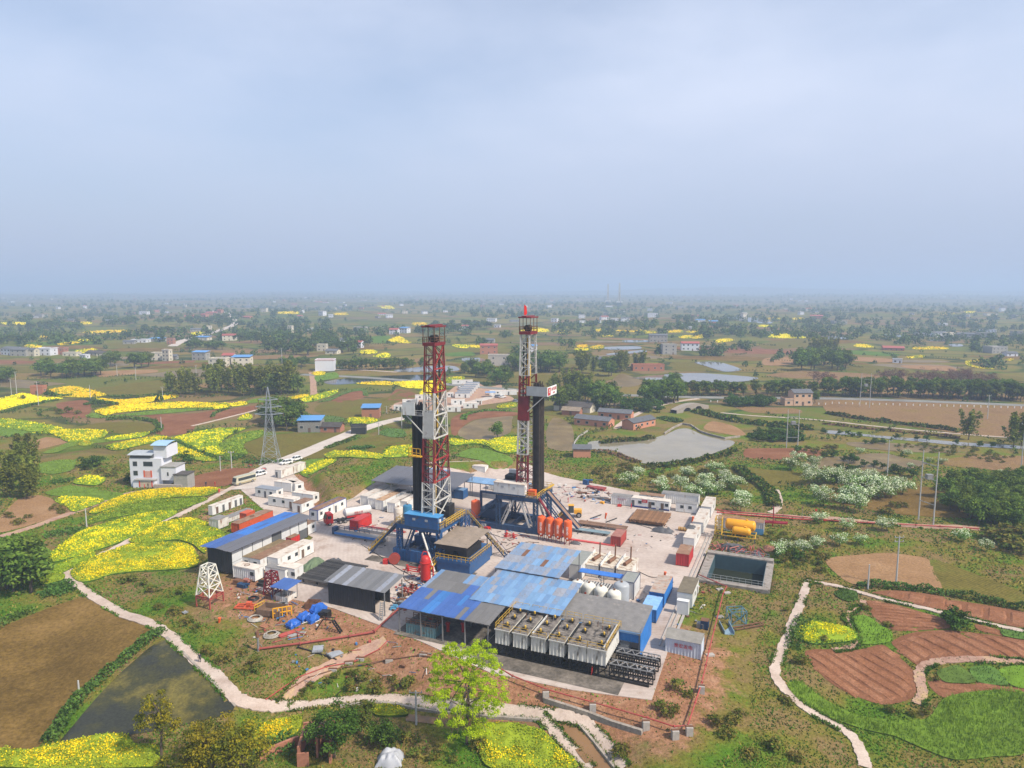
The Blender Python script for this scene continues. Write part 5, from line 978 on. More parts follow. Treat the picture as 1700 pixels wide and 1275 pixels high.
def cab(px,du,dv,H,label,wall=None,roof=None,cat='container',name='container',ribs=True,wins=(),doors=(),group=None,z=.11,uvp=None,trim=None,base=.12,roofov=.04,rot=0.0,gmat=None,ring=False,skid=True):
    """box cabin whose near corner foot is seen at px; du along the front, dv along the right side"""
    wall = wall or WH; roof = roof or WROOF
    if uvp: u1,v0 = uvp
    else: g = G(*px); x,y = g[0] - OX,g[1] - OY; u1,v0 = x * UX + y * UY,-x * UY + y * UX
    w = W(u1,v0); zz = z + h1(w.x,w.y) if z is not None else 0
    T = thing(name,label,cat,(w.x,w.y,zz),TH + rot,group); mb = MB(); x0,x1,y0,y1 = -du,0,0,dv
    for a,b in (((x0,y0),(x1,y0)),((x1,y0),(x1,y1)),((x1,y1),(x0,y1)),((x0,y1),(x0,y0))): ribwall(mb,a,b,base,H,ribs)
    mb.bx(x0 + .06,x1 - .06,y0 + .06,y1 - .06,base,base + .05); mb.build('body',wall,T)
    r = MB().bx(x0 - roofov,x1 + roofov,y0 - roofov,y1 + roofov,H - .02,H + .06); r.build('roof',roof,T)
    if ribs:
        p_ = MB(); [p_.bx(a - .06,a + .06,b - .06,b + .06,base,H - .02) for a in (x0,x1) for b in (y0,y1)]; [p_.bar((x0,b,H - .1),(x1,b,H - .1),.12) for b in (y0,y1)]; p_.build('corner_post',wall,T)
    if skid:
        sk = MB(); [sk.bx(x0 + .1,x1 - .1,b - .09,b + .09,-.08,base) for b in (y0 + .12,y1 - .12)] if du > dv else [sk.bx(a - .09,a + .09,y0 + .1,y1 - .1,-.08,base) for a in (x0 + .12,x1 - .12)]; sk.build('skid',BLK,T)
    def slot(side,t,w_,zc,h_,nm,m,out=.05,fr=None):
        b = MB(); f = MB()
        if side == 'S': cx = x0 + t * du; b.bx(cx - w_ / 2,cx + w_ / 2,y0 - out,y0 + .02,zc - h_ / 2,zc + h_ / 2); f.bx(cx - w_ / 2 - .07,cx + w_ / 2 + .07,y0 - out + .02,y0 + .01,zc - h_ / 2 - .07,zc + h_ / 2 + .07)
        else: cy = y0 + t * dv; b.bx(x1 - .02,x1 + out,cy - w_ / 2,cy + w_ / 2,zc - h_ / 2,zc + h_ / 2); f.bx(x1 - .01,x1 + out - .02,cy - w_ / 2 - .07,cy + w_ / 2 + .07,zc - h_ / 2 - .07,zc + h_ / 2 + .07)
        o = f.build(nm,fr or wall,T); b.build('pane' if nm == 'window' else 'leaf',m,o)
    for sd,t in wins: slot(sd,t,.95,base + (H - base) * .60,.85,'window',GLASS,fr=gmat or WH)
    for sd,t in doors: slot(sd,t,.85,base + 1.0,1.95,'door',DOORG if random.random() < .5 else DOOR)
    if trim:
        b = MB(); [b.bar((a,c,base),(a,c,H),.13) for a in (x0,x1) for c in (y0,y1)]; [b.bar((x0,c,H + .07),(x1,c,H + .07),.13) for c in (y0,y1)]; [b.bar((a,y0,H + .07),(a,y1,H + .07),.13) for a in (x0,x1)]; b.build('trim',trim,T)
    if ring: t_ = [(x0 + du * .45 + .55 * math.cos(i * .524),y0 + dv * .5 + .55 * math.sin(i * .524),H + .13) for i in range(13)]; MB().path(t_,.06).build('roof_hatch_ring',RUST,T)
    return T
def sheets(T,a,e1,e2,nu,nv,pick,name='roof_sheet',gap=.0,th=.05):
    """a roof laid of single sheets: corner a, edges e1 (across) and e2 (down the slope)"""
    a = Vector(a); e1 = Vector(e1); e2 = Vector(e2); l1,l2 = e1.length / nu,e2.length / nv; x = e1.normalized(); n = x.cross(e2).normalized(); y = n.cross(x)
    ms = {}
    for i in range(nu):
        for j in range(nv):
            m = pick(i,j)
            if m is None: continue
            if m.name not in ms: ms[m.name] = MB().bx(0,l1 * 1.02,-.06,l2 * 1.04,-th / 2,th / 2).mesh(name,m)
            o = link(name,ms[m.name],T); p = a + e1 * (i / nu) + e2 * (j / nv) + n * (random.uniform(-.02,.02) + .03 * (i % 2) + .05 * (nv - j)); t = random.uniform(-.012,.012)
            o.matrix_local = Matrix(((x.x,y.x,n.x,p.x),(x.y,y.y,n.y,p.y),(x.z,y.z,n.z,p.z),(0,0,0,1))) @ Matrix.Rotation(t,4,'Y')
def shed(name,label,u0,u1,v0,v1,z0,z1,nu,nv,pick,posts=3,step=None,wall=None):
    """open shed: posts, beams and sheet roof; eave at v0 (z0) rising to v1 (z1)"""
    T = thing(name,label,'shed',W(u0,v0,.1),TH); du,dv = u1 - u0,v1 - v0
    sheets(T,(0,0,z0),(du,0,0),(0,dv,z1 - z0),nu,nv,pick)
    for k in range(posts + 1):
        for (y,z) in ((.3,z0),(dv - .3,z1)): MB().bx(du * k / posts * .97 + .15 - .09,du * k / posts * .97 + .15 + .09,y - .09,y + .09,0,z - .08).build('post',GREY,T)
    b = MB(); [b.bar((.1,dv * t,z0 + (z1 - z0) * t - .14),(du - .1,dv * t,z0 + (z1 - z0) * t - .14),.14) for t in (.03,.35,.68,.97)]; b.build('purlin',GREY,T)
    return T
rp = random.Random(5)
def pk_s1(i,j):
    if j == 0: return BS[3] if i < 5 else BS[4] if i < 7 else BS[3] if i < 10 else BS[5] if i == 12 else BS[3] if i < 14 else BS[5] if rp.random() < .75 else BS[4]
    if j == 1: return BS[3] if i < 5 and rp.random() < .8 else BS[4] if i in (5,6,10) else BS[3] if i in (7,8,9,11,12,13) else BS[5]
    if j == 2: return BS[2] if i == 0 else BS[5] if i < 9 or i > 12 else rp.choice([BS[3],BS[3],BS[5],BS[6]])
    return BS[0] if i == 0 else BS[5] if i < 7 else rp.choice([BS[0],BS[1],BS[2],BS[6]])
shed('patchwork_shed','open shed with patched bright blue and grey sheet roof',1.0,19.3,-37.6,-21.2,4.7,5.7,19,4,pk_s1,4)
def pk_b(i,j): return rp.choice([BS[0],BS[0],BS[1],BS[1],BS[2],BS[2],BS[6]])
shed('patchwork_shed','weathered light blue sheet roof between the patched shed and the silos',12.0,29.6,-30.6,-17.6,5.2,6.1,18,4,pk_b,3)
shed('patchwork_shed','faded blue patched roof with rusty gaps beside the generators',11.2,24.9,-17.6,-3.6,6.3,7.0,15,4,lambda i,j: RUST if (i,j) in ((3,2),(9,1)) else rp.choice([BS[0],BS[2],BS[2],BS[6],BS[6],BS[1]]),3)
T = shed('blue_walled_shed','shed with dark grey roof and bright blue sheet walls',28.9,43.7,-29.8,-20.6,4.6,5.3,3,1,lambda i,j: GROOF,3)
m_ = MB(); ribwall(m_,(14.75,0.05),(14.75,9.1),0.1,4.9); m_.build('side_wall',CBLUE,T)
for k in range(2): m_ = MB(); ribwall(m_,(9.5 + k * 2.6,.3),(12.1 + k * 2.6,.3),2.6,4.5); m_.build('front_panel',CBLUE,T)
MB().bx(0,14.8,-.25,-.05,4.3,4.62).build('fascia',BS[0],T); MB().bx(10,12.5,1.2,3.4,0,1.4).build('white_unit',WH,T)
MB().bx(12.5,14.7,9.3,9.5,4.4,5.2).build('fascia',BS[0],T)
T = shed('grey_roofed_shed','broad slate grey roofed open shed over the white containers',-51.5,-24.0,31.5,45.5,5.2,6.6,12,3,lambda i,j: mat('slate_sheet',(.125,.125,.14),.5,var=.06,perobj=.05,wave=('X',2.5)),4)
T = shed('light_blue_canopy','long narrow light blue canopy behind the white doghouse',-27.0,-5.0,44.0,48.5,4.5,4.9,12,1,lambda i,j: rp.choice([BS[1],BS[0],BS[1]]),4)
T = shed('light_blue_canopy','short light blue canopy beside the slate roofed shed',-45.0,-35.0,47.0,51,5.0,5.4,6,1,lambda i,j: BS[1],2)
# dark shed with grey lid
T = thing('dark_store','black walled store with light grey striped sheet roof','shed',W(*uv(623.5,1019),.1),TH); ul = 11.0
m_ = MB(); ribwall(m_,(-ul,0),(0,0),0,4.7); m_.build('front_wall',DKW,T); m_ = MB(); ribwall(m_,(-ul,5.2),(-ul,0),0,5); m_.build('side_wall',DKW,T); m_ = MB(); ribwall(m_,(0,5.2),(-ul,5.2),0,5.3); m_.build('back_wall',DKW,T)
sheets(T,(-ul - .6,-.6,4.75),(ul + 3.2,0,0),(0,6.9,.8),13,1,lambda i,j: BS[6] if i in (1,4,11) else mat('grey_sheet',(.155,.155,.158),.5,var=.12,rust=.15,rcol=(.28,.27,.26),wave=('X',2.5),perobj=.12))
for x_,y_ in ((2.3,-.3),(2.3,6.0)): MB().bx(x_ - .09,x_ + .09,y_ - .09,y_ + .09,0,4.9).build('post',GREY,T)
# maintenance shed, front left
T = thing('workshop','long workshop with half blue half grey roof and pale panel walls','workshop',W(*uv(386,953),.05),TH); D_ = 25.2; w_ = 7.0
m_ = MB(); ribwall(m_,(-w_,0),(0,0),0,5.0); m_.build('gable_wall',DKW,T); m_ = MB(); ribwall(m_,(0,D_),(-w_,D_),0,5); m_.build('gable_wall',DKW,T); m_ = MB(); ribwall(m_,(-w_,D_),(-w_,0),0,4.8); m_.build('rear_wall',DKW,T)
LP = mat('pale_panel',(.55,.56,.56),.55,var=.08,rust=.12,rcol=(.35,.32,.28))
for k in range(8):
    for zz in range(2):
        dark = k in (4,) or (k >= 6.5 and zz == 0); b = MB().bx(-.04,.03,D_ * k / 8 + .06,D_ * (k + 1) / 8 - .06,.15 + zz * 2.4,2.45 + zz * 2.4); b.build('wall_panel',DOORG if dark else LP,T)
for k in range(9): MB().bx(-.03,.08,D_ * k / 8 - .05,D_ * k / 8 + .05,0,5).build('wall_post',BLK,T)
sheets(T,(-w_ - .9,-1.2,5.25),(4.6,0,.22),(0,D_ + 2.2,0),4,6,lambda i,j: BS[3] if rp.random() < .3 or j < 2 else mat('sheet_blue_b',(.04,.17,.52),.42,var=.08,wave=('Y',3.0),perobj=.08))
sheets(T,(-w_ + 3.65,-1.2,5.47),(4.4,0,-.3),(0,D_ + 2.2,0),4,6,lambda i,j: mat('slate_sheet',(.125,.125,.14)))
# --- containers and cabins
LG = 'white site cabins by the entrance road'
cab((424,967),6.0,2.6,2.7,'white container with a hatch ring on its dusty roof beside the workshop',ring=True,wins=[('S',.86)])
cab((433,951),2.9,12.4,2.9,'long white cabin with rust brown roof along the workshop',WH,BROOF,'cabin','site_cabin',False,[('S',.5),('E',.2),('E',.8)])
cab((417,948),2.5,12.0,2.9,'long white cabin with mossy brown roof against the workshop wall',WH,mat('mossy_roof',(.19,.14,.075),.8,var=.3,rust=.3,rcol=(.35,.29,.2)),'cabin','site_cabin',False,[('S',.5)])
cab((462,949),2.9,12.2,2.9,'long white cabin with pale dusty roof and small windows',WH,WROOF,'cabin','site_cabin',False,[('E',.3),('E',.5),('E',.85)],[('E',.68)])
cab((490,968),4.6,2.8,3.0,'short white cabin box beside the green tarpaulin',WH,WROOF,'cabin','site_cabin',False,[('S',.9)])
cab((474,968),5.4,2.2,2.7,'white cabin with flat grey roof behind the red stand',WH,GROOF,'cabin','site_cabin',False,[('E',.5)])
cab((490,900),2.7,8.2,2.8,'white cabin with brown roof at the end of the workshop',WH,BROOF,'cabin','site_cabin',False,[('E',.2),('E',.85)],[('E',.55)])
cab((478,893),2.7,8.5,2.9,'narrow white cabin with grey lid behind the brown roofed one',WH,GROOF,'cabin','site_cabin',False)
cab((484,911),1.6,3.0,2.5,'short scarlet container at the workshop corner',RED,BROOF)
cab((398,887),2.6,12.2,2.6,'long orange container with rusty roof and hatch rings',CORG,BROOF,ring=True)
cab((410,870),2.3,3.0,1.9,'small orange engine box standing among the containers',CORG,CORG,z=.9)
cab((363,880),3.2,3.4,2.6,'open topped pale container with round vents',WHR,GROOF,wins=[])
cab((372,872),2.2,10.5,1.3,'low pale tray container full of pipework',WHR,GROOF)
cab((353,857),1.5,11.5,2.7,'long slim white cabin with a row of dark doors',WH,WROOF,'cabin','site_cabin',False,doors=[('E',t) for t in (.15,.35,.55,.75,.92)])
cab((400,873),2.2,10.0,.9,'flat grey covered skid between the orange and pale containers',GREY,mat('lilac_lid',(.27,.26,.29),.6),'skid','covered_skid',False)
cab((459,830),8.0,3.0,2.8,'white site cabin with grey roof and dark door by the road',WH,mat('bluegrey_roof',(.22,.24,.27),.6),'cabin','site_cabin',False,[('S',.2),('S',.75),('E',.5)],[('S',.48)])
cab((488,846),9.2,2.8,2.8,'white site cabin with awnings and notice boards along the road',WH,WROOF,'cabin','site_cabin',False,[('S',.25),('S',.6)],[('S',.88)],trim=None)
cab((501,853),3.2,5.2,2.7,'small white gate cabin with rusty brown roof',WH,BROOF,'cabin','site_cabin',False,[('E',.5)],[('S',.7)])
cab((505,816),2.8,7.4,2.8,'cream cabin with stained roof below the cut slope',WH,WROOF,'cabin','site_cabin',False,[('S',.5)],rot=R(62))
cab((484,818),6.6,2.7,2.8,'cream cabin with a dark roof panel behind the grey roofed one',WH,WROOF,'cabin','site_cabin',False)
cab((520,838),7.6,2.8,2.8,'cream cabin with brown roof against the bank',WH,WROOF,'cabin','site_cabin',False,[('E',.5)])
cab((467,795),2.6,12.5,2.7,'long cream trailer cabin parked along the road',WHR,WROOF,'cabin','site_cabin',False,doors=[('S',.3)])
cab((528,866),2.7,12.6,2.9,'white office cabin trimmed in blue behind the tanker truck',WH,BROOF,'cabin','site_cabin',False,[('S',.4),('E',.12),('E',.4),('E',.85)],[('E',.62)],trim=mat('trim_blue',(.03,.08,.3),.5))
for k,(p,lb) in enumerate([((610.6,841),'with a plain dusty roof at the row end'),((624,845),'with a rusty exhaust stub on its roof'),((636.5,848.5),'with a rust streaked orange brown roof'),((656,853),'standing a little forward of its row'),((676,850),'behind the white silo')]):
    cab(p,2.5,12.2,2.9,'white generator container ' + lb,WH,[WROOF,WROOF,mat('orange_rust_roof',(.42,.27,.16),.8,var=.3,rust=.4),WROOF,WROOF][k],group='row of white generator containers')
cab((694,838),8.5,2.6,2.9,'white container lying across the row under the slate roof',WH,WROOF)
cab((594.5,882.5),2.5,6.1,2.6,'scarlet container standing alone on the concrete yard',RED,mat('red_roof',(.42,.03,.025),.5))
cab((1143,942.5),2.8,6.2,2.9,'crimson container with dusty brown roof at the yard corner',mat('crimson',(.42,.035,.035),.5,var=.1,rust=.12),BROOF)
cab((1030,909),2.4,5.6,2.5,'dark red container with its side door open and a windsock',mat('brick_red',(.33,.045,.035),.55,var=.12,rust=.15),mat('pinkish_roof',(.30,.13,.10),.8,var=.2))
cab((1152,914.5),2.6,11.0,2.9,'white cabin roofed with a grey tarpaulin at the yard edge',WH,WROOF,'cabin','site_cabin',False,[('E',.5)])
cab((1167,887),2.7,12.2,2.9,'white cabin with cracked pale roof in the yard edge row',WH,WROOF,'cabin','site_cabin',False,[('E',.4)])
cab((1180,860),2.7,10.0,2.9,'white cabin with oil stained roof at the end of the edge row',WH,WROOF,'cabin','site_cabin',False,[('E',.5)])
TX = mat('sign_red',(.45,.02,.02),.5); TXW = mat('sign_white',(.75,.75,.74),.5); TXP = mat('sign_maroon',(.30,.05,.09),.5)
c1 = cab((1048,841.5),5.9,2.5,2.7,'white container with a line of red characters on its front',WH,GROOF); marks(c1,'安全生产',.62,TXP,(-2.9,-.07,1.75),(R(90),0,0))
c2 = cab((1111,849.5),11.0,2.7,2.7,'long white cabin with a navy skirting and red notice board',WH,WROOF,'cabin','site_cabin',False,[('S',.24),('S',.58),('S',.93)],[('S',.06),('S',.5),('S',.82)]); MB().bx(-11.02,.02,-.05,.0,.14,.5).build('skirting',mat('navy',(.02,.04,.2),.5),c2); MB().bx(-7.8,-6.2,-.1,-.03,1.7,2.5).build('notice_board',TX,c2); marks(c2,'安全第一',.3,TXW,(-7,-.12,2.1),(R(90),0,0)); MB().bx(-3.6,-2.8,-.75,-.68,0,1.2).build('white_board',WH,c2)
cab((1101,842),7.0,2.6,2.9,'white container behind the long cabin with cluttered roof',WHR,BROOF)
cab((1159,842),10.5,2.6,3.0,'long pale container with tarpaulined dark roof at the back',WH,GROOF)
cab((1156.5,854),5.8,2.6,2.6,'white cabin with two dark double windows by the rusty pipes',WH,GROOF,'cabin','site_cabin',False,[('S',.3),('S',.68)])
cab((1102,1010),2.9,9.0,2.9,'tall blue container with rusted pale roof at the yard edge',CBLUE,mat('rust_pale_roof',(.36,.30,.25),.7,var=.2,rust=.4,rcol=(.33,.15,.08)))
cab((1089,1036),2.9,6.0,2.6,'light blue roofed container behind the blue walled shed',CBLUE,mat('blue_roof',(.22,.40,.66),.5,var=.15,rust=.2))
cab((1149,1011),3.0,8.2,3.0,'white cabin with mossy olive roof and side awning',WH,mat('olive_roof',(.15,.125,.085),.85,var=.25),'cabin','site_cabin',False,[('E',.4)],[('E',.75)],z=.05)
cab((1142.5,1023.5),2.2,1.1,2.8,'white electrical cabinet with three vents',WH,WH,'cabinet','electrical_cabinet',False,z=.05)
g_ = cab((1163,1096.5),5.9,3.4,3.0,'pale blue grey container lettered in red characters',mat('pale_blue_paint',(.50,.56,.64),.5,var=.06,rust=.12),mat('canvas_roof',(.24,.225,.20),.85,var=.2),z=.0); marks(g_,'景宏发电',.8,TX,(-2.95,-.08,1.9),(R(90),0,0))
MB().add([(-6.1,-.25,3.05),(.1,-.25,3.05),(.1,1.8,3.75),(-6.1,1.8,3.75),(.1,3.6,3.2),(-6.1,3.6,3.2)],[(0,1,2,3),(3,2,4,5)]).build('canvas_cover',mat('canvas_roof',(.24,.225,.20)),g_)
cab((1175,1047),1.3,1.3,1.7,'small blue steel box with rusty lid on the grass',DBLUE,RUST,'box','steel_box',z=.0)
cab((1167,1045),1.1,1.0,1.0,'low grey steel box beside the small blue one',GREY,GREY,'box','steel_box',z=.0)
cab((1052,997),2.8,5.4,3.5,'white control cabin with grey roof beside the grey silo',WH,mat('sage_roof',(.24,.25,.23),.7),'cabin','control_cabin',False,trim=mat('trim_dark',(.06,.07,.12),.5))
cab((964,965),2.6,8.5,3.4,'white cabin with sage green lid at the generator row end',WH,mat('sage_roof',(.24,.25,.23)),'cabin','control_cabin',False,[('E',.5)])
cb = cab((1267,889),11.2,2.8,3.2,'long grey white corrugated container behind the yellow tanks',mat('greywhite',(.50,.50,.52),.5,var=.08,rust=.15,rcol=(.3,.25,.2)),BROOF,z=.0); MB().bx(-4.0,.08,-.07,-.03,.1,1.6).build('blue_panel',SKYB,cb)
cab((805,788),4.6,2.6,2.6,'white box container behind the light blue canopy',WH,WROOF); cab((826,815),3.0,3.0,2.6,'white machinery box under the portal frame',WH,WROOF); cab((838,818),2.0,3.0,2.6,'narrow white box beside the machinery box',WH,WROOF); cab((769,830),6.5,3,2.7,'blue roofed equipment box between the two rigs',BLUE,BS[0])
# gensets with rusty silencers
for k in range(3):
    g = cab(None,3.1,8.0,2.6,['white generator enclosure with a rusty silencer next to the sage lidded cabin','white generator enclosure with a rusty silencer between two others','white generator enclosure with a rusty silencer at the open yard side'][k],WHR,mat('flaked_roof',(.55,.49,.40),.7,var=.2,rust=.5,rcol=(.25,.16,.10),rscale=1.2),'generator','generator',False,uvp=(27.6 + k * 3.5,.4),group='three generators')
    m_ = MB(); m_.tube((-1.8,2.2,3.05),(-1.2,5.2,3.05),.42,12); m_.build('silencer',RUST,g,True); MB().tube((-1.2,5.3,2.7),(-1.15,5.4,6.0),.17,8).build('exhaust_stack',RUST,g); MB().bx(-3.1,-2.95,0,8,2.62,3.3).build('side_screen',WH,g)
T = thing('silo_platform','blue canopied pipe rack deck between generators and silos','platform',W(24.5,-4.2,.1),TH); MB().bx(0,10,0,2.2,2.6,2.72).build('canopy',mat('rack_blue',(.035,.16,.52),.5,var=.1),T); m_ = MB(); [m_.bx(i * .6,i * .6 + .25,-3.2,-.3,1.2,1.3) for i in range(17)]; m_.build('grating',MW,T); m_ = MB(); [m_.bx(x_,x_ + .12,y_,y_ + .12,0,2.6) for x_ in (0,5,9.8) for y_ in (0,2)]; m_.build('post',GREY,T)
def silo(p,r,h_,m,label,legs=.9,dome=.5,name='silo',group=None,T=None,cone=True,nleg=4):
    T = thing(name,label,'silo' if name == 'silo' else 'tank',(*p[:2],p[2] if len(p) > 2 else .1),TH,group); n = 18
    MB().lathe([(r * .3,legs * .55 if cone else legs),(r,legs + (.35 if cone else .02)),(r,legs + h_),(r * .93,legs + h_ + dome * .45),(r * .7,legs + h_ + dome * .8),(r * .3,legs + h_ + dome),(.01,legs + h_ + dome * 1.02)],n).build('shell',m,T,True)
    for i in range(nleg): a = 6.283 * (i + .5) / nleg; MB().bar((math.cos(a) * r * .85,math.sin(a) * r * .85,0),(math.cos(a) * r * .85,math.sin(a) * r * .85,legs + .5),.14).build('leg',GREY if m is not ORG else DRED,T)
    m_ = MB(); m_.tube((0,0,legs + h_ + dome),(0,0,legs + h_ + dome + .25),.22,8); m_.build('hatch',RUST if m is not ORG else ORG,T); return T
for k,q in enumerate([(959,963),(978,967),(998,973),(1020,979)]):
    s_ = silo(W(*uv(*q,5.4),.1),1.32,3.6,mat('cream_tank',(.66,.64,.56),.4,var=.05,rust=.1,rcol=(.4,.3,.2)),['cream domed silo half hidden by the blue roof','cream domed silo with a red emblem next to the hidden one','cream domed silo with a red emblem between two others','cream domed silo with a red emblem next to the grey silo'][k],.9,.75,group='four cream silos')
    if k: MB().tube((-.35,-1.28,3.6),(-.35,-1.36,3.6),.22,12).build('emblem',mat('emblem_red',(.4,.06,.03)),s_)
silo(W(*uv(1032,964,6.6),.1),1.5,5.0,mat('grey_tank',(.34,.36,.38),.45,var=.08,rust=.15),'tall grey silo beside the white control cabin',.6,.6)
for k,q in enumerate([(899,896),(913,898.5),(927,901),(942.5,904)]):
    s_ = silo(W(*uv(*q),.1),1.02,4.2,ORG,'orange cement silo with white characters, ' + ['nearest the blue substructure','second from the blue substructure','third from the blue substructure','at the red pipe end of its row'][k],1.5,.35,group='four orange cement silos',cone=True)
    marks(s_,'固井水泥',.62,TXW,(.16,-1.06,3.6),(R(90),0,R(9)),vertical=True); MB().tube((.17,-1.0,1.75),(.17,-1.07,1.75),.2,10).build('emblem',TXW,s_)
silo(W(*uv(790,868),.1),1.25,4.6,ORG,'orange silo standing between the two rigs',1.2,.4); silo(W(*uv(662,874),.1),1.2,4.0,mat('stained_white',(.55,.50,.43),.6,var=.12,rust=.4,rcol=(.3,.2,.12)),'rust stained white silo in front of the container row',1.0,.3); silo(W(*uv(677,872),.1),1.2,4.4,mat('teal_tank',(.035,.17,.30),.45,var=.1,rust=.1),'blue silo beside the rust stained white one',.8,.4); silo(W(*uv(700,868),.1),1.5,3.4,mat('stained_white',(.55,.50,.43)),'short stained white tank behind the blue doghouse',.5,.3)
# red gas separator
T = thing('gas_separator','tall glossy red gas separator vessel beside the patched shed','separator',W(*uv(707,966),.1),TH); MB().lathe([(.9,.5),(1.1,.7),(1.1,4.2),(1.25,4.25),(1.25,4.45),(1.1,4.5),(1.0,5.2),(.6,5.7),(.05,5.85)],18).build('vessel',RED,T,True)
for i in range(4): a = .78 + i * 1.57; MB().bar((math.cos(a) * .8,math.sin(a) * .8,0),(math.cos(a) * .8,math.sin(a) * .8,.7),.18).build('leg',RED,T)
MB().path([(.8,.3,5.0),(.3,.2,6.5),(-.5,0,6.6),(-.9,-.2,5.5)],.12,8).build('bail',RED,T); MB().path([(1.1,0,3.6),(1.8,0,3.6),(1.8,0,.3)],.14,8).build('outlet_pipe',RED,T)
def manifold(p,label,n,m,spread,seed):
    T = thing('valve_manifold',label,'valves',p,TH); rs = random.Random(seed)
    for i in range(3): MB().tube((-spread,-1 + i,.5),(spread,-1 + i,.5),.12,8).build('header_pipe',m,T)
    for i in range(n): x_,y_ = rs.uniform(-spread,spread),rs.choice([-1,0,1]); mb = MB(); mb.box((x_,y_,.55),(.42,.42,.5)); mb.tube((x_,y_,.7),(x_,y_,1.25),.07,6); mb.lathe([(.3,1.2),(.3,1.28)],10,(x_,y_,0)); mb.build('valve',m,T)
    return T
manifold(W(*uv(690,950),.1),'cluster of red valves beside the red separator',11,RED,2.6,2); manifold(W(*uv(688,985),.1),'red and grey valve skid under the shed corner',8,PRED,2.0,3); manifold(W(*uv(848,893),.1),'red choke valves before the white legged substructure',5,RED,1.6,4)
# yellow tanks on a frame
T = thing('yellow_tank_skid','pair of yellow horizontal tanks on a yellow steel frame','tank',W(*uv(1246,901),0),TH)
for nm,x0_,x1_,y_,r_,z_ in (('large_tank',-6.6,.9,3.6,1.35,3.1),('small_tank',-4.6,.0,.6,1.0,2.5)):
    L_ = x1_ - x0_; t = MB().lathe([(.05,0),(r_ * .6,.12),(r_ * .92,.4),(r_,.7),(r_,L_ - .7),(r_ * .92,L_ - .4),(r_ * .6,L_ - .12),(.05,L_)],18,(x0_,y_,z_),0,0).build('tank',TYEL,T,True)
    mm = MB(); [mm.bx(x0_ + L_ * f - .12,x0_ + L_ * f + .12,y_ - r_ * .8,y_ + r_ * .8,1.2,z_ - r_ * .5) for f in (.2,.8)]; mm.build('saddle',YELL,T); MB().tube((x0_ + L_ * .7,y_,z_ + r_ * .9),(x0_ + L_ * .7,y_,z_ + r_ + .25),.3,10).build('manway',TYEL,t)
m_ = MB(); [m_.bar((-7.0,y_,1.15),(1.0,y_,1.15),.2) for y_ in (-.4,2,4.8)]; [m_.bar((x_,-.4,1.15),(x_,4.8,1.15),.2) for x_ in (-7,-4.5,-2,1)]; m_.build('frame',YELL,T); m_ = MB(); [m_.bar((x_,y_,0),(x_,y_,1.15),.2) for x_ in (-7,-3,1) for y_ in (-.4,4.8)]; m_.build('leg',DBLUE,T)
m_ = MB().lattice([(-8.6,-.4,1.2),(-7.0,-.4,1.2),(-7.0,2.4,1.2),(-8.6,2.4,1.2)],[(-8.6,-.4,5.2),(-7.0,-.4,5.2),(-7.0,2.4,5.2),(-8.6,2.4,5.2)],4,.14); m_.build('ladder_frame',YELL,T); m_ = MB().rail([(-6.6,3.6,4.5),(.5,3.6,4.5)],.8); m_.build('handrail',YELL,T)
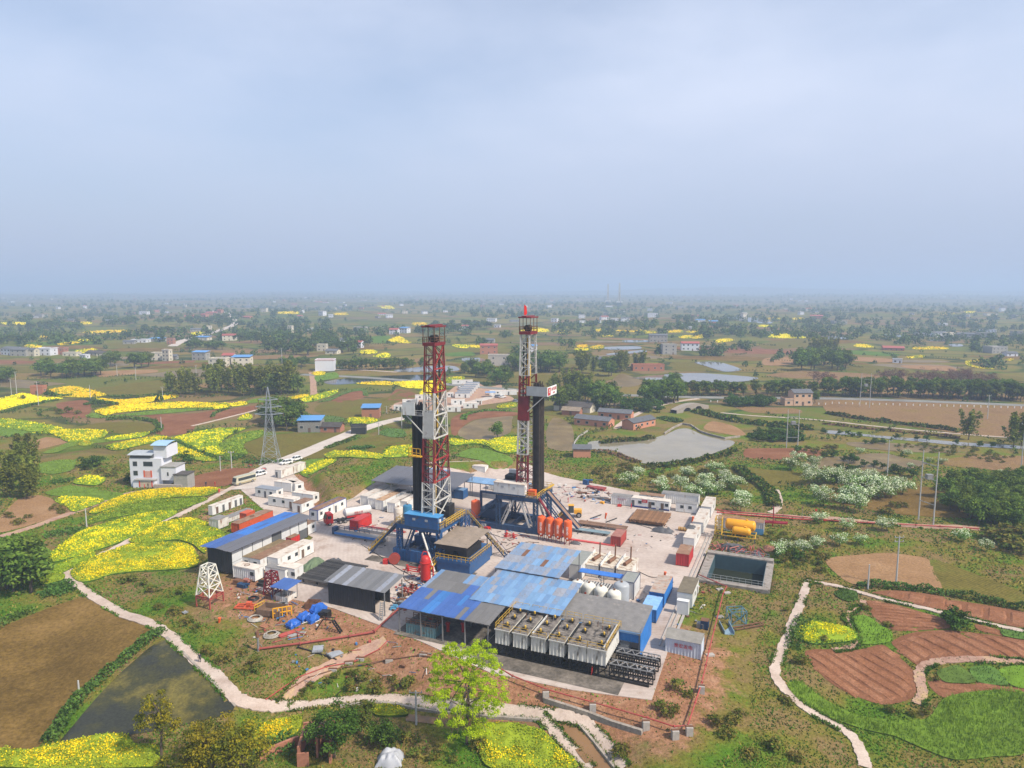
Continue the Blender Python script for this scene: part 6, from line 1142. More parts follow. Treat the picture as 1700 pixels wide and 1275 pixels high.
# mud tanks
MT = thing('mud_tank_deck','black steel skid base carrying the white mud tanks','platform',W(20.7,-38.2,.1),TH)
m_ = MB(); [m_.bx(0,19.4,y_,y_ + .35,1.7,2.2) for y_ in (.3,3,6,8.6)]; [m_.bx(0,26.2,y_,y_ + .3,.05,.35) for y_ in (.3,4.2,8.6)]; [m_.bx(x_,x_ + .3,y_,y_ + .3,.3,1.75) for x_ in np.arange(.2,19.4,1.6) for y_ in (.3,4.2,8.6)]; [m_.bar((x_,.4,.35),(x_ + 1.6,.4,1.8),.14) for x_ in np.arange(.2,18.4,1.6)]; m_.build('skid_frame',BLK,MT)
tx = [0.0,3.25,6.5,9.75,13.0,16.2]
MTL = ['beside the patched shed','second from the patched shed','third from the patched shed','third from the trusses','second from the trusses','at the trussed end']
for k in range(6):
    t = thing('mud_tank','rust streaked white mud tank with yellow motors, ' + MTL[k],'mud tank',W(20.7 + tx[k],-38.2,2.32),TH,'six white mud tanks'); w_ = 2.5 if k < 4 else 3.1; m_ = MB()
    for a,b in (((0,0),(w_,0)),((w_,0),(w_,9)),((w_,9),(0,9)),((0,9),(0,0))): ribwall(m_,a,b,0,2.6,True,d=.09,pitch=.7)
    m_.build('shell',mat('mudtank_white',(.60,.59,.55),.6,var=.08,rust=.30,rcol=(.10,.085,.07),rscale=1.0,streak=True),t); MB().bx(-.06,w_ + .06,-.12,9.12,2.56,2.64).build('deck',DIRTY,t); MB().bx(w_ + .07,w_ + .7,.1,9,2.2,2.3).build('gutter',BLK,t) if k < 4 else None; MB().bx(-.14,w_ + .2,-.2,-.06,2.5,2.68).build('edge_channel',MW,t)
    for y_ in (1.6,4.6,7.2):
        a = thing('agitator',None,None); a.parent = t; a.location = (w_ * .5 + random.uniform(-.3,.3),y_,2.64); MB().bx(-.45,.4,-.32,.32,0,.32).build('gearbox',BLK,a); MB().lathe([(.15,.0),(.18,.08),(.18,.42),(.1,.5)],10,(.1,0,.28)).build('motor',YELL,a,True)
    MB().rail([(0,0,2.64),(w_ + .2,0,2.64)],1.0,1.6,.025).build('handrail',YELL,t)
    if k in (0,5): xx = 0 if k == 0 else w_; MB().rail([(xx,0,2.64),(xx,9,2.64)],1.0,1.6,.03).build('handrail',YELL,t)
    MB().rail([(0,9,2.64),(w_ + .2,9,2.64)],1.0,1.6,.025).build('handrail',YELL,t)
    if k in (2,5): MB().bar((w_ * .05 if k == 2 else w_ - .5,.2,2.9),(w_ * .05 if k == 2 else w_ - .5,8.8,2.9),.22).build('crossing_pipe',MW,t)
    for j in range(3): x_ = random.uniform(.2,w_ - .2); y_ = random.uniform(.5,8.5); MB().tube((x_,y_,2.64),(x_ + .05,y_,3.7),.05,6).build('vent_pipe',random.choice([RUST,GREY]),t)
for k,v_ in enumerate((-37.4,-33.2)):
    T = thing('skid_truss',['black steel skid truss sticking out beside the bank','black steel skid truss sticking out beside the blue shed'][k],'truss',W(40.4,v_,.4),TH,'two skid trusses'); L_ = 7.0
    m_ = MB(); [m_.bar((0,y_,z_),(L_,y_,z_),.2) for y_ in (0,1.5) for z_ in (.1,1.5)]; [m_.bar((x_,y_,.1),(x_,y_,1.5),.16) for x_ in np.arange(0,7.1,.78) for y_ in (0,1.5)]; [m_.bar((x_,0,.1),(x_ + .78,0,1.5),.1) for x_ in np.arange(0,6.5,.78)]; m_.build('side_frame',BLK,T)
    m_ = MB(); [m_.bar((0,y_,2.1),(L_,y_,2.1),.14) for y_ in (0,1.5)]; [m_.bar((x_,0,2.1),(x_ + .78,1.5,2.1),.12) for x_ in np.arange(0,6.3,1.56)]; [m_.bar((x_ + .78,1.5,2.1),(x_ + 1.56,0,2.1),.12) for x_ in np.arange(0,5.6,1.56)]; [m_.bar((x_,y_,1.5),(x_,y_,2.1),.1) for x_ in np.arange(0,7.1,1.0) for y_ in (0,1.5)]; m_.build('top_lattice',GREY,T)

# ------------------------------------------------------------------ the two rigs
def rig(ou,ov,s,P):
    T = thing('drilling_rig',P['label'],'drilling rig',W(ou,ov,.1),TH); q = lambda a,b,z: (s * a,b,z)
    def bxs(mb,a0,a1,b0,b1,z0,z1,mi=0): mb.bx(min(s * a0,s * a1),max(s * a0,s * a1),b0,b1,z0,z1,mi); return mb
    FL = P['floor']; bm = P['blue']; f = P['front']
    # base
    for b0 in (f,f + 9.5): bxs(MB(),P['back'],6.5,b0,b0 + 1.6,.05,P['hull']).build('base_skid',bm,T)
    m = MB(); [bxs(m,a,a + .5,f + 1.6,f + 9.5,.3,1.3) for a in np.arange(P['back'],6.4,3.3)]; m.build('cross_beam',bm,T)
    m = MB(); [bxs(m,a,a + .12,f - .1,f,.1,P['hull']) for a in np.arange(P['back'],6.4,1.7)]; m.build('stiffener',bm,T)
    # floor
    fl = bxs(MB(),-6,5.6,f,f + 11.2,FL - .3,FL).build('drill_floor',DIRTY,T)
    m = MB(); [bxs(m,-6,5.6,b0,b0 + .4,FL - 1.3,FL - .3) for b0 in (f,f + 5.4,f + 10.8)]; [bxs(m,a,a + .4,f,f + 11.2,FL - 1.3,FL - .32) for a in (-6,-2,1.6,5.2)]; m.build('floor_girder',bm,T)
    for a in (-5.4,4.9):
        for b in (f + .5,f + 10.6):
            m = MB().lattice([q(a - .5,b - .4,1.2),q(a + .5,b - .4,1.2),q(a + .5,b + .4,1.2),q(a - .5,b + .4,1.2)],[q(a - .5,b - .4,FL - 1.2),q(a + .5,b - .4,FL - 1.2),q(a + .5,b + .4,FL - 1.2),q(a - .5,b + .4,FL - 1.2)],6,.22,.12); m.build('column',P['col'],T)
    for a0,a1 in ((-1.0,-4.2),(.8,3.4)):
        for b in (f + .3,f + 10.6):
            m = MB(); m.bar(q(a0,b,FL - 1.2),q(a1,b,1.4),.5,.42); m.bar(q(a0 + (.9 if a1 > 0 else -.9),b + .3,FL - 1.2),q(a1 + (.9 if a1 > 0 else -.9),b + .3,1.4),.25); [m.bar(q(a0 + (a1 - a0) * t,b,FL - 1.2 + (1.4 - FL + 1.2) * t),q(a0 + (a1 - a0) * (t + .12) + (.9 if a1 > 0 else -.9),b + .3,FL - 1.2 + (2.6 - FL) * (t + .12)),.12) for t in (.1,.35,.6,.8)]; m.build('raised_leg',P['leg'],T)
    MB().rail([q(5.5,f + .1,FL),q(-5.9,f + .1,FL),q(-5.9,f + 11.1,FL),q(5.5,f + 11.1,FL),q(5.5,f + 8,FL)],1.2,1.4,.05).build('handrail',YELL,T)
    # doghouse
    d = P['dog']; D_ = thing('doghouse',None,None); D_.parent = T; m = MB(); x0,x1 = d[0],d[1]
    for a,b in (((x0,d[2]),(x1,d[2])),((x1,d[2]),(x1,d[2] + 2.7)),((x1,d[2] + 2.7),(x0,d[2] + 2.7)),((x0,d[2] + 2.7),(x0,d[2]))): ribwall(m,a,b,d[3],d[3] + 2.7,P['dogrib'])
    m.build('cabin_wall',P['dogm'],D_); MB().bx(x0 - .1,x1 + .1,d[2] - .1,d[2] + 2.8,d[3] + 2.68,d[3] + 2.8).build('cabin_roof',P['dogr'],D_); MB().bx(x0,x1,d[2],d[2] + 2.7,d[3] - .35,d[3]).build('cabin_floor',DBLUE,D_)
    for k in (.25,.62): MB().bx(x0 + (x1 - x0) * k,x0 + (x1 - x0) * k + .7,d[2] - .06,d[2] + .01,d[3] + 1.5,d[3] + 2.0).build('vent_panel',LGREY,D_)
    MB().bx(x1 - .01,x1 + .25,d[2] + .4,d[2] + 1.1,d[3] + 1.6,d[3] + 2.2).build('air_conditioner',WH,D_); MB().rail([(x0,d[2] - .9,d[3]),(x1 + .9,d[2] - .9,d[3])],1.0).build('walkway_rail',YELL,D_) if P.get('walk') else None
    # mast
    zb,zt = FL,P['top']; wid = lambda z: 4.3 + (2.2 - 4.3) * (z - zb) / (zt - zb); aw = lambda z: 1.5 + (1.15 - 1.5) * (z - zb) / (zt - zb); cb = f + 5.6; am = P['am']
    for k,(z0,z1,m_) in enumerate(P['bands']):
        n = max(2,round((z1 - z0) / 2.1))
        for sg in (-1,1):
            m = MB()
            for inn in (0,.75):
                ch = [[q(am + e * aw(z),cb + sg * (wid(z) - inn),z) for e in (-1,1)] for z in np.linspace(z0,z1,n + 1)]
                for i in range(n):
                    w0 = .27 if not inn else .13
                    for e in (0,1): m.bar(ch[i][e],ch[i + 1][e],w0)
                    m.bar(ch[i][0],ch[i][1],.13)
                    m.bar(ch[i][i % 2],ch[i + 1][1 - i % 2],.13)
            for z in np.linspace(z0,z1,n + 1):
                for e in (-1,1): m.bar(q(am + e * aw(z),cb + sg * wid(z),z),q(am + e * aw(z),cb + sg * (wid(z) - .75),z),.12)
            m.build('mast_leg_section',m_,T)
        m = MB(); nb = max(1,round((z1 - z0) / 4.2)); zs = np.linspace(z0,z1,nb + 1)
        for i in range(nb):
            a = am - aw(zs[i]); m.bar(q(a,cb - wid(zs[i]),zs[i]),q(a,cb + wid(zs[i]),zs[i]),.28); a2 = am - aw(zs[i + 1])
            m.bar(q(a,cb - wid(zs[i]),zs[i]),q((a + a2) / 2,cb,(zs[i] + zs[i + 1]) / 2),.2); m.bar(q(a,cb + wid(zs[i]),zs[i]),q((a + a2) / 2,cb,(zs[i] + zs[i + 1]) / 2),.2); m.bar(q(a2,cb - wid(zs[i + 1]),zs[i + 1]),q((a + a2) / 2,cb,(zs[i] + zs[i + 1]) / 2),.2); m.bar(q(a2,cb + wid(zs[i + 1]),zs[i + 1]),q((a + a2) / 2,cb,(zs[i] + zs[i + 1]) / 2),.2)
        m.build('back_brace',mat('back_red',(.28,.028,.026),.5,var=.2,rust=.25) if m_ is DRED else m_,T)
    cr = bxs(MB(),am - 1.5,am + 1.6,cb - 2.5,cb + 2.5,zt,zt + .7).build('crown_beam',DRED,T)
    m = MB(); [m.bar(q(am + a,cb + b,zt + .7),q(am + a,cb + b,zt + 4.1),.12) for a in (-1.4,1.5) for b in (-2.3,0,2.3)]; m.rail([q(am - 1.5,cb - 2.4,zt + .7),q(am + 1.6,cb - 2.4,zt + .7),q(am + 1.6,cb + 2.4,zt + .7),q(am - 1.5,cb + 2.4,zt + .7),q(am - 1.5,cb - 2.4,zt + .7)],1.2,1.0,.04); m.build('crown_cage',RUST,cr)
    for b in (-.9,-.3,.3,.9): MB().lathe([(.75,-.1),(.85,0),(.75,.1)],14,q(am,cb + b,zt + 1.5),0,1).build('sheave',BLK,cr)
    m = bxs(MB(),am - 1.7,am + 1.8,cb - 2.6,cb + 2.6,zt + 4.1,zt + 4.4); bxs(m,am - .6,am + .6,cb - 3.0,cb + 3.0,zt + 4.4,zt + 4.65); m.build('crown_top',DRED,cr)
    for k in range(8): t = k / 7 - .5; MB().bar(q(am + t * .6,cb + (-.9 + (k % 4) * .6),zt),q(am + t * .5,cb + (-.5 + (k % 4) * .3),P['block'] + 2),.05).build('drilling_line',BLK,T)
    bxs(MB(),am - .6,am + .6,cb - .5,cb + .5,P['block'] - 1.2,P['block'] + 1.8).build('travelling_block',YELL,T); bxs(MB(),am - .5,am + .5,cb - .45,cb + .45,P['block'] - 7.5,P['block'] - 1.6).build('top_drive',YELL,T); m = MB(); m.bar(q(am,cb - .25,zb),q(am,cb - .25,zt - 1),.22); m.build('guide_rail',YELL,T)
    m = MB().tube(q(am - 1.0,cb - 3.2,zb),q(am - .8,cb - 2.2,zt - 14),.14,6); m.build('standpipe',GREY,T); MB().path([q(am - .8,cb - 2.2,zt - 14),q(am - .2,cb - 1.2,zt - 15.5),q(am + .2,cb - .4,zt - 20),q(am + .1,cb,P['block'] - 6)],.12,6).build('mud_hose',BLK,T)
    m = MB(); [m.bar(q(am + x_,cb + y_,zb),q(am + x_ * .7,cb + y_ * .6,zt - 2),.16) for x_,y_ in ((-.9,-2.6),(-.7,2.4),(.5,-3.0),(-1.0,1.0),(-1.1,-1.2))]; m.build('service_line',BLK,T); m = MB(); [m.bar(q(am - .9,cb + 3.3 - .045 * (z_ - zb),z_),q(am - .3,cb + 3.3 - .045 * (z_ - zb),z_),.07) for z_ in np.arange(zb,zt,.6)]; m.build('mast_ladder',MW,T)
    for z0,z1,m_ in P['panels']: m = MB(); zz = [z0,z1]; m.add([q(am - aw(z0),cb - wid(z0) - .12,z0),q(am + aw(z0),cb - wid(z0) - .12,z0),q(am + aw(z1),cb - wid(z1) - .12,z1),q(am - aw(z1),cb - wid(z1) - .12,z1)],[(0,1,2,3)] if s > 0 else [(3,2,1,0)]); m.build('wind_wall',m_,T)
    # racking board
    zk = P['board']; B = bxs(MB(),am + 1.2,am + 6.4,cb - 3.4,cb + 3.0,zk,zk + .2).build('racking_board',GREY,T); m = MB(); m.rail([q(am + 6.4,cb - 3.4,zk + .2),q(am + 1.3,cb - 3.4,zk + .2)],1.1); m.build('handrail',MW,B); MB().bar(q(am + 1.2,cb - 3.3,zk - 4),q(am + 5.6,cb - 3.3,zk),.2).build('brace',MW,B); MB().bar(q(am + 1.2,cb + 2.9,zk - 4),q(am + 5.6,cb + 2.9,zk),.2).build('brace',MW,B)
    if P['banner']:
        m = bxs(MB(),am + 1.0,am + 6.4,cb - 3.6,cb - 3.5,zk + .1,zk + 2.5); m.build('wind_screen',LGREY,B); m = bxs(MB(),am + 6.5,am + 6.65,cb - 3.6,cb + 3.2,zk + .1,zk + 2.4); m.build('banner_board',TXW,B)
        MB().bx(s * (am + 6.66),s * (am + 6.7),cb - 3.3,cb - 1.4,zk + .3,zk + 2.2).build('banner_logo',TX,B); marks(B,'川庆钻探',.95,TX,(s * (am + 6.7),cb + 1.0,zk + 1.6),(R(90),0,R(90))); marks(B,'ZJ70DB',.55,TX,(s * (am + 6.7),cb + 1.0,zk + .65),(R(90),0,R(90))); marks(B,'B',1.5,TXW,(s * (am + 6.72),cb - 2.35,zk + 1.4),(R(90),0,R(90)))
    else:
        bxs(MB(),am + 3.2,am + 6.4,cb - 3.6,cb - 3.5,zk + .1,zk + 3.0).build('wind_screen',WH,B); bxs(MB(),am + 6.4,am + 6.5,cb - 3.5,cb + 3,zk + .1,zk + 3.0).build('wind_screen',WH,B)
        m = bxs(MB(),am + 1.4,am + 4.4,cb - 4.6,cb - 3.2,zk - 9.2,zk - 9.0); m.rail([q(am + 1.4,cb - 4.6,zk - 9.2),q(am + 4.4,cb - 4.6,zk - 9.2),q(am + 4.4,cb - 3.2,zk - 9.2)],2.0,1.0,.06); m.build('stabbing_board',mat('board_yellow',(.60,.33,.02)),T)
    # V-door ramp, slides, stairs
    m = MB(); m.bar(q(5.6,cb + 1.5,FL - .2),q(P['ramp'],cb + 1.5,.4),1.9,.35); m.build('pipe_ramp',P['rampm'],T); m = MB(); [m.bar(q(5.6,cb + 1.5 + e,FL),q(P['ramp'],cb + 1.5 + e,.6),.2,.5) for e in (-1.05,1.05)]; m.build('ramp_edge',DBLUE,T)
    MB().stair(q(P['ramp'] - .8,f + 2.6,.1),q(5.7,f + 2.6,FL),1.2,0,22).build('stairway',P['stairm'],T); m = MB(); m.bar(q(5.6,f + .9,FL - .2),q(P['ramp'] - 2.2,f + .9,.2),.9,.3); m.build('escape_slide',P['slide'],T)
    return T,q,bxs,cb,am
# right rig
FLR = 9.6; wm = MW
RR,q,bxs,cb,am = rig(0.2,27.2,1,dict(label='drilling rig with white legs, red and white mast and a flag on its crown',floor=FLR,blue=DBLUE,front=-6.6,back=-12.6,hull=1.5,col=DBLUE,leg=MW,dog=(-6.4,2.2,-6.9,FLR + .35),dogm=WH,dogr=WROOF,dogrib=False,top=50.6,
    bands=[(FLR,20.0,DRED),(20.0,28.8,MW),(28.8,40.2,DRED),(40.2,50.6,MW)],am=.7,panels=[(28.8,35.0,DRED)],board=35.2,banner=True,ramp=14.6,rampm=mat('worn_ramp',(.24,.15,.10),.6,var=.3),stairm=DBLUE,slide=DRED,block=41))
MB().add([(-.5,cb,55.4),(-.45,cb + .05,58.0),(.1,cb + .3,57.6),(.25,cb + .35,55.8),(.0,cb + .2,55.3)],[(0,1,2,3,4)]).build('flag',mat('flag_red',(.75,.025,.015),.7),RR); MB().bar((-.5,cb,55.2),(-.46,cb + .05,58.2),.07).build('flag_pole',GREY,RR)
m = MB(); [m.bar((x_,y_,.2),(x_,y_,8.2),.55) for x_ in (-12.6,) for y_ in (-1.5,)]; m.bar((-12.6,-1.5,8.0),(-6.4,-1.5,8.0),.55); m.bar((-11.5,-5.5,2.6),(-6.4,-5.8,7.6),.5); m.build('pipe_portal',DBLUE,RR)
m = MB(); m.bx(-12.2,-7,-3.6,4.5,1.5,3.9); m.tube((-9.8,-3,4.3),(-9.8,4,4.3),1.0,12); m.build('drawworks',DBLUE,RR); m = MB(); m.bx(-5.8,-2.6,-2.5,3.0,FLR,FLR + 2.6); m.box((-4.4,0,FLR + 3.1),(2.4,3,1.0)); m.build('floor_machinery',BLK,RR); MB().bx(-5.6,-3.2,1.2,2.4,FLR,FLR + 4.5).build('pump_unit',WH,RR); MB().bx(2.6,4.4,-5.4,-4.0,FLR,FLR + 1.5).build('tool_box',ORG,RR)
MB().rail([(5.6,-2,FLR),(5.6,-6.4,FLR)],1.2,1.2,.06).build('handrail',YELL,RR); MB().bar((5.6,-1.8,FLR + .8),(7.2,1.2,FLR + 1.8),.3,.4).build('boom',YELL,RR)
m = MB(); m.lathe([(1.5,-.5),(1.5,-.35),(.9,-.3),(.9,.3),(1.5,.35),(1.5,.5)],18,(9.6,3.6,1.6),0,1); o = m.build('cable_reel',RUST,RR,True)
# left rig
FLL = 9.0
LR,q,bxs,cb,am = rig(-12.6,-1.6,-1,dict(label='blue drilling rig with red and white mast and a blue doghouse',floor=FLL,blue=BLUE,front=-6.0,back=-13.6,hull=2.7,col=BLUE,leg=DBLUE,dog=(-3.0,5.6,-6.4,FLL - .3),dogm=BLUE,dogr=mat('dog_roof',(.06,.25,.50),.5,var=.1,rust=.1),dogrib=False,top=49.4,
    bands=[(FLL,18.6,MW),(18.6,28.6,DRED),(28.6,39.0,MW),(39.0,49.4,DRED)],am=-2.0,panels=[(28.8,34.6,mat('dull_screen',(.42,.41,.39),.6,var=.1,rust=.2))],board=33.6,banner=False,ramp=15.4,rampm=BLK,stairm=YELL,slide=DBLUE,block=38))
# drawworks deck with its brown lid (the side away from the ramp)
m = MB(); m.bx(6.2,14.6,-8.6,2.5,2.5,3.1); m.bx(6.4,14.4,-8.4,2.3,.2,2.5); m.build('engine_deck',BLUE,LR); m = MB().rail([(6.2,-8.6,3.1),(14.6,-8.6,3.1),(14.6,2.5,3.1)],1.2,1.0,.045); m.build('handrail',YELL,LR)
for x_ in (7.4,10.6): m = MB(); m.bx(x_,x_ + 2.2,-6.6,1,3.1,4.9); m.tube((x_ + 1.1,-6,5),(x_ + 1.1,.6,5),.7,10); m.build('engine',BLK,LR)
sheets(LR,(5.6,-8.2,6.2),(8.2,0,0),(0,11.5,.5),2,2,lambda i,j: mat('brown_lid',(.27,.215,.165),.8,var=.2,rust=.4,rcol=(.14,.11,.085),rscale=.4),'lid_sheet')
m = MB(); [m.bar((x_,y_,3.1),(x_,y_,6.2),.16) for x_ in (6,13.4) for y_ in (-7.8,2.8)]; m.build('lid_post',BLK,LR); MB().bx(6,13.4,-7.9,-7.8,5.2,6.15).build('lid_skirt',BLK,LR)
MB().bar((1.6,-6.5,FLL - 1.5),(6.2,-9.2,.2),.35).build('raking_strut',MW,LR); MB().stair((4.6,-9.6,.1),(6.4,-7.2,3.0),.9,0,8).build('stairway',YELL,LR)
MB().stair((17.0,5.5,.1),(7.0,6.2,FLL),1.2,0,24).build('long_stairway',DBLUE,LR); MB().rail([(16.6,4.8,.6),(7.0,5.5,FLL)],1.0,1.1,.05).build('handrail',YELL,LR); m = MB(); m.bar((6.0,-4.2,FLL),(6.2,5.0,FLL),1.0,.2); m.build('side_walkway',DIRTY,LR); MB().rail([(6.5,-4.2,FLL),(6.6,5.0,FLL)],1.2,1.2,.06).build('handrail',YELL,LR); m = MB().lattice([(6.6,2.8,2),(7.8,2.8,2),(7.8,5,2),(6.6,5,2)],[(6.6,2.8,FLL),(7.8,2.8,FLL),(7.8,5,FLL),(6.6,5,FLL)],4,.18); m.build('stair_tower',BLUE,LR)
m = MB(); m.lathe([(1.25,-.5),(1.25,-.4),(.8,-.35),(.8,.35),(1.25,.4),(1.25,.5)],16,(0,0,1.3),0,1); T = thing('cable_reel','red cable reel on a grey stand by the blue rig','reel',W(*uv(655,937),.1),TH + .3); m.build('drum',mat('reel_red',(.35,.06,.04),.6),T,True); MB().bar((-1,0,0),(0,0,1.3),.15).bar((1,0,0),(0,0,1.3),.15).build('stand',GREY,T); MB().bx(-2.6,-1.5,-.5,.5,0,1.1).build('winch_box',RED,T)
m = MB(); m.bx(-1.8,1.6,-1.5,1.5,FLL,FLL + 2.2); m.box((3.4,2.2,FLL + 1.6),(2.4,2.8,3.0)); m.build('floor_machinery',BLK,LR)
# stands of drill pipe
def stands(ou,ov,a0,a1,b0,b1,z0,z1,label,m):
    mb = MB(); rs = random.Random(1)
    for a in np.arange(a0,a1,.33):
        for b in np.arange(b0,b1,.36):
            if rs.random() < .88: t = rs.uniform(-.05,.05); mb.bar((a + t,b + t,z0),(a * .97 + rs.uniform(-.08,.08),b * .97,z1 + rs.uniform(-.5,1.0)),.13,mi=rs.randrange(len(m)))
    T = tag(mb.build('drill_pipe_stand',m,None,False,W(ou,ov,.1),TH),label,'drill pipe',None,'stuff')
stands(-12.6,-1.6,-2.4,-.6,-3.4,.9,FLL + .05,35.5,'black bundle of drill pipe standing in the blue rig',[mat('black_pipe',(.020,.018,.016),.5,.3,.3),mat('black_pipe_b',(.035,.031,.028),.5,.3,.3)])
stands(.2,27.2,3.0,4.9,-3.4,.6,FLR + .05,37.6,'brown black bundle of drill pipe standing in the flagged rig',[mat('brown_pipe',(.06,.048,.040),.5,.3,.45),mat('brown_pipe_b',(.13,.095,.07),.5,.3,.4),mat('brown_pipe_c',(.035,.03,.027),.5,.3,.4)])
# catwalks and pipe racks
T = thing('catwalk','blue edged catwalk with railings in front of the blue rig','catwalk',W(-41.5,.3,.1),TH); MB().bx(0,14.5,0,2.2,.1,.9).build('deck',mat('catwalk_grey',(.25,.24,.23),.7),T); MB().bx(0,14.5,-.12,0,.4,.95).build('edge',CBLUE,T); MB().rail([(0,2.2,.9),(9,2.2,.9)],1.0,1.6,.05).build('handrail',DBLUE,T); MB().bx(-1,0,.3,1.9,.1,1.9).build('winch',DBLUE,T)
T = thing('catwalk','grey catwalk with handrails beside the scarlet container','catwalk',W(-38,5.2,.1),TH); MB().bx(0,12,0,1.6,.05,.7).build('deck',mat('catwalk_pale',(.40,.37,.35),.8),T); MB().rail([(0,0,.7),(12,0,.7)],1.0,1.6,.05).build('handrail',DBLUE,T); MB().bx(0,12,3.2,4.2,.02,.25).build('red_trough',PRED,T)
def pipes(name,label,p,L_,n,rows,r,m,axis='u',rz=0.0,cat='pipes',rack=True,sag=0):
    T = thing(name,label,cat,p,TH + rz); rs = random.Random(len(label)); me = MB().tube((0,0,0),(L_,0,0),r,8).mesh('pipe',m,True)
    for j in range(rows):
        for i in range(n): o = link('pipe',me,T,(rs.uniform(-.25,.25),(i + .5 * (j % 2)) * r * 2.15,(.55 if rack else .05) + r + j * r * 1.9)); o.rotation_euler = (0,0,rs.uniform(-.006,.006) * (0 if n > 8 else 2))
    if rack:
        for t in (.15,.5,.85): mm = MB().bx(L_ * t - .12,L_ * t + .12,-.3,n * r * 2.15 + .3,.38,.55); [mm.bx(L_ * t - .1,L_ * t + .1,y_,y_ + .25,0,.4) for y_ in (0,n * r * 1.05,n * r * 2.1)]; mm.build('rack_beam',BLK,T)
    return T
BPI = mat('casing_black',(.060,.056,.052),.5,.2,.25,perobj=.6); RPI = mat('casing_rust',(.22,.115,.055),.75,.1,.3,perobj=.25); GPI = mat('pipe_grey',(.13,.115,.10),.6,.3,.25,perobj=.3)
a_ = uv(494,968); pipes('pipe_rack','rack of long black casing pipes beside the dark store',W(a_[0],a_[1],.5),10.2,28,1,.19,BPI)
a_ = uv(1102,877); pipes('pipe_stack','low stack of rusty brown tubes before the windowed cabin',W(a_[0],a_[1],.1),9.5,34,3,.13,RPI,rz=R(90) ); a_ = uv(1086,868)
pipes('pipe_stack','short stack of dark grey tubes next to the rusty one',W(a_[0],a_[1],.1),8.5,14,2,.13,GPI,rz=R(85))
a_ = uv(958,873); pipes('pipe_row','row of worn brown pipes lying on the yard by the ramp',W(a_[0],a_[1],.1),13,8,1,.16,mat('worn_brown',(.20,.12,.08),.7,.1,.3,perobj=.3)); a_ = uv(955,884); pipes('pipe_row','row of pale blue grey tubes on the yard',W(a_[0],a_[1],.1),9,6,1,.14,mat('bluegrey_tube',(.24,.33,.36),.5,.2,.2,perobj=.2))
a_ = uv(942,897); T = thing('red_trough','long pinkish red trough lying on the yard','trough',W(a_[0],a_[1],.1),TH); MB().bx(0,12,0,.8,0,.28).build('channel',mat('trough_red',(.55,.08,.07),.6,var=.1),T)
for px_,lb in (((980,862),'thin toothed rail lying on the yard beside the loader'),((1006,868),'thin toothed rail lying on the open yard')):
    T = thing('toothed_rail',lb,'rail',W(*uv(*px_),.1),TH + R(68),'toothed rails'); m = MB().bx(0,5,0,.2,0,.15); [m.bx(k * .6,k * .6 + .15,-.3,.05,0,.12) for k in range(8)]; m.build('rail',BLK,T)
def lump(name,label,p,sx,sy,h_,m,seed,cat='tarpaulin',rz=0.0):
    rs = np.random.default_rng(seed); n = 18; g = np.linspace(-1,1,n); A,B = np.meshgrid(g,g); rr = np.maximum(abs(A),abs(B)); Z = h_ * (1 - rr ** 3) * (.55 + .6 * vnoise(A * 3 + seed,B * 3,.8,seed)) + rs.normal(0,.03,A.shape) * (rr < .97); Z[rr > .97] = 0
    V_ = np.column_stack([(A * sx / 2 * (1 + .08 * np.sin(B * 5))).ravel(),(B * sy / 2 * (1 + .08 * np.cos(A * 4))).ravel(),Z.ravel()]); ix = np.arange(n * n).reshape(n,n); F_ = np.stack([ix[:-1,:-1],ix[:-1,1:],ix[1:,1:],ix[1:,:-1]],-1).reshape(-1,4)
    o = link(name,npmesh(name,V_,F_,m),None,p,TH + rz); return tag(o,label,cat)
lump('tarpaulin','crumpled green tarpaulin over crates beside the white cabin',W(*uv(520,942),.1),3.4,6.0,2.0,TARPG,3); lump('tarpaulin','grey tarpaulin over a heap by the pipe rack',W(*uv(555,938),.1),3.4,3.0,1.5,TARPK,4); lump('tarpaulin','grey tarpaulin heap in front of the rusty tubes',W(*uv(1100,882.5),.1),5.4,3.2,1.0,TARPK,5); lump('tarpaulin','grey tarpaulin draped on the white cabin roof',W(*uv(1147,876,2.95),3.0),2.2,3.0,.6,TARPK,6)
lump('tarpaulin','bundle of net and hose by the orange silos',W(*uv(955,903),.1),2.6,1.6,.6,TARPK,7); T = thing('barrel_group','orange brown wooden cable drums by the tarpaulin heap','drums',W(*uv(1128,881),.1),TH); [MB().lathe([(.5,-.3),(.5,.3)],10,(k * .7,0,.5),0,0).build('drum',mat('drum_wood',(.42,.25,.09),.8),T) for k in range(4)]
# settling pit
T = thing('settling_pit','concrete walled settling pit with railing and dark green water','pit',W(48.5,7.6,0),TH); PITC = mat('pit_concrete',(.27,.24,.21),.9,var=.2,scale=1,rust=.4,rcol=(.15,.12,.09)); MB().bx(-1.0,13.4,-.9,.8,-4,.6).build('wall',PITC,T); MB().bx(-1.0,13.6,14.6,16.4,-4,1.25).build('wall',PITC,T); MB().bx(-1.0,.8,-.7,16.0,-4,.7).build('wall',PITC,T); MB().bx(12.2,13.7,-.7,16.0,-4,.66).build('wall',PITC,T)
LIN = mat('pit_liner',(.045,.085,.10),.5,var=.15); MB().bx(.8,12.2,14.5,14.6,-4,1.0).build('liner',LIN,T); MB().bx(.8,.9,.8,14.6,-4,.7).build('liner',LIN,T); MB().bx(12.1,12.2,.8,14.6,-4,.7).build('liner',LIN,T)
MB().bx(.8,12.2,.8,14.6,-4,-2.3).build('water',water_mat('pit_water',(.022,.026,.014),.08),T); MB().rail([(0,.2,.75),(12.6,.2,.75)],1.1,1.3,.03).build('railing',LGREY,T); MB().rail([(12.6,15.6,1.25),(4,15.6,1.25)],1.1,1.3,.03).build('railing',LGREY,T)
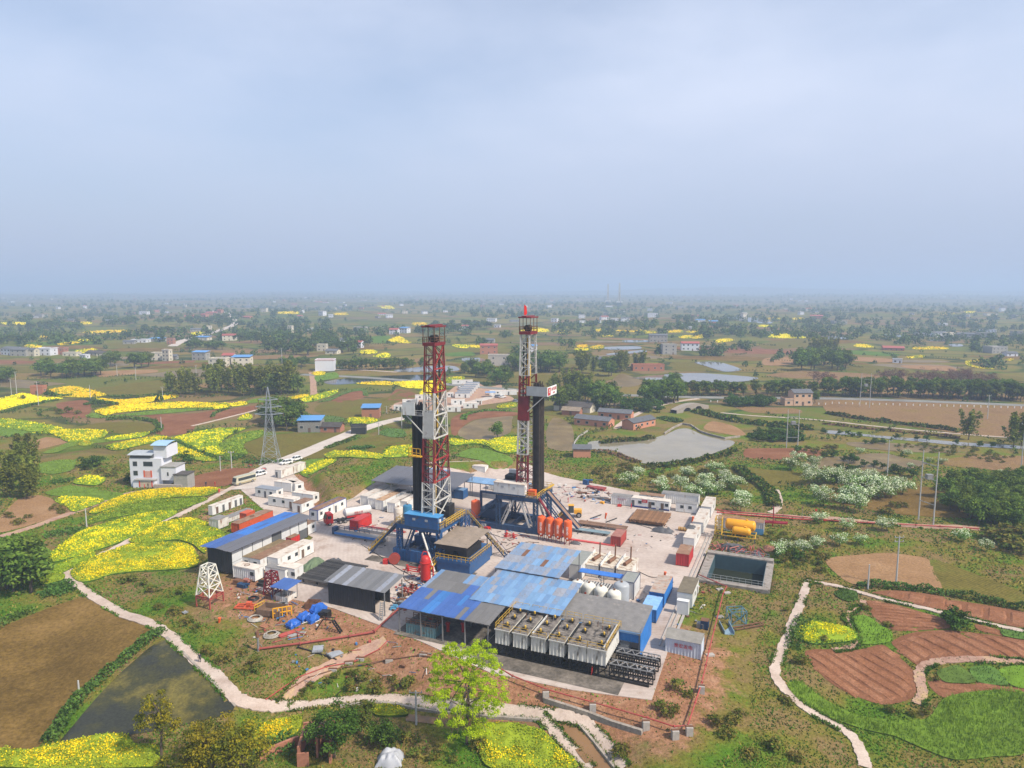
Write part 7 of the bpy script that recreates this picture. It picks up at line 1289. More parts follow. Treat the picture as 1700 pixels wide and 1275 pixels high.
# pipe heap by the pit
T = thing('pipe_heap','jumbled heap of red and black pipes beside the settling pit','pipes',W(54,27.5,0.2),TH); rs = random.Random(8)
for i in range(70): x_,y_ = rs.uniform(-5.5,6.5),rs.uniform(-2.6,2.6); a = rs.choice([rs.uniform(1.0,2.0),rs.uniform(0,3.1)]); L_ = rs.uniform(1,3.4); z_ = rs.uniform(.2,1.0); MB().tube((x_ - math.cos(a) * L_ / 2,y_ - math.sin(a) * L_ / 2,z_),(x_ + math.cos(a) * L_ / 2,y_ + math.sin(a) * L_ / 2,z_ + rs.uniform(-.1,.5)),rs.uniform(.06,.14),6).build('pipe',rs.choice([PRED,PRED,mat('pink_pipe',(.38,.14,.11),.7),BLK,RUST]),T)
lump('tarpaulin','black sheet over the back of the pipe heap',W(52.5,29.6,.1),6,2.6,1.4,TARPK,11); lump('tarpaulin','black sheet hanging between the heaped pipes',W(58.2,27.5,.1),2.2,4,1.2,TARPK,12); lump('tile_heap','heap of broken brick red tiles on the grass',W(60.8,33,.0),3,4,.8,mat('brick_rubble',(.27,.12,.075),.9,var=.3,scale=3,bump=.2),13,'rubble')

# ------------------------------------------------------------------ field gear around the pad
def gp(px,dz=0.0): g = G(*px); return Vector((g[0],g[1],g[2] + dz))
def stand(px,b,t_,h_,leg,m1,m2,label,n=3):
    T = thing('lattice_stand',label,'lattice stand',gp(px),TH)
    if leg: m = MB(); [m.bar((x_,y_,0),(x_,y_,leg),.22) for x_ in (-b,b) for y_ in (-b,b)]; m.rail([(-b,-b,leg - .9),(b,-b,leg - .9),(b,b,leg - .9),(-b,b,leg - .9),(-b,-b,leg - .9)],.9,b,.09); m.build('table_frame',m2,T)
    m = MB().lattice([(-b,-b,leg),(b,-b,leg),(b,b,leg),(-b,b,leg)],[(-t_,-t_,h_),(t_,-t_,h_),(t_,t_,h_),(-t_,t_,h_)],n,.2,.15,0,(0,1,2,3),2); m.build('tower_frame',m1,T); return T
stand((349,1003),1.75,.95,8.2,2.3,mat('stand_white',(.68,.66,.58),.6,var=.1),PRED,'white lattice tower standing on a red steel table')
stand((452,985),1.25,.8,4.6,0,DRED,DRED,'small red lattice stand before the grey roofed cabin',3)
T = thing('canopy','small blue roofed canopy over a dirty white bin','canopy',gp((476,1001)),TH); sheets(T,(-3.6,-.6,3.0),(4.4,0,.0),(0,4.2,.25),4,1,lambda i,j: BS[3]); m = MB(); [m.bar((x_,y_,0),(x_,y_,3),.1) for x_ in (-3.2,.2) for y_ in (0,3)]; m.build('post',GREY,T)
m = MB(); [ribwall(m,a,b,0,1.1) for a,b in (((-3.2,0),(0,0)),((0,0),(0,3)),((0,3),(-3.2,3)),((-3.2,3),(-3.2,0)))]; m.build('bin',WHR,T)
T = thing('steel_gantry','pale blue open steel frame on the grass','frame',gp((1222,1033)),TH + .5); m = MB().lattice([(-1.5,-1.2,0),(1.5,-1.2,0),(1.5,1.2,0),(-1.5,1.2,0)],[(-1.5,-1.2,2.6),(1.5,-1.2,2.6),(1.5,1.2,2.6),(-1.5,1.2,2.6)],1,.13,.1,0,(0,1,2,3),2); m.bar((-1.5,0,2.6),(1.5,0,2.6),.12); m.build('frame',mat('frame_blue',(.07,.17,.22),.5),T)
T = thing('steel_trough','blue grey steel trough lying beside the open frame','trough',gp((1211,1054)),TH + .35); m = MB().bx(-.9,.9,0,4.2,0,.1); m.bx(-.9,-.8,0,4.2,0,.7); m.bx(.8,.9,0,4.2,0,.7); m.build('trough',mat('trough_blue',(.20,.29,.36),.5,var=.15),T)
T = thing('steel_cradle','rusty ladder shaped cradle lying on the grass','cradle',gp((1222,1048)),TH + .75); m = MB(); [m.bar((0,y_,.3),(6.2,y_,.3),.18) for y_ in (0,.9)]; [m.bar((x_,0,.3),(x_,.9,.3),.14) for x_ in (0,2,4,6.2)]; m.build('cradle',RUST,T)
# debris yard, front left
T = thing('tarped_crates','crates under bright blue tarpaulins in the scrap yard','tarpaulin',gp((478,1044)),TH + R(75)); rs = random.Random(4)
for k,(x_,y_,sx,sy,h_) in enumerate([(0,0,2.4,1.8,1.2),(2.6,.3,2.6,2.0,1.5),(5.4,.2,3.2,1.8,2.2),(3.2,-1.7,2.2,1.6,1.6)]): m = MB(); n = 5; vs = [(x_ + sx * i / n,y_ + sy * j / n - sy / 2,h_ * (1 if 0 < i < n and 0 < j < n else .55) + rs.uniform(-.15,.15)) for i in range(n + 1) for j in range(n + 1)]; m.add(vs,[(i * (n + 1) + j,(i + 1) * (n + 1) + j,(i + 1) * (n + 1) + j + 1,i * (n + 1) + j + 1) for i in range(n) for j in range(n)]); m.bx(x_ + .1,x_ + sx - .1,y_ - sy / 2 + .1,y_ + sy / 2 - .1,0,h_ * .7); m.build('tarpaulin',TARPB,T)
a_ = gp((466,1060)); pipes('pipe_row','loose red pipes beside the blue tarpaulins',a_,7.5,5,2,.1,PRED,rz=R(62),rack=False); a_ = gp((478,1060)); pipes('pipe_row','loose grey pipes beside the red ones',a_,6.5,3,1,.14,GREY,rz=R(58),rack=False)
def coil(px,r,label,m=None,n=4,th=.1):
    mb = MB()
    for k in range(n): rr = r * (1 - .1 * k); mb.path([(rr * math.cos(i * .42) + random.uniform(-.08,.08),rr * math.sin(i * .42) * .95,.12 + .1 * k) for i in range(16)],th,5)
    tag(mb.build('hose_coil',m or LGREY,None,False,gp(px)),label,'hose',None,None)
HOSE = mat('hose_pale',(.40,.37,.32),.7); coil((424,1028),1.4,'pale coiled hose lying on the grass',HOSE); coil((421,995),1.1,'dark coiled hose beside the orange frame',BLK); coil((468,1006),1.3,'tangle of grey hose by the dirty bin',GREY,5); coil((451,1055),1.5,'pale net and hose tangle by the blue tarpaulins',HOSE,5,.07); coil((434,1050),1.0,'dark steel hoop of hose by the flare pipe',RUST,2)
T = thing('dismantled_gantry','orange red steel frame dismantled on the grass','frame',gp((408,1010)),TH + .3); m = MB(); [m.bar((-2,y_,.4),(2,y_,.4),.25) for y_ in (-.8,.2,1)]; [m.bar((x_,-.8,.5),(x_,1,.5),.2) for x_ in (-1.8,0,1.8)]; m.box((.5,.4,.9),(1,.8,.6)); m.build('frame',mat('scrap_orange',(.55,.10,.04),.6,var=.2),T); MB().rail([(2.2,-.8,0),(3.2,1.4,0)],1.1,.7,.06).build('yellow_rail',YELL,T)
T = thing('scrap_rack','yellow steel rack beside the brown scrap bin','rack',gp((468,1024)),TH + .8); MB().rail([(-1.6,0,0),(1.8,0,0)],1.9,.9,.09).build('rack',TYEL,T); T = thing('scrap_bin','brown open scrap bin leaning on the slope','bin',gp((452,1018)),TH + .2); m = MB(); [m.bx(*q) for q in ((-2.4,2.4,-1.7,-1.6,0,1.3),(-2.4,2.4,1.6,1.7,0,1.3),(-2.4,-2.3,-1.7,1.7,0,1.3),(2.3,2.4,-1.7,1.7,0,1.3),(-2.4,2.4,-1.7,1.7,0,.2))]; m.build('bin',mat('brown_bin',(.16,.10,.065),.8,var=.3),T)
T = thing('open_crate','open rusty crate at the yard edge','crate',gp((520,1008)),TH + .3); m = MB(); [m.bx(*q) for q in ((-1.3,1.3,-1,-.9,0,1.2),(-1.3,1.3,.9,1,0,1.2),(-1.3,-1.2,-1,1,0,1.2),(1.2,1.3,-1,1,0,1.2))]; m.build('crate',RUST,T)
for k,(px_,sx,sy,h_,m_,lb) in enumerate([((440,1040),2.2,1.6,.3,mat('rust_plate',(.34,.15,.08),.8),'rust orange plate lying by the tarpaulins'),((398,969),2.4,1.6,1.1,RUST,'rusty scrap box by the workshop gable'),((405,975),2.8,1.4,.9,DBLUE,'blue scrap box behind the white lattice tower'),((411,967),2.6,1.4,.8,mat('scrap_pink',(.35,.14,.11),.7),'faded red scrap box beside the blue one'),((434,972),2.4,1.6,1.0,BLK,'black pipe bundle frame under the hatch ring container'),((536,1024),3.0,2.2,1.3,BLK,'black scrap engine by the dark store'),((655,1012),2.0,1.8,1.3,mat('pale_blue_motor',(.1,.3,.48),.5),'blue motor hanging at the dark store side'),((668,1005),2.6,2.2,1.6,GREY,'grey pump block beside the patched shed'),((668,990),2.4,1.6,1.2,RUST,'rusty pump block behind the dark store'),((846,880),1.4,1.2,.9,CONCB,'concrete block before the dark blue skid'),((832,874),1.0,1.0,.9,CONCB,'small concrete block before the dark blue skid'),((795,873),5.6,1.8,1.6,mat('white_vessel',(.5,.48,.45),.5,rust=.2),'white horizontal vessel between the two rigs'),((808,880),2.2,1.6,1.2,RED,'red pump skid between the two rigs'),((1022,833),2.4,2.4,1.7,DBLUE,'dark blue bin at the end of the back row'),((1003,830),5.0,2.6,.9,TARPK,'dark heap of tyres along the back edge'),((985,827),4.4,2.4,.8,mat('pale_scrap',(.3,.28,.26),.8,var=.4,scale=3),'pale scrap heap along the back edge'),((966,820),3,2,.8,RUST,'rusty scrap box near the pile of red frames'),((990,812),6,3.6,.9,mat('red_frames',(.26,.05,.045),.7,var=.4,scale=3),'pile of red steel frames on the grass edge'),((975,805),3.6,1.8,2.1,BLUE,'blue cabin scrap on the pile of red frames'),((1000,836),1.8,1.4,1.0,TYEL,'yellow machine part in the back scrap row'),((1028,841),1.6,1.2,.9,RED,'red machine part by the white lettered container')]):
    T = thing('scrap_unit',lb,'scrap',gp(px_),TH + random.uniform(-.3,.3)); rs = random.Random(k)
    for j in range(4): m = MB(); w_ = sx * rs.uniform(.35,.7); d_ = sy * rs.uniform(.4,.8); x_ = rs.uniform(-.5,.5) * (sx - w_); y_ = rs.uniform(-.5,.5) * (sy - d_); hh = h_ * rs.uniform(.4,1); (m.box((x_,y_,hh / 2),(w_,d_,hh),rs.uniform(-.2,.2)) if j < 2 else m.tube((x_ - w_ * .6,y_,hh * .8),(x_ + w_ * .6,y_ + rs.uniform(-.4,.4),hh),min(.3,h_ * .25),8)); m.build(['block','block','pipe','pipe'][j],m_ if j != 2 else rs.choice([m_,BLK,RUST]),T)
for px_,lb,s_ in (((528,1079),'grey sheet lid lying on the red earth slope',2.0),((556,1087),'second grey sheet lid beside a black pipe',2.0),((307,1018),'small grey bin lid lying on the grass',.9)): T = thing('bin_cover',lb,'lid',gp(px_,.15),random.uniform(0,3)); m = MB().bx(-s_ * .6,s_ * .6,-s_ * .45,s_ * .45,0,.12); m.build('plate',LGREY,T); MB().rail([(-s_ * .6,-s_ * .45,0),(-s_ * .6,s_ * .45,0)],.4,1,.03).build('rim',GREY,T)
T = thing('trestle','dark steel trestle ladder on the worn slope','trestle',gp((545,1048)),TH + .2); m = MB(); m.stair((2.6,0,0),(1.0,0,2.2),.7,0,6,False); m.bar((-2.4,0,0),(-1,0,2.2),.2); m.bar((-1,0,2.2),(1,0,2.2),.15); m.bar((-1,1,2.2),(1,1,2.2),.15); m.build('frame',BLK,T); T = thing('ladder','steel ladder leaning on the dark store','ladder',gp((634,1026)),TH + .4); MB().stair((0,-1.2,0),(0,.4,3.0),.6,0,9,False).build('rungs',GREY,T)
# pipelines on concrete blocks
def pipeline(pxs,r,m,label,blocks=(),lift=.55,bs=(1.0,.9),name='pipeline',flange=True):
    P_ = [gp(p,lift) for p in pxs]; T = thing(name,label,'pipeline',P_[0]); o = P_[0]; m_ = MB(); Q = [P_[0] - o]
    for a,b in zip(P_[:-1],P_[1:]):
        k = max(1,int((b - a).length / 5)); Q += [a.lerp(b,(i + 1) / k) - o for i in range(k)]
    m_.path(Q,r,8); m_.build('pipe',m,T,True)
    if flange: f = MB(); [f.tube(q,q + (Q[min(i + 1,len(Q) - 1)] - q).normalized() * .2,r * 1.9,8) for i,q in enumerate(Q[:-1])]; f.build('flange',m,T)
    for p in blocks: q = gp(p); b = thing('pipe_block','white concrete block carrying the ' + label.split(' pipeline')[0] + ' pipeline','concrete block',q,random.uniform(-.2,.2),'concrete pipe blocks'); MB().bx(-bs[0] / 2,bs[0] / 2,-bs[1] / 2,bs[1] / 2,-.3,lift + .12).build('block',CONCB,b); MB().bx(-bs[0] * .56,bs[0] * .56,-.15,.15,lift + .1,lift + .28).build('strap',RUST,b)
pipeline(X('F5',[(-80,400),(0,450),(200,530),(450,600),(760,690),(910,740),(990,735),(1070,490),(1112,300),(1165,85),(1190,-20)]) + [(1206,982),(1190,975),(1160,962)],.11,PRED,'dull red flow pipeline running round the embankment foot',X('F5',[(190,540),(455,612),(755,712),(920,765),(1000,745),(1068,510)]),1.1,(.95,.95))
for p in X('F5',[(1118,300),(1172,85)]) + [(1207,985),(1195,979)]: b = thing('pipe_block','low white concrete footing on the pipeline up the grassy slope','concrete block',gp(p),.3,'low concrete footings'); MB().bx(-.7,.7,-.4,.4,-.2,.25).build('block',CONCB,b)
pipeline(X('D7',[(425,1020),(1000,945),(1700,840)]) + [(620,1052),(660,1015),(672,1005)],.2,mat('line_red',(.30,.07,.055),.6,var=.2,rust=.2),'red flare pipeline crossing the scrap yard',[],.35); T = thing('flare_stack','short rusty flare pipe standing at the pipeline end','flare',gp((429,1081))); MB().tube((0,0,0),(0,0,2.6),.2,8).build('riser',GREY,T); MB().tube((0,0,2.6),(-.1,.1,3.6),.3,8,.34).build('burner',RUST,T)
pipeline(X('F4',[(140,555),(320,430),(480,370),(640,340),(780,270),(830,220)]),.09,PRED,'thin red pipeline on the worn track',X('F4',[(675,322),(610,345),(520,385)]),.2,(1.3,.7)); pipeline(X('F4',[(170,560),(380,430),(560,375),(800,335),(1000,305),(1110,318)]),.09,RUST,'thin rusty pipeline beside the worn track',X('F4',[(838,330),(1030,298)]),.2,(1.3,.7)); pipeline(X('F4',[(320,258),(430,290),(540,328)]),.12,BLK,'short black pipeline between the grey lids',[],.2)
pipeline([(1190,848),(1215,852),(1300,858),(1400,868),(1560,876),(1625,880)],.16,PRED,'long red flare pipeline along the dirt track',[],.4); pipeline([(1190,852),(1240,857),(1330,864),(1480,872)],.13,RED,'second scarlet flare pipeline beside the long one',[],.35)
T = thing('flare_rack','red steel rack with a post among the flare pipes','rack',gp((1283,874)),TH); m = MB(); m.bar((0,0,0),(0,0,5.4),.25); m.bar((-2.5,0,.9),(3.6,.2,1.2),.4); m.bar((-2.5,.8,1.0),(3.6,1.0,1.3),.3); [m.bar((x_,0,0),(x_,.6,1.1),.15) for x_ in (-2,0,2)]; m.build('rack',mat('rack_red',(.38,.025,.04),.5),T)
for px_,h_,m_,lb in (((1331,864),3.4,RUST,'rusty flare head on a post by the track'),((1354,862),2.4,GREY,'thin post with a small red flag by the track')): T = thing('track_post',lb,'post',gp(px_)); MB().tube((0,0,0),(0,0,h_),.07,6).build('pole',GREY,T); MB().box((0,0,h_ + .2),(.4,.25,.5)).build('head',RUST if m_ is RUST else RED,T)
# ditch along the yard edge, path wall, dyke wall, drain channel
T = thing('drain_channel','narrow concrete drain channel along the yard edge','drain',W(45.6,-24,0),TH); [MB().bx(x_,x_ + .25,0,60,-.2,.3).build('kerb',CONCB,T) for x_ in (0,.8)]; T = thing('drain_channel','second short concrete channel beside the electrical cabinet','drain',W(47.4,-17,-.1),TH); MB().bx(0,.5,0,8,-.2,.25).build('kerb',CONCB,T)
def wall_line(reg,px,th,h0,h1_,m,label,name='stone_wall'):
    P_ = [gp(p) for p in X(reg,px)]; T = thing(name,label,'wall',P_[0]); o = P_[0]
    for a,b in zip(P_[:-1],P_[1:]):
        k = max(1,int((b - a).length / 1.6))
        for i in range(k): p,q_ = a.lerp(b,i / k) - o,a.lerp(b,(i + 1) / k) - o; d = (q_ - p); MB().bar(p + Vector((0,0,(h0 + h1_) / 2)) + d * .01,q_ + Vector((0,0,(h0 + h1_) / 2)) - d * .01,th,h1_ - h0 + random.uniform(-.03,.03)).build('stone',m,T)
STN = mat('wall_stone',(.30,.26,.22),.9,var=.25,scale=2,perobj=.15)
wall_line('F4',[(560,592),(650,580),(750,568),(880,580),(980,602),(1120,622),(1400,650),(1690,668)],.5,-1.0,.35,STN,'low stone wall holding up the pale path'); wall_line('F5',[(180,560),(300,598),(430,640),(560,690),(735,745)],.5,-.4,.7,STN,'grey stone wall at the foot of the red bank'); wall_line('F8',[(430,530),(380,560),(352,600),(350,655),(365,665)],.4,-.3,.6,CONCB,'curved pale wall beside the boggy ground'); wall_line('F8',[(860,548),(910,515),(960,492),(1010,500),(1060,535),(1120,555),(1200,575),(1285,565)],.5,-.3,.8,STN,'stone bank wall at the back of the fish pond'); wall_line('L3',[(1045,222),(1150,320),(1250,420),(1380,550),(1475,655)],.4,-.6,.25,STN,'dark stone edge between path and weedy pond'); wall_line('F5',[(375,690),(470,800),(580,940)],.4,-.8,.3,STN,'stone edge of the muddy ditch'); wall_line(None,[(545,846),(600,826),(660,806)],.4,-.2,.7,CONCB,'low concrete wall under the cut slope')
# ------------------------------------------------------------------ pylon and poles
GALV = mat('pylon_steel',(.30,.33,.36),.5,.3,.1)
T = thing('pylon','grey steel lattice power pylon at the road bend','pylon',gp((450,768)),R(8)); b,t_ = 3.3,.75; m = MB(); lv = [(0,3.1),(7,2.0),(13,1.3),(18,.95),(22.5,.7),(27.5,.1)]
for (z0,w0),(z1,w1) in zip(lv[:-1],lv[1:]): m.lattice([(-w0,-w0,z0),(w0,-w0,z0),(w0,w0,z0),(-w0,w0,z0)],[(-w1,-w1,z1),(w1,-w1,z1),(w1,w1,z1),(-w1,w1,z1)],(2 if z0 < 12 else 1),.15,.085,0,(0,1,2,3),2)
m.build('tower_frame',GALV,T)
for z_,L_ in ((17.6,5.0),(20.2,4.6),(22.8,3.4)):
    a = MB(); [a.bar((0,y_,z_),(e * L_,0,z_ + .3),.2) for e in (-1,1) for y_ in (-.8,.8)]; [a.bar((0,0,z_ + 1.3),(e * L_,0,z_ + .3),.12) for e in (-1,1)]; a.build('cross_arm',GALV,T)
    for e in (-1,1): MB().tube((e * L_,0,z_ + .3),(e * L_,0,z_ - .9),.12,6).build('insulator',mat('insulator',(.12,.07,.05),.3),T)
[MB().bx(x_ - .5,x_ + .5,y_ - .5,y_ + .5,-.3,.3).build('footing',CONCB,T) for x_ in (-3.1,3.1) for y_ in (-3.1,3.1)]
POLE = mat('pole_concrete',(.42,.42,.41),.8,var=.08)
def pole(px,top,label,arms=1,group=None,r=.15,trans=False):
    p = gp(px); d = ray(px[0],top); h_ = max(2.5,CAM_H + d[2] * (p.y / d[1]) - p.z); T = thing('utility_pole',label,'utility pole',p,random.uniform(-.2,.2),group); MB().tube((0,0,-.3),(0,0,h_),r * 1.25,8,r * .8).build('shaft',POLE,T)
    for k in range(arms): MB().bar((-1.0,0,h_ - .3 - k * .9),(1.0,0,h_ - .3 - k * .9),.12).build('cross_arm',GREY,T); [MB().tube((x_,0,h_ - .25 - k * .9),(x_,0,h_ + .05 - k * .9),.08,6).build('insulator',MW,T) for x_ in (-.9,0,.9)]
    return T
F6 = lambda x_,y_: X('F6',[(x_,y_)])[0]; F7 = lambda x_,y_: X('F7',[(x_,y_)])[0]; L1 = lambda x_,y_: X('L1',[(x_,y_)])[0]
pole(F6(712,365),F6(0,120)[1],'tall concrete pole with insulators standing in the bean row',2); pole(F6(572,385),F6(0,262)[1],'short concrete pole at the bean row end',0); pole(F7(835,862),F7(0,640)[1],'concrete pole in the orchard below the canal')
def pair(p1,t1,p2,t2,lb,g):
    a = pole(p1,t1,lb,0,g); b_ = pole(p2,t2,lb,0,g); d = b_.location - a.location; h_ = (CAM_H + ray(p1[0],t1)[2] * (a.location.y / ray(p1[0],t1)[1])) - a.location.z; m = MB(); [m.bar((0,0,h_ * k),(d.x,d.y,d.z + h_ * k),.16) for k in (.82,.62,.28)]; o = m.build('cross_beam',GREY,a); o.rotation_euler = (0,0,-a.rotation_euler.z); m = MB(); m.box((d.x * .5,d.y * .5,h_ * .62 + .6),(1.6,1.2,1.3)); o = m.build('transformer',GREY,a); o.rotation_euler = (0,0,-a.rotation_euler.z)
pair(F7(1030,1135),F7(0,700)[1],F7(1122,1170),F7(0,715)[1],'tall twin pole of the transformer frame by the dense wood','transformer twin poles'); pair(F7(208,690),F7(0,450)[1],F7(278,690),F7(0,455)[1],'twin pole frame above the dark shrub block','second twin poles'); pair(F7(665,430),F7(0,222)[1],F7(725,438),F7(0,225)[1],'twin pole standing in the terraced tan field','terraced field twin poles')
for p,t_,lb in ((F7(1460,508),F7(0,358)[1],'pole with insulators in the terraced tan field'),(F7(1665,850),F7(0,535)[1],'tall pole beside the canal bamboo'),(L1(218,690),L1(0,555)[1],'pole standing in the rapeseed by the brick hut'),(L1(65,632),L1(0,540)[1],'pole before the dark trees on the slope'),(L1(95,625),L1(0,500)[1],'taller pole before the dark trees on the slope'),(L1(510,650),L1(0,575)[1],'short pole above the long thin rapeseed strip'),(L1(920,668),L1(0,585)[1],'pole above the wide rapeseed terrace'),(L1(912,832),L1(0,755)[1],'white post on the red plot corner'),(L1(1308,1045),L1(0,950)[1],'pole with arm above the red earth plot'),(L1(1245,1062),L1(0,975)[1],'thin dark pole above the red earth plot'),(L1(662,525),L1(0,460)[1],'pole on the tan plot below the village'),(L1(768,548),L1(0,475)[1],'pole beside the furrowed round plot'),(L1(1108,520),L1(0,462)[1],'pole near the yellow village house'),(L1(1593,478),L1(0,368)[1],'tall lamp pole by the village road'),(X('L2',[(540,355)])[0],X('L2',[(0,240)])[0][1],'thin pole at the rapeseed terrace end'),(X('L3',[(498,590)])[0],X('L3',[(0,490)])[0][1],'short wooden pole in the bean row'),(X('M8',[(118,672)])[0],750.0,'roadside pole near the pylon foot'),(X('M8',[(1078,445)])[0],X('M8',[(0,345)])[0][1],'road pole at the camp bend'),(X('M8',[(948,482)])[0],X('M8',[(0,412)])[0][1],'road pole by the vegetable plot'),(X('M8',[(993,365)])[0],X('M8',[(0,320)])[0][1],'pole beside the open brick barn'),(X('M8',[(403,100)])[0],578.0,'tall mast pole behind the bamboo hill'),((990,1206) if False else X('F4',[(990,690)])[0],X('F4',[(0,500)])[0][1],'grey pole at the path wall by the bright tree')):
    pole(p,t_,lb,1 if p[1] > 600 and 'post' not in lb and 'thin' not in lb and 'short' not in lb else 0)
for i in range(48):                                   # white guard posts of the road
    x_ = 1180 + i * 11.2; p = gp((x_,665.5 + (x_ - 1180) * .0245 + (2.0 if x_ < 1380 else 0))); T = tag(MB().bx(-.16,.16,-.16,.16,-.2,1.0).bx(-.22,.22,-.2,.2,.9,1.05).build('guard_post',TXW,None,False,p),'white guard post along the country road','post','guard posts of the country road')

def litter(pxs,n,label,seed,big=.35):
    rs = random.Random(seed); pts = [tuple(G(*p)[:2]) for p in pxs]; mb = MB(); q = scatter(pts,n); hz_ = hgt(q[:,0],q[:,1])
    for (x_,y_),z_ in zip(q,hz_):
        k = rs.random(); s_ = rs.uniform(.1,big); mi = rs.randrange(6); z_ += .1
        if k < .5: mb.box((x_,y_,z_ + s_ * .3),(s_ * rs.uniform(.6,2),s_,s_ * .7),rs.uniform(0,3),mi)
        else: a_ = rs.uniform(0,6.3); L_ = rs.uniform(.5,2.6); mb.tube((x_,y_,z_ + .08),(x_ + math.cos(a_) * L_,y_ + math.sin(a_) * L_,z_ + rs.uniform(.05,.3)),rs.uniform(.03,.09),5,mi=mi)
    tag(mb.build('loose_litter',[BLK,RUST,WHR,PRED,GREY,mat('litter_blue',(.05,.16,.35),.6)]),label,'litter',None,'stuff')
litter([(375,965),(440,975),(545,1010),(560,1040),(500,1065),(430,1070),(395,1030)],170,'loose scrap and pipe ends strewn over the scrap yard',1)
litter([(645,985),(700,940),(740,960),(690,1000),(655,1035)],200,'loose hoses and fittings around the red separator',2,.6)
litter([(930,805),(1010,815),(1030,838),(960,832),(915,820)],150,'loose pipes and parts along the back edge of the yard',3,.7)
litter([(640,880),(800,930),(900,915),(860,870),(760,860)],230,'loose hoses and tools on the yard between the rigs',4,.5)
litter([(440,1090),(640,1060),(820,1120),(700,1130),(500,1150)],60,'loose stones and scrap on the red slope',5,.5)
litter([(1100,1060),(1150,980),(1180,900),(1200,870),(1210,930),(1170,1010),(1130,1080)],90,'loose scrap along the red strip behind the yard',6,.4)
litter([(560,900),(640,915),(640,860),(720,850),(700,830),(600,860)],90,'loose gear around the catwalks',7,.5)
litter([(940,900),(1040,925),(1130,890),(1100,860),(980,860)],60,'loose gear on the open yard',8,.35)
litter([(900,975),(950,950),(1060,960),(1080,1000),(1040,1010)],90,'loose fittings around the silos and generators',9,.5)
HS = mat('yard_hose',(.05,.045,.04),.7)
for k,(pp,lb) in enumerate([([(1040,868),(1065,873),(1085,880),(1098,884)],'thin dark cable from the windsock to the tarpaulin heap'),([(690,930),(672,945),(668,962),(690,975),(702,968)],'dark hose looping before the red separator'),([(800,925),(840,915),(870,900),(895,902)],'dark hose from the blue rig to the orange silos'),([(600,905),(640,930),(660,945),(680,955)],'dark cable along the blue rig front'),([(860,935),(880,920),(930,912),(965,918)],'dark cable across the yard behind the faded roof'),([(700,870),(740,872),(790,880),(830,892)],'dark hose on the ground between the rigs'),([(1060,950),(1085,962),(1100,955),(1118,968)],'dark cable by the rusted blue container')]):
    c_ = chaikin([Vector(G(*p)).to_tuple() for p in pp],2,False); tag(MB().path([(q[0],q[1],q[2] + .18) for q in c_],.07,5).build('ground_hose',HS),lb,'hose')

# ------------------------------------------------------------------ vehicles
TYRE = mat('tyre',(.02,.02,.02),.8); CHR = mat('wheel_rim',(.35,.35,.36),.35,.6); LAMP = mat('lamp_lens',(.6,.6,.55),.2); RLAMP = mat('tail_lens',(.4,.02,.02),.3)
def wheels(T,pts,r,w_=.24):
    for x_,y_ in pts: o = MB().lathe([(r * .6,-w_ / 2),(r,-w_ / 2 + .02),(r,w_ / 2 - .02),(r * .6,w_ / 2)],14,(x_,y_,r),0,1).build('wheel',TYRE,T,True); MB().lathe([(r * .58,-w_ / 2 - .01),(r * .58,w_ / 2 + .01)],10,(x_,y_,r),0,1).build('rim',CHR,o)
def loft(T,prof,wf,name,m,smooth=True):
    """side profile (x, z) with half widths, closed body"""
    mb = MB(); n = len(prof); mb.add([(x_,-wf(x_,z_),z_) for x_,z_ in prof] + [(x_,wf(x_,z_),z_) for x_,z_ in prof],[tuple(range(n)),tuple(range(2 * n - 1,n - 1,-1))] + [(i,n + i,n + (i + 1) % n,(i + 1) % n) for i in range(n)]); return mb.build(name,m,T)
def car(px,yaw,label,col,group=None,L_=4.5,suv=True,name='car'):
    T = thing(name,label,'car',gp(px,.17),yaw,group); hh = 1.62 if suv else 1.45; k = L_ / 4.5
    loft(T,[(-2.2 * k,.35),(2.2 * k,.35),(2.25 * k,.62),(2.1 * k,.82),(1.2 * k,.95),(-2.0 * k,.98),(-2.25 * k,.85)],lambda x_,z_: .9 if z_ < .9 else .84,'body',col)
    g_ = loft(T,[(1.2 * k,.95),(.45 * k,hh - .06),(-1.45 * k,hh - .06),(-2.0 * k,.98)],lambda x_,z_: .83 if z_ < 1.1 else .66,'windows',GLASS); loft(T,[(.5 * k,hh - .06),(.2 * k,hh + .02),(-1.3 * k,hh + .02),(-1.6 * k,hh - .06)],lambda x_,z_: .66,'roof',col)
    m = MB(); [m.bar((x0,s_ * .84,.97),(x1,s_ * .66,hh - .04),.09) for s_ in (-1,1) for x0,x1 in ((1.2 * k,.47 * k),(-.35 * k,-.35 * k),(-1.95 * k,-1.45 * k))]; m.build('pillar',col,g_)
    wheels(T,[(x_ * k,y_) for x_ in (1.35,-1.35) for y_ in (-.82,.82)],.34); [MB().bx(2.16 * k,2.27 * k,y_ - .2,y_ + .2,.62,.78).build('headlight',LAMP,T) for y_ in (-.62,.62)]; [MB().bx(-2.27 * k,-2.16 * k,y_ - .16,y_ + .16,.7,.9).build('tail_light',RLAMP,T) for y_ in (-.66,.66)]; return T
WC = mat('car_white',(.72,.72,.71),.3,var=.02); GC = mat('car_grey',(.18,.19,.21),.3,var=.02)
car((431,790),R(238),'white estate car parked behind the bus',WC,L_=4.9); car((475,771),R(230),'white hatchback at the foot of the pylon',WC); car((491,765),R(232),'white car parked ahead of the hatchback by the pylon',WC)
YW = lambda a,b: math.atan2(b[1] - a[1],b[0] - a[0])
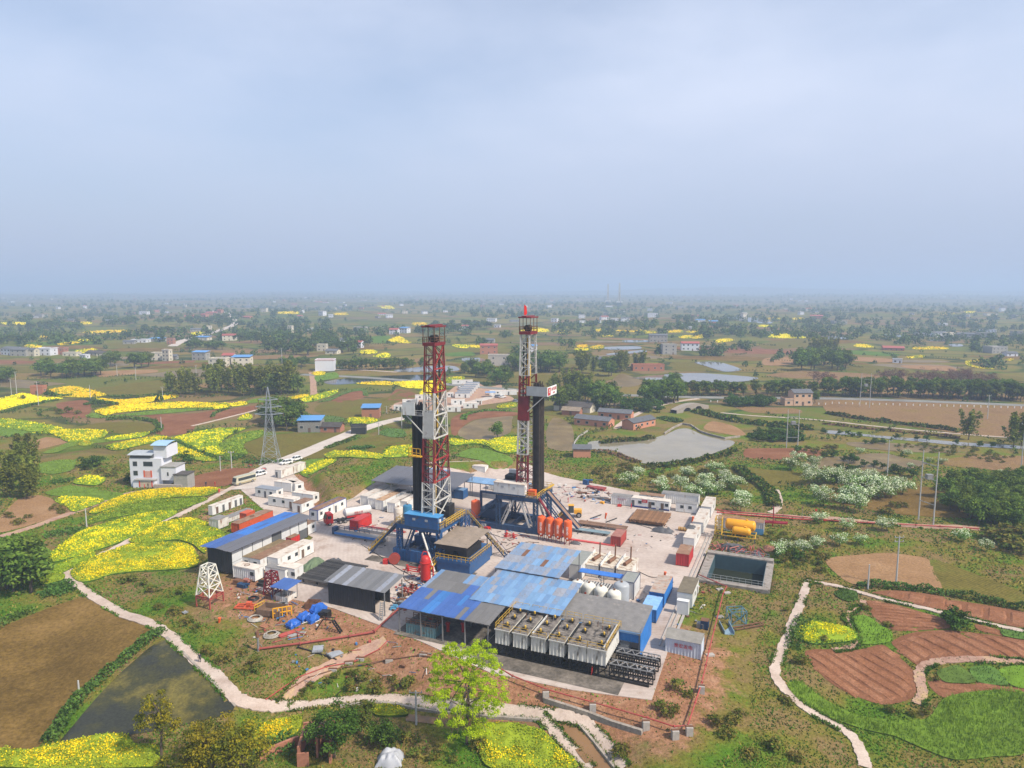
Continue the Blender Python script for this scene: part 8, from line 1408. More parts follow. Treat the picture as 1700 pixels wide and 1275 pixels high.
for px_,c,lb in (((764,646),WC,'white car at the far end of the camp row'),((766,651),WC,'white car beside the camp hut row'),((762,656),GC,'grey car beside the camp hut row'),((827,660),GC,'grey car before the white camp cabin'),((834,661),WC,'white car before the white camp cabin'),((857,668),GC,'dark car on the camp road')): car(px_,R(60 if px_[0] < 800 else 45),lb,c)
def bus(px,yaw,label):
    T = thing('minibus',label,'bus',gp(px,.17),yaw); L_ = 3.7; bm = mat('bus_cream',(.46,.43,.32),.4,var=.05); loft(T,[(-L_,.4),(L_,.4),(L_ + .1,1.0),(L_ - .25,2.6),(L_ - .6,2.75),(-L_,2.75)],lambda x_,z_: 1.05 if z_ < 1.5 else .95,'body',bm)
    for s_ in (-1,1): MB().bx(-L_ + .2,L_ - .8,min(s_ * .99,s_ * 1.04),max(s_ * .99,s_ * 1.04),1.45,2.35).build('side_windows',GLASS,T); MB().bx(-L_ + .1,L_,min(s_ * 1.0,s_ * 1.07),max(s_ * 1.0,s_ * 1.07),.55,.8).build('stripe',mat('bus_stripe',(.3,.22,.1),.5),T)
    MB().add([(L_ + .12,-.9,1.25),(L_ + .12,.9,1.25),(L_ - .12,.85,2.45),(L_ - .12,-.85,2.45)],[(0,1,2,3)]).build('windscreen',GLASS,T); MB().bx(-L_ + .3,L_ - .6,-.8,.8,2.76,2.82).build('roof_panel',mat('bus_roof',(.38,.38,.30),.5),T); wheels(T,[(x_,y_) for x_ in (2.4,-2.3) for y_ in (-.95,.95)],.45,.28); [MB().bx(L_ + .04,L_ + .14,y_ - .18,y_ + .18,.7,.95).build('headlight',LAMP,T) for y_ in (-.7,.7)]
bus((406,803),R(237),'cream minibus with dark windows parked by the road bend')
# tanker truck
T = thing('tanker_truck','tanker truck with scarlet cab and white bulk tank','truck',gp((578,866),.1),YW(flat(605,858),flat(548,868))); loft(T,[(4.4,.6),(6.3,.6),(6.4,1.6),(6.2,2.0),(5.9,3.2),(4.6,3.3),(4.4,3.0)],lambda x_,z_: 1.2,'cab',RED); MB().add([(6.42,-1.05,1.9),(6.42,1.05,1.9),(6.05,1.0,2.9),(6.05,-1.0,2.9)],[(0,1,2,3)]).build('windscreen',GLASS,T); [MB().bx(4.9,5.9,min(s_ * 1.19,s_ * 1.23),max(s_ * 1.19,s_ * 1.23),1.9,2.7).build('side_window',GLASS,T) for s_ in (-1,1)]
MB().bx(-6.5,4.6,-.5,.5,.85,1.1).build('chassis',BLK,T); t_ = MB().lathe([(.3,-6.6),(1.1,-6.2),(1.2,-4),(1.05,-2.6),(1.2,-1),(1.15,.8),(.4,1.3)],16,(0,0,2.5),0,0).build('tank',mat('tank_white',(.6,.58,.55),.4,rust=.15),T,True); MB().bx(-5.8,.6,-1.15,1.15,1.35,1.5).build('tank_saddle',RED,T); MB().rail([(-5.8,0,3.6),(.4,0,3.6)],.4,1.4,.03).build('walkway_rail',GREY,t_); wheels(T,[(x_,y_) for x_ in (5.3,2.4,1.1,-4.0,-5.2) for y_ in (-1.0,1.0)],.52,.4); marks(T,'散装水泥',.6,TX,(-2.6,1.22,2.4),(R(90),0,R(180)))
# wheel loader
T = thing('wheel_loader','yellow and dark wheel loader working by the pipe ramp','loader',gp((951,858),.1),TH + R(200)); MB().bx(-2.4,-.3,-.9,.9,1.0,2.1).build('engine_hood',TYEL,T); MB().bx(-.2,1.2,-.7,.7,1.2,3.2).build('cab',mat('cab_dark',(.05,.06,.06),.3),T); MB().bx(-.3,1.3,-.8,.8,3.2,3.3).build('cab_roof',TYEL,T); m = MB(); m.bar((1.2,-.6,1.6),(3.0,-.6,.7),.25); m.bar((1.2,.6,1.6),(3.0,.6,.7),.25); m.build('lift_arm',TYEL,T); m = MB().add([(3.0,-1.3,.1),(4.1,-1.3,.1),(3.0,-1.3,1.2),(3.0,1.3,.1),(4.1,1.3,.1),(3.0,1.3,1.2)],[(0,1,2),(3,5,4),(0,3,4,1),(0,2,5,3)]); m.build('bucket',YELL,T); wheels(T,[(x_,y_) for x_ in (1.4,-1.6) for y_ in (-1.0,1.0)],.72,.5)
def bike(px,yaw,label):
    T = thing('motorcycle',label,'motorcycle',gp(px,.16),yaw,None); wheels(T,[(.65,0),(-.65,0)],.3,.12); m = MB(); m.bar((-.6,0,.35),(.3,0,.7),.18,.25); m.bar((.65,0,.3),(.35,0,1.0),.08); m.build('frame',RED,T); MB().box((-.3,0,.82),(.7,.25,.12)).build('saddle',BLK,T); MB().bar((.35,-.35,1.02),(.35,.35,1.02),.05).build('handlebar',BLK,T)
bike((438,781),R(200),'motorcycle parked beside the white estate car'); bike((416,775),R(190),'motorcycle leaning near the pylon hedge')
# ------------------------------------------------------------------ people
def person(px,yaw,me,label,z=None,dz=.1):
    p = gp(px,dz) if z is None else Vector((*flat(px[0],px[1],z),z)); o = link('person',me,None,p,yaw); tag(o,label,'person')
for px_,yw,k,lb in [((240,812),.5,0,'person in red coveralls walking before the white house'),((246,811),1.0,1,'person in dark clothes beside the red one at the white house'),((293,810),0.,0,'person in red coveralls on the lane edge beside the stone terrace'),((342,808),2,1,'person in dark clothes on the lane above the rapeseed'),((357,808),1,0,'person in red coveralls on the lane near the minibus'),((364,820),2.5,0,'person in red coveralls at the corner of the rapeseed path'),((332,1101),2.2,1,'person in dark clothes walking by the weedy pond'),((943,835),.3,0,'person in red coveralls standing on the open yard'),((930,838),.3,1,'person in dark clothes near the pipe ramp'),((1048,845),3,0,'person in red coveralls beside the lettered white container'),((983,1122),3,0,'person in red coveralls walking along the mud tank skid')]: person(px_,yw,[P_red,P_dark][k],lb)
for k,(u_,v_) in enumerate([(5.5,-33.5),(9.2,-33.8),(11.8,-32.8)]): T = thing('fire_pump','small red pump standing under the patched shed','pump',W(u_,v_,.1),TH,'red pumps under the shed'); MB().tube((0,0,0),(0,0,1.5),.3,10).build('barrel',RED,T); MB().box((0,0,1.6),(.7,.5,.35)).build('motor',RED,T)
T = thing('mud_box','weathered blue green mud box with rusty rails under the shed','tank',W(2.5,-37.2,.1),TH); m = MB(); [ribwall(m,a,b,0,2.0) for a,b in (((0,0),(6,0)),((6,0),(6,2.6)),((6,2.6),(0,2.6)),((0,2.6),(0,0)))]; m.build('body',mat('teal_weathered',(.10,.20,.22),.7,var=.2,rust=.45,rcol=(.15,.10,.07)),T); MB().bx(0,6,0,2.6,1.95,2.02).build('deck',DIRTY,T); MB().rail([(0,0,2),(6,0,2),(6,2.6,2),(0,2.6,2)],.9,1,.05).build('handrail',RUST,T)
for k,(px_,z_) in enumerate([((1006,883),5.0),((1150,884),4.2),((1104,972),3.0),((365,1034),1.0)]): p = gp(px_); T = thing('windsock',['orange windsock on the open red container','orange windsock on the tarpaulined white cabin','orange windsock near the rusted blue container','orange windsock lying on the grass'][k],'windsock',p); MB().tube((0,0,0),(0,0,z_),.05,6).build('pole',GREY,T); MB().tube((0,0,z_),(-.25,.1,z_ - 1.5),.3,8,.16).build('sock',ORG,T)
# ------------------------------------------------------------------ houses
HW = mat('house_white',(.62,.63,.68),.7,var=.05,rust=.06,rcol=(.4,.38,.36)); HC = mat('house_cream',(.55,.50,.40),.8,var=.1,perobj=.12); HB = mat('house_brick',(.36,.155,.095),.85,var=.18,scale=2.5,perobj=.12); HO = mat('house_salmon',(.50,.22,.135),.8,var=.08); HG = mat('house_grey',(.30,.29,.27),.85,var=.15,perobj=.12); TILE = mat('grey_tile',(.115,.12,.13),.8,var=.15,wave=('X',5),perobj=.1); OLDT = mat('old_tile',(.075,.066,.06),.9,var=.25,perobj=.15); RTILE = mat('red_tile',(.33,.09,.075),.8,var=.15,perobj=.12); BTIN = mat('blue_tin',(.10,.27,.55),.5,var=.1,perobj=.12); STONE = mat('grey_stone_wall',(.22,.21,.19),.9,var=.25,scale=2)
def house(px,du,dv,H,label,wall=HC,roof='flat',rm=None,yaw=TH,wins=(2,1,2),name='house',group=None,cat='house',ov=.4,rise=1.4,p=None,door=True,storeys=None):
    """house with near corner foot at px: front (du), right side (dv); wins = (per front row, per side row, rows)"""
    p = p or gp(px,-.1); T = thing(name,label,cat,p,yaw,group); m = MB(); m.bx(-du,0,0,dv,0,H); m.build('wall',wall,T); rm = rm or TILE
    if roof == 'flat': MB().bx(-du - ov * .4,ov * .4,-ov * .4,dv + ov * .4,H,H + .25).build('roof',rm,T); m = MB(); [m.bx(*q) for q in ((-du,0,-.1,.1,H + .25,H + .9),(-du,0,dv - .1,dv + .1,H + .25,H + .9),(-.1,.1,0.1,dv - .1,H + .25,H + .9),(-du - .1,-du + .1,.1,dv - .1,H + .25,H + .9))]; m.build('parapet',wall,T)
    elif roof == 'gable':
        a = [(-du - ov,-ov,H - .15),(ov,-ov,H - .15),(ov,dv / 2,H + rise),(-du - ov,dv / 2,H + rise),(ov,dv + ov,H - .15),(-du - ov,dv + ov,H - .15)]
        if dv > du: a = [(-du - ov,-ov,H - .15),(-du - ov,dv + ov,H - .15),(-du / 2,dv + ov,H + rise),(-du / 2,-ov,H + rise),(ov,dv + ov,H - .15),(ov,-ov,H - .15)]
        for f in ((0,1,2,3),(3,2,4,5)): q = [Vector(a[i]) for i in f]; n = (q[1] - q[0]).cross(q[3] - q[0]).normalized() * .16; n = n if n.z > 0 else -n; MB().add([v for v in q] + [v + n for v in q],[(0,1,2,3),(7,6,5,4),(0,4,5,1),(1,5,6,2),(2,6,7,3),(3,7,4,0)]).build('roof',rm,T)
        g = MB(); (g.add([(0,0,H),(0,dv,H),(0,dv / 2,H + rise - .05),(-du,0,H),(-du,dv,H),(-du,dv / 2,H + rise - .05)],[(0,1,2),(5,4,3)]) if dv <= du else g.add([(-du,0,H),(0,0,H),(-du / 2,0,H + rise - .05),(-du,dv,H),(0,dv,H),(-du / 2,dv,H + rise - .05)],[(0,1,2),(5,4,3)])); g.build('gable',wall,T)
    else: MB().add([(-du - ov,-ov,H + .9),(ov,-ov,H + .9),(ov,dv + ov,H + 1.8),(-du - ov,dv + ov,H + 1.8),(-du - ov,-ov,H + 1.0),(ov,-ov,H + 1.0),(ov,dv + ov,H + 1.9),(-du - ov,dv + ov,H + 1.9)],[(3,2,1,0),(4,5,6,7),(0,1,5,4),(1,2,6,5),(2,3,7,6),(3,0,4,7)]).build('roof',rm,T); m = MB(); [m.bx(x_ - .12,x_ + .12,y_ - .12,y_ + .12,H,H + (1.0 if y_ < 1 else 1.8)) for x_ in (-du + .2,-.2) for y_ in (.2,dv - .2)]; m.build('roof_post',HG,T)
    nf,ns,rows = wins; sh = H / max(rows,1)
    for r_ in range(rows):
        for k in range(nf):
            x_ = -du + du * (k + .5) / nf; zc = sh * (r_ + .55)
            if door and r_ == 0 and k == nf // 2: MB().bx(x_ - .55,x_ + .55,-.06,.02,0,2.2).build('door',DOOR,T); continue
            o = MB().bx(x_ - .75,x_ + .75,-.05,.02,zc - .65,zc + .65).build('window',MW if wall is not HW else mat('dark_frame',(.12,.12,.11),.6),T); MB().bx(x_ - .66,x_ + .66,-.08,-.03,zc - .56,zc + .56).build('pane',GLASS,o)
        for k in range(ns): y_ = dv * (k + .5) / ns; zc = sh * (r_ + .55); o = MB().bx(-.02,.05,y_ - .7,y_ + .7,zc - .6,zc + .6).build('window',MW,T); MB().bx(.03,.08,y_ - .6,y_ + .6,zc - .5,zc + .5).build('pane',GLASS,o)
    return T
# the white house
T = thing('white_house','white three storey house with curved metal roofs above the lane','house',gp((233,808),-.2),R(-3.5)); rz = T.rotation_euler
MB().bx(-3.0,7.4,0,6,0,9.4).build('wall',HW,T); MB().bx(4.6,8.8,.8,7.4,9.4,13.2).build('tower_wall',HW,T); MB().bx(7.4,12.2,-.6,5,2.6,6.8).build('annexe_wall',HW,T); MB().bx(7.2,12.4,-.8,5.2,6.8,7.05).build('annexe_roof',HG,T); MB().bx(-1.6,5.4,-1.2,0,0,2.7).build('porch_wall',HW,T); MB().bx(-1.0,5.8,-1.6,.0,2.7,2.95).build('porch_roof',HG,T)
m = MB(); n = 8; vs = []; [vs.extend([(-3.3,-.6 + 7.4 * i / n,10.1 + 1.0 * math.sin(math.pi * (.12 + .76 * i / n))),(4.7,-.6 + 7.4 * i / n,10.1 + 1.0 * math.sin(math.pi * (.12 + .76 * i / n)))]) for i in range(n + 1)]; m.add(vs,[(2 * i,2 * i + 1,2 * i + 3,2 * i + 2) for i in range(n)]); m.build('curved_roof',mat('grey_tin',(.36,.39,.41),.45),T)
m = MB(); vs = []; [vs.extend([(4.0,.0 + 8.2 * i / n,13.2 + 1.0 * math.sin(math.pi * (.1 + .8 * i / n))),(9.4,.0 + 8.2 * i / n,13.2 + 1.0 * math.sin(math.pi * (.1 + .8 * i / n)))]) for i in range(n + 1)]; m.add(vs,[(2 * i,2 * i + 1,2 * i + 3,2 * i + 2) for i in range(n)]); m.build('curved_roof',mat('tower_tin',(.30,.46,.60),.45),T); MB().bx(-2.8,4.5,.2,5.8,9.4,10.3).build('loggia',DOORG,T)
for x_,z_,w_,h_ in ((-1.2,4.6,1.4,1.5),(-1.2,7.6,1.4,1.5),(3.0,7.6,3.0,1.5),(9.6,4.6,.5,1.2)): o = MB().bx(x_ - w_ / 2,x_ + w_ / 2,(-.06 if x_ < 7 else -.66),(.02 if x_ < 7 else -.58),z_ - h_ / 2,z_ + h_ / 2).build('window',mat('dark_frame',(.12,.12,.11),.6),T); MB().bx(x_ - w_ / 2 + .1,x_ + w_ / 2 - .1,(-.09 if x_ < 7 else -.69),(-.04 if x_ < 7 else -.64),z_ - h_ / 2 + .1,z_ + h_ / 2 - .1).build('pane',GLASS,o)
OC = mat('couplet_orange',(.60,.10,.03),.6); [MB().bx(x_ - .22,x_ + .22,y_ - .06,y_,z_,z_ + h_).build('couplet',OC,T) for x_,y_,z_,h_ in ((1.6,-.02,3.3,2.2),(3.9,-.02,3.3,2.2),(.6,-1.22,.5,2.0),(4.6,-1.22,.5,2.0))]; MB().bx(1.9,3.6,-.05,.01,3.2,5.3).build('door',mat('door_pink',(.55,.30,.25),.6),T); MB().bx(1.0,4.2,-1.26,-1.18,.4,2.3).build('shop_door',mat('door_bright',(.50,.42,.30),.5),T)
MB().bx(5.5,14.5,-2.0,-1.0,-.6,1.5).build('terrace_wall',STN,T); MB().bx(11.8,16.2,-1.4,3.0,0,4.6).build('outhouse_wall',HG,T); MB().bx(11.6,16.4,-1.6,3.2,4.6,4.8).build('outhouse_roof',OLDT,T)
# houses behind the site (yaw chosen as in the photograph)
house((533,718),10,7.5,4.6,'old stone house with bright blue tin roof by the pylon grove',STONE,'shed',BTIN,R(3),(3,1,1)); house((565,718),9,5.5,2.6,'low brick outbuilding with dark tile roof beside the blue roofed house',HB,'gable',OLDT,R(-6),(2,0,1)); house((630,694),8.5,7,4.2,'open brick barn under a blue tin roof',HB,'shed',BTIN,R(4),(1,1,1),name='barn',cat='barn')
house((607,721),6.2,4,3.2,'dark sheeted shed beside the road',DKW,'flat',GROOF,R(4),(0,0,1),name='roadside_shed',cat='shed',door=False)
house(X('F8',[(545,515)])[0],17,7,3.4,'long salmon brick house with grey roof nearest the bog',HO,'gable',TILE,R(-30),(4,0,1),rise=1.3); house(X('F8',[(670,470)])[0],16,6.5,3.4,'salmon brick house with grey roof behind the other two',HO,'gable',TILE,R(-22),(4,0,1),rise=1.3); house(X('F8',[(685,525)])[0],6.5,16,3.4,'salmon brick house with a row of windows facing the fish pond',HO,'gable',TILE,R(-48),(0,4,1),rise=1.3,door=False); house(X('F8',[(444,680)])[0],6.4,5,3.4,'small salmon pump house on the pond wall',HO,'gable',TILE,R(-4),(0,0,1),rise=1.1,door=False,name='pump_house')
house(X('F8',[(440,430)])[0],20,8,3.0,'old low house with dark sagging tile roof among trees',HC,'gable',OLDT,R(-28),(2,0,1),rise=2.0); house(X('F8',[(380,445)])[0],9,6,2.6,'old lean-to with weathered board roof',HB,'gable',mat('board_roof',(.23,.18,.13),.9,var=.2),R(-20),(1,0,1))
house(F7(368,425),10,8,7.0,'peach coloured two storey house with grey roof by the road',mat('peach_wall',(.56,.36,.24),.8,var=.06),'gable',TILE,R(2),(3,1,2),rise=1.5); house(F7(290,425),8,6,3.2,'low peach coloured annexe of the roadside house',mat('peach_wall',(.56,.36,.24)),'flat',HG,R(2),(2,0,1))
house(X('M8',[(695,122)])[0],14,10,8,'white walled house with brick red coping by the roadside',HW,'flat',RTILE,R(4),(0,0,1),door=False); house(X('B3',[(1080,548)])[0],13,9,9,'grey and brick house block beside the flooded plots',HG,'flat',HG,R(0),(2,1,3)); house(X('B3',[(1228,524)])[0],17,9,7.5,'white farmhouse with brown eaves beside the brick block',HW,'gable',RTILE,R(-6),(4,1,2)); house(X('B3',[(1020,468)])[0],20,10,8,'long grey house with tiled roof behind the brick block',HG,'gable',TILE,R(-4),(5,1,2)); house(X('F8',[(860,190)])[0],24,7,4.4,'roofless brick ruin by the flooded paddy',HB,'flat',HB,R(2),(5,1,1)); house(X('B2',[(1605,545)])[0],16,9,8,'brick house with red tin roof among dark trees',HB,'gable',RTILE,R(2),(3,1,2)); house(X('B2',[(1682,622)])[0],17,8,8,'unfinished pale concrete house shell',mat('pale_shell',(.46,.42,.37),.9,var=.15),'flat',HG,R(-5),(2,1,2)); house(X('L1',[(240,628)])[0],7,5,4.4,'small brick hut standing in the rapeseed',HB,'flat',HB,R(2),(1,1,1),name='brick_hut')
# ruined brick hut by the foreground trees
T = thing('brick_ruin','ruined roofless brick hut with fallen rafters beside the dark tree','ruin',gp((545,1268),-.2),R(6)); [MB().bx(*q).build('wall',HB,T) for q in ((-4.2,-3.9,0,5,0,3.0),(-4.2,.4,5,5.3,0,3.4),(.1,.4,0,5,0,3.2),(-1.9,-1.6,1.5,5,0,3.3),(-4.2,-2.6,-.3,0,0,2.2))]; rs = random.Random(2); [MB().bar((rs.uniform(-4,0),rs.uniform(1,5),3.2),(rs.uniform(-4,1),rs.uniform(2,6),rs.uniform(2.4,3.8)),.12).build('rafter',mat('old_timber',(.2,.16,.12),.9),T) for i in range(14)]
wall_line('F4',[(105,900),(180,860),(250,830),(325,800)],.4,-.2,1.3,HB,'broken red brick wall leading to the ruin','brick_wall'); lump('white_cover','white tarpaulin over a heap on the red ground',gp((648,1262)),3.6,3.4,1.6,mat('white_tarp',(.36,.37,.40),.5,var=.08),21,rz=.4)
# stone bridge
T = thing('stone_bridge','old stone bridge with two arches behind the pond','bridge',gp((1118,686),-.5),R(38)); m = MB(); N_ = 24; L_ = 26.0
def arch(x_):
    for c in (8.5,17.5):
        if abs(x_ - c) < 3.4: return math.sqrt(max(0,3.4 ** 2 - (x_ - c) ** 2)) * .8
    return -.5
for i in range(N_ * 2): x0,x1 = L_ * i / N_ / 2,L_ * (i + 1) / N_ / 2; zt = lambda x_: 2.2 + 2.0 * math.sin(math.pi * x_ / L_); m.add([(x0,-2,arch(x0)),(x1,-2,arch(x1)),(x1,-2,zt(x1)),(x0,-2,zt(x0)),(x0,2,arch(x0)),(x1,2,arch(x1)),(x1,2,zt(x1)),(x0,2,zt(x0))],[(0,1,2,3),(7,6,5,4),(3,2,6,7),(4,5,1,0)])
m.build('arch',STN,T)
# ------------------------------------------------------------------ workers camp
CG = 'huts of the workers camp'
def hut(px,du,dv,label,roof=None,yaw=R(-12),wall=None,H=2.7): T = cab(px,du,dv,H,label,wall or WH,roof or WROOF,'hut','camp_hut',False,[('S',.3),('E',.5)],[('S',.7)],group=CG,z=.05,rot=yaw - TH)
for i in range(6): hut((812 + i * 3.2 - 32,661 - i * 3.6),8.5,5.5,'grey blue roofed barrack in the stepped camp row',mat('barrack_roof',(.20,.21,.24),.7,var=.15,perobj=.2),R(2))
for px_,du,dv,lb in (((785,638),22,4,'white hut with dark ends beside the parked camp cars'),((858,656),26,5,'long white camp cabin by the road end'),((793,678),12,5,'white camp cabin with red poster by the road'),((772,672),12,5,'pale grey camp cabin beside the poster one'),((800,672),5,5,'small white camp box by the road'),((765,684),13,5,'white camp cabin behind the blue rig mast'),((753,660),6,4,'white cube hut behind the mast'),((670,682),8,4,'white end hut of the camp by the bend'),((695,672),14,4,'long pale camp cabin by the bend'),((715,664),14,4,'long pale camp cabin in the second camp row'),((690,684),10,4,'low white camp hut behind the dark tree')): hut(px_,du * .62,dv * .7,lb,None,R(6))
T = thing('camp_canopy','blue tin canopy in the workers camp','canopy',gp((820,660)),R(5)); MB().bx(-5,1,0,4,2.9,3.0).build('roof',BTIN,T); m = MB(); [m.bar((x_,y_,0),(x_,y_,2.9),.12) for x_ in (-4.8,.8) for y_ in (.2,3.8)]; m.build('post',GREY,T)
# ------------------------------------------------------------------ villages
VN = [0]
def vill(reg,items,label,group):
    for (x_,y_,w_,kind) in items:
        p = X(reg,[(x_,y_)])[0]; g = gp(p,-.2); d = math.hypot(g.x,g.y); s_ = w_ / REG[reg][2] * d / FPX; du = max(7,min(24,s_)); k = kind
        wall = dict(w=HW,c=HC,b=HB,g=HG)[k[0]]; rf = dict(f='flat',g='gable',s='shed')[k[1]]; rm = dict(t=TILE,r=RTILE,b=BTIN,h=HG,o=OLDT)[k[2]]; st = int(k[3])
        house(None,du,du * random.uniform(.55,.8),3.1 * st,label,wall,rf,rm,R(random.uniform(-25,15)),(max(2,int(du / 4)),1,st),'village_house',group,p=g,rise=1.6)
vill('B1',[(90,555,110,'wgt2'),(170,560,90,'ggt2'),(225,560,60,'cgt2'),(330,555,90,'wfh2'),(420,550,70,'bfh2'),(500,560,80,'cfh1'),(560,575,40,'wfh1'),(640,555,80,'ggo1'),(690,560,50,'cgo1'),(1060,585,60,'cfh2'),(1110,590,50,'cfh3'),(1160,580,50,'ggt1'),(1350,585,90,'gsb2'),(1480,628,110,'cfh2'),(1530,600,70,'cgr2'),(1640,620,110,'csb2'),(960,470,90,'wfh1'),(1060,465,80,'gsb1'),(1140,480,40,'bfh2'),(880,480,60,'ggt1'),(1360,455,80,'csb1'),(1550,455,80,'cgr2'),(1330,395,70,'ggt1'),(1390,388,30,'cfh2')],'plain village house among dark trees beyond the rapeseed terraces','houses of the village beyond the terraces')
vill('B1',[(740,345,60,'wfh2'),(275,305,50,'gfh2'),(220,308,40,'ggt1'),(480,330,40,'ggt1'),(965,285,50,'wfh2'),(880,285,80,'bgr1'),(1280,305,60,'bgr1'),(1350,305,40,'bgr2'),(1420,290,60,'bgr2'),(1220,235,20,'cfh2'),(1640,310,60,'bgr1'),(1500,235,60,'bgr1'),(1640,240,60,'ggt2'),(1110,275,30,'wfh1'),(70,205,60,'wgt1'),(210,160,30,'wfh1')],'small hazy farmhouse of the far village','far hazy farmhouses')
vill('B2',[(255,405,30,'cfh3'),(385,390,40,'wfh1'),(740,398,80,'gfh2'),(950,415,60,'wgr2'),(1010,408,60,'wsb2'),(480,525,60,'cfh2'),(550,545,80,'cgt1'),(620,465,50,'wgt1'),(710,505,30,'wgr2'),(1410,390,60,'wgr2'),(1590,335,60,'wfh2'),(1620,370,40,'wfh1'),(1580,470,60,'ggt1'),(870,290,50,'wgr1'),(1010,280,30,'cfh2'),(1280,270,30,'wfh1'),(590,210,60,'wgt1'),(490,210,60,'wgr1'),(440,205,40,'bgr1'),(740,195,40,'wgr1'),(850,192,40,'cgt1'),(180,225,20,'wfh1'),(290,222,40,'bgr1')],'pale farmhouse among hedges beyond the roadside pond','farmhouses beyond the roadside pond')
vill('B3',[(295,335,40,'wfh2'),(315,365,50,'wgt1'),(480,310,40,'wfh2'),(485,340,40,'wfh1'),(635,320,50,'wgr2'),(700,325,50,'wfh1'),(770,330,50,'wgt2'),(955,305,60,'wfh3'),(580,340,50,'wfh1'),(50,335,60,'ggt1'),(165,540,60,'wsb2'),(1270,335,60,'wsb1'),(1360,345,60,'bsb1'),(1140,360,40,'wfh1'),(1180,382,40,'wfh1'),(1050,215,50,'wfh2'),(1130,245,40,'ggt2'),(1310,235,30,'wgr1'),(1490,230,30,'bgr1'),(660,235,60,'wfh1'),(740,275,30,'wfh1'),(520,580,50,'ggt1'),(600,600,40,'ggt1'),(1230,300,50,'bgr1')],'white farmhouse in the hamlet below the far rigs','hamlet below the far rigs')
vill('B4',[(1210,435,90,'wgt2'),(1290,440,80,'cfh2'),(1380,445,90,'ggt2'),(1110,430,90,'ggt1'),(1520,440,90,'gfh2'),(1590,540,90,'gfh2'),(1660,560,60,'wgt1'),(915,525,110,'bgr1'),(540,350,80,'gfh2'),(380,315,70,'bgr2'),(350,275,40,'cgt1'),(900,605,30,'wfh1'),(1690,425,50,'gfh2'),(1520,400,70,'wfh1'),(1200,355,40,'wfh1'),(1530,290,70,'cfh1')],'grey white farmhouse beyond the tree lined road','farmhouses beyond the tree lined road')
for k in range(90):                                   # scattered farms fading into the haze
    px_ = random.uniform(-20,1720); py_ = 492 + 36 * random.random() ** 1.3; g = gp((px_,py_),-.2); house(None,random.uniform(8,16),random.uniform(6,10),random.choice([3.2,6.2,6.2,9]),'tiny pale farm fading into the far haze',random.choice([HW,HW,HC,HB,HG]),random.choice(['flat','gable']),random.choice([TILE,RTILE,HG]),R(random.uniform(-40,40)),(3,1,2),'farm_building','tiny farms in the far haze',p=g)
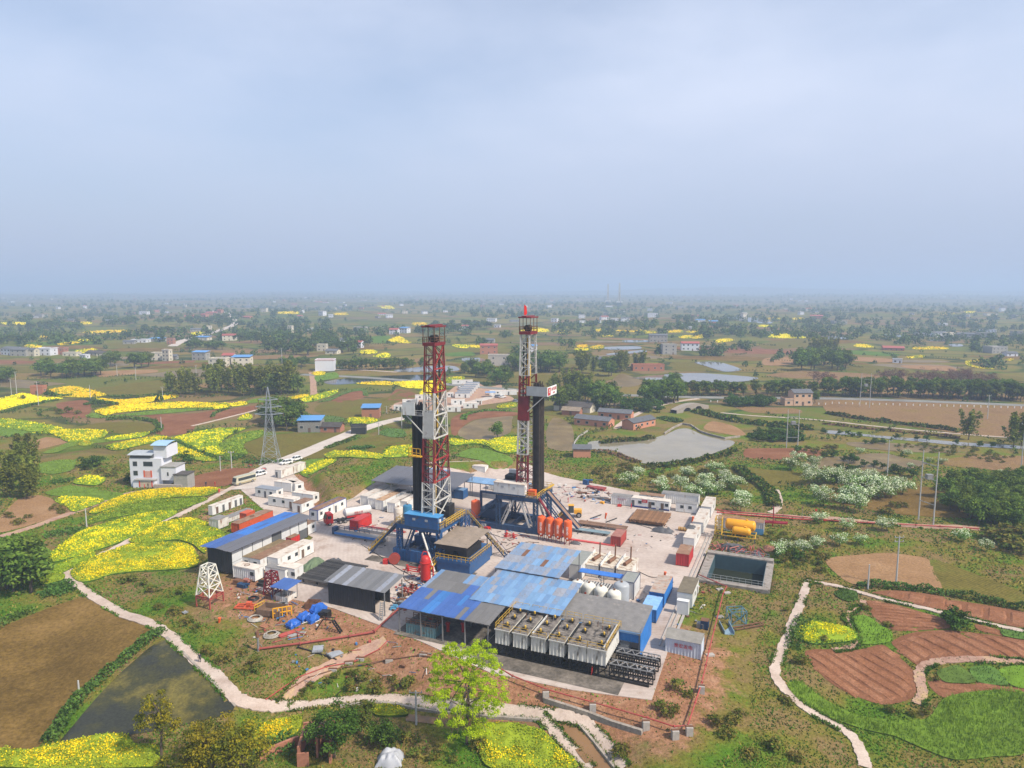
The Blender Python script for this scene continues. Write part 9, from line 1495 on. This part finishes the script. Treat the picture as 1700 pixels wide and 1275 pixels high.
# ------------------------------------------------------------------ far groves
for rg,poly,n,sc in [('B1',[(180,395),(400,385),(400,360),(200,365)],12,(1.2,1.8)),('B1',[(0,490),(230,480),(220,440),(0,450)],14,(1.0,1.5)),('B1',[(660,370),(900,360),(900,330),(680,330)],14,(1.0,1.6)),('B1',[(1000,360),(1450,360),(1540,350),(1500,310),(1100,320)],26,(1.1,1.6)),('B1',[(910,420),(1160,430),(1150,390),(920,390)],12,(1.1,1.5)),('B1',[(1230,510),(1460,520),(1450,490),(1240,480)],12,(1.0,1.4)),('B1',[(1570,470),(1700,475),(1700,440),(1580,440)],9,(1.2,1.6)),('B1',[(440,310),(640,300),(640,270),(460,280)],10,(1.0,1.4)),('B1',[(900,270),(1120,265),(1110,240),(920,245)],12,(1.2,1.6)),
                         ('B2',[(70,540),(380,560),(390,470),(200,440),(80,480)],26,(1.2,1.8)),('B2',[(380,500),(690,560),(700,480),(500,450),(400,440)],22,(1.1,1.7)),('B2',[(140,410),(360,400),(340,360),(150,360)],12,(1.1,1.5)),('B2',[(720,490),(790,490),(790,470),(720,470)],4,(1.2,1.5)),('B2',[(1110,400),(1370,410),(1560,400),(1560,360),(1300,350),(1120,370)],26,(1.2,1.7)),('B2',[(1180,310),(1400,280),(1400,250),(1180,260)],16,(1.2,1.7)),('B2',[(130,270),(340,270),(330,240),(150,240)],12,(1.2,1.6)),('B2',[(1640,440),(1700,450),(1700,420),(1600,420)],8,(1.2,1.6)),('B2',[(1430,500),(1540,490),(1530,460),(1440,465)],6,(1.0,1.4)),('B2',[(1050,230),(1500,235),(1500,215),(1060,210)],16,(1.2,1.6)),
                         ('B3',[(0,590),(160,610),(180,560),(0,540)],12,(1.3,1.8)),('B3',[(300,500),(400,505),(390,470),(310,465)],6,(1.0,1.4)),('B3',[(330,380),(560,375),(560,340),(340,330)],16,(1.0,1.5)),('B3',[(420,420),(540,425),(540,405),(430,400)],6,(.8,1.1)),('B3',[(600,380),(690,385),(690,355),(610,355)],6,(1.1,1.5)),('B3',[(1010,370),(1250,375),(1440,370),(1430,330),(1050,330)],24,(1.1,1.6)),('B3',[(1210,560),(1400,560),(1400,500),(1250,490)],14,(1.2,1.7)),('B3',[(1250,440),(1320,440),(1320,415),(1250,415)],4,(1.6,2.0)),('B3',[(1420,530),(1580,530),(1570,490),(1430,490)],8,(1.1,1.6)),('B3',[(890,540),(1000,545),(1000,520),(900,520)],6,(1.2,1.6)),('B3',[(950,250),(1110,255),(1110,235),(960,235)],8,(1.0,1.4)),('B3',[(620,270),(740,270),(740,250),(630,250)],8,(1.0,1.4)),
                         ('B4',[(800,370),(970,375),(960,340),(810,340)],10,(1.6,2.1)),('B4',[(1040,360),(1400,390),(1390,350),(1060,320)],18,(1.3,1.8)),('B4',[(480,410),(740,395),(730,375),(500,390)],12,(1.0,1.3)),('B4',[(1380,640),(1440,560),(1560,620),(1580,645),(1480,650)],7,(1.2,1.6)),('B4',[(1330,530),(1400,540),(1400,515),(1340,515)],4,(1.4,1.8)),('B4',[(80,580),(170,580),(170,550),(90,550)],4,(1.1,1.4)),('B4',[(100,415),(280,430),(290,405),(110,395)],9,(1.0,1.4)),('B4',[(300,310),(620,320),(610,290),(320,280)],16,(1.2,1.6)),('B4',[(1300,270),(1420,275),(1410,250),(1310,250)],6,(1.4,1.9)),('B4',[(990,415),(1080,415),(1080,395),(1000,395)],5,(1.1,1.4)),('B4',[(1440,400),(1700,410),(1690,375),(1450,370)],12,(1.3,1.8))]:
    if not hasattr(grove,'n'): grove.n = 0
    grove.n += n
    if grove.n <= 225: grove('far_tree',rg,poly,n,sc,'hazy dark tree in a far grove between plots','hazy far groves')
    else:
        pts = [G(*q)[:2] for q in X(rg,poly)]; FARPTS = globals().setdefault('FARPTS',[]); FARPTS += [(*q,random.uniform(*sc)) for q in scatter(pts,n)]
def far_wood():
    Vs,Fs,MI,b = [],[],[],0; base = [m.copy() if False else m for _,m in PROTO['far_tree']]
    n = 6500; a = np.radians(RNG.uniform(50,130,n)); r = np.exp(RNG.uniform(math.log(900),math.log(9500),n)); x = r * np.cos(a); y = r * np.sin(a); cl = vnoise(x,y,190,31) * .6 + vnoise(x,y,700,32) * .4; k = cl > .47
    P_ = [(x[i],y[i],RNG.uniform(1.0,1.7) * (1 + r[i] / 9000)) for i in np.where(k)[0]] + globals().get('FARPTS',[])
    n2 = 420; a = np.radians(RNG.uniform(52,128,n2)); r = RNG.uniform(420,1000,n2); xx = r * np.cos(a); yy = r * np.sin(a); oc = occupied(xx,yy); P_ += [(xx[i],yy[i],RNG.uniform(.35,.9)) for i in range(n2) if not oc[i]]; hp = []
    for c in range(120):
        a0 = math.radians(RNG.uniform(54,126)); r0 = math.exp(RNG.uniform(math.log(260),math.log(1100))); R_ = RNG.uniform(18,60); t0 = RNG.uniform(0,6.28); cx,cy = r0 * math.cos(a0),r0 * math.sin(a0)
        for t in np.arange(t0,t0 + RNG.uniform(.8,2.0),1.7 / R_):
            q = (cx + math.cos(t) * R_ * 1.5,cy + math.sin(t) * R_)
            hp.append(q)
    hp = np.array(hp); oc = occupied(hp[:,0],hp[:,1]); P_ += [(*q,RNG.uniform(.16,.34)) for q in hp[~oc]]; PZ = np.array(P_); HZ_ = hgt(PZ[:,0],PZ[:,1])
    for (px_,py_,s_),hz_ in zip(P_,HZ_):
        d = math.hypot(px_,py_); m = 26 if d > 2500 else 44 if s_ > .36 else 14; D = unit(m); D[:,2] = abs(D[:,2]); C_ = D * RNG.uniform(.55,1.0,m)[:,None] * [3.1 * s_,3.1 * s_,5.4 * s_] + [px_,py_,hz_ + .5]
        v,f = leaves(C_,s_ * (2.2 if m == 26 else 1.7 if m == 44 else 2.4) * RNG.uniform(.7,1.3,m),D,1.0,.75); Vs.append(v); Fs.append(f + b); b += len(v); MI.append(np.where(RNG.random(m) < .6,RNG.integers(0,3),RNG.integers(0,3,m)))
    tag(link('distant_woodland',npmesh('distant_woodland',np.vstack(Vs),np.vstack(Fs),LM['far'],np.concatenate(MI))),'scattered hazy woodland over the distant plain','woodland',kind='stuff')
far_wood()
# two far rigs
for px_,top,lb in (((1009,506),472,'grey hazy drilling mast far out on the plain'),((1028,508),470,'taller grey hazy drilling mast far out on the plain')):
    p = gp(px_,-.3); d = ray(px_[0],top); h_ = CAM_H + d[2] * p.y / d[1] - p.z; T = thing('distant_rig',lb,'drilling rig',p); MB().lattice([(-5,-5,0),(5,-5,0),(5,5,0),(-5,5,0)],[(-4,-4,h_ * .2),(4,-4,h_ * .2),(4,4,h_ * .2),(-4,4,h_ * .2)],2,1.0,.6).build('substructure',DBLUE,T); MB().lattice([(-3,-3,h_ * .2),(3,-3,h_ * .2),(3,3,h_ * .2),(-3,3,h_ * .2)],[(-1.5,-1.5,h_),(1.5,-1.5,h_),(1.5,1.5,h_),(-1.5,1.5,h_)],9,1.3,.8,0,(0,1,2,3),2).build('mast',MW,T); MB().bx(-1,2.5,-2,2,h_ * .2,h_ * .62).build('pipe_stand',BLK,T); MB().bx(-9,9,-4,-1,h_ * .16,h_ * .22).build('doghouse',WH,T)


# ------------------------------------------------------------------ air
HZ = 16600.0
hz = MB().bx(-HZ,HZ,-HZ,HZ,-16,140); hm = bpy.data.materials.new('pale_air'); hm.use_nodes = True; ht = hm.node_tree
ht.nodes.remove(ht.nodes['Principled BSDF']); pv = ht.nodes.new('ShaderNodeVolumePrincipled'); pv.inputs['Color'].default_value = (.53,.68,.93,1); pv.inputs['Density'].default_value = HAZE; pv.inputs['Anisotropy'].default_value = .1
ht.links.new(pv.outputs['Volume'],ht.nodes['Material Output'].inputs['Volume'])
tag(hz.build('haze',hm),'thin blue grey haze filling the air over the plain','haze',kind='stuff')
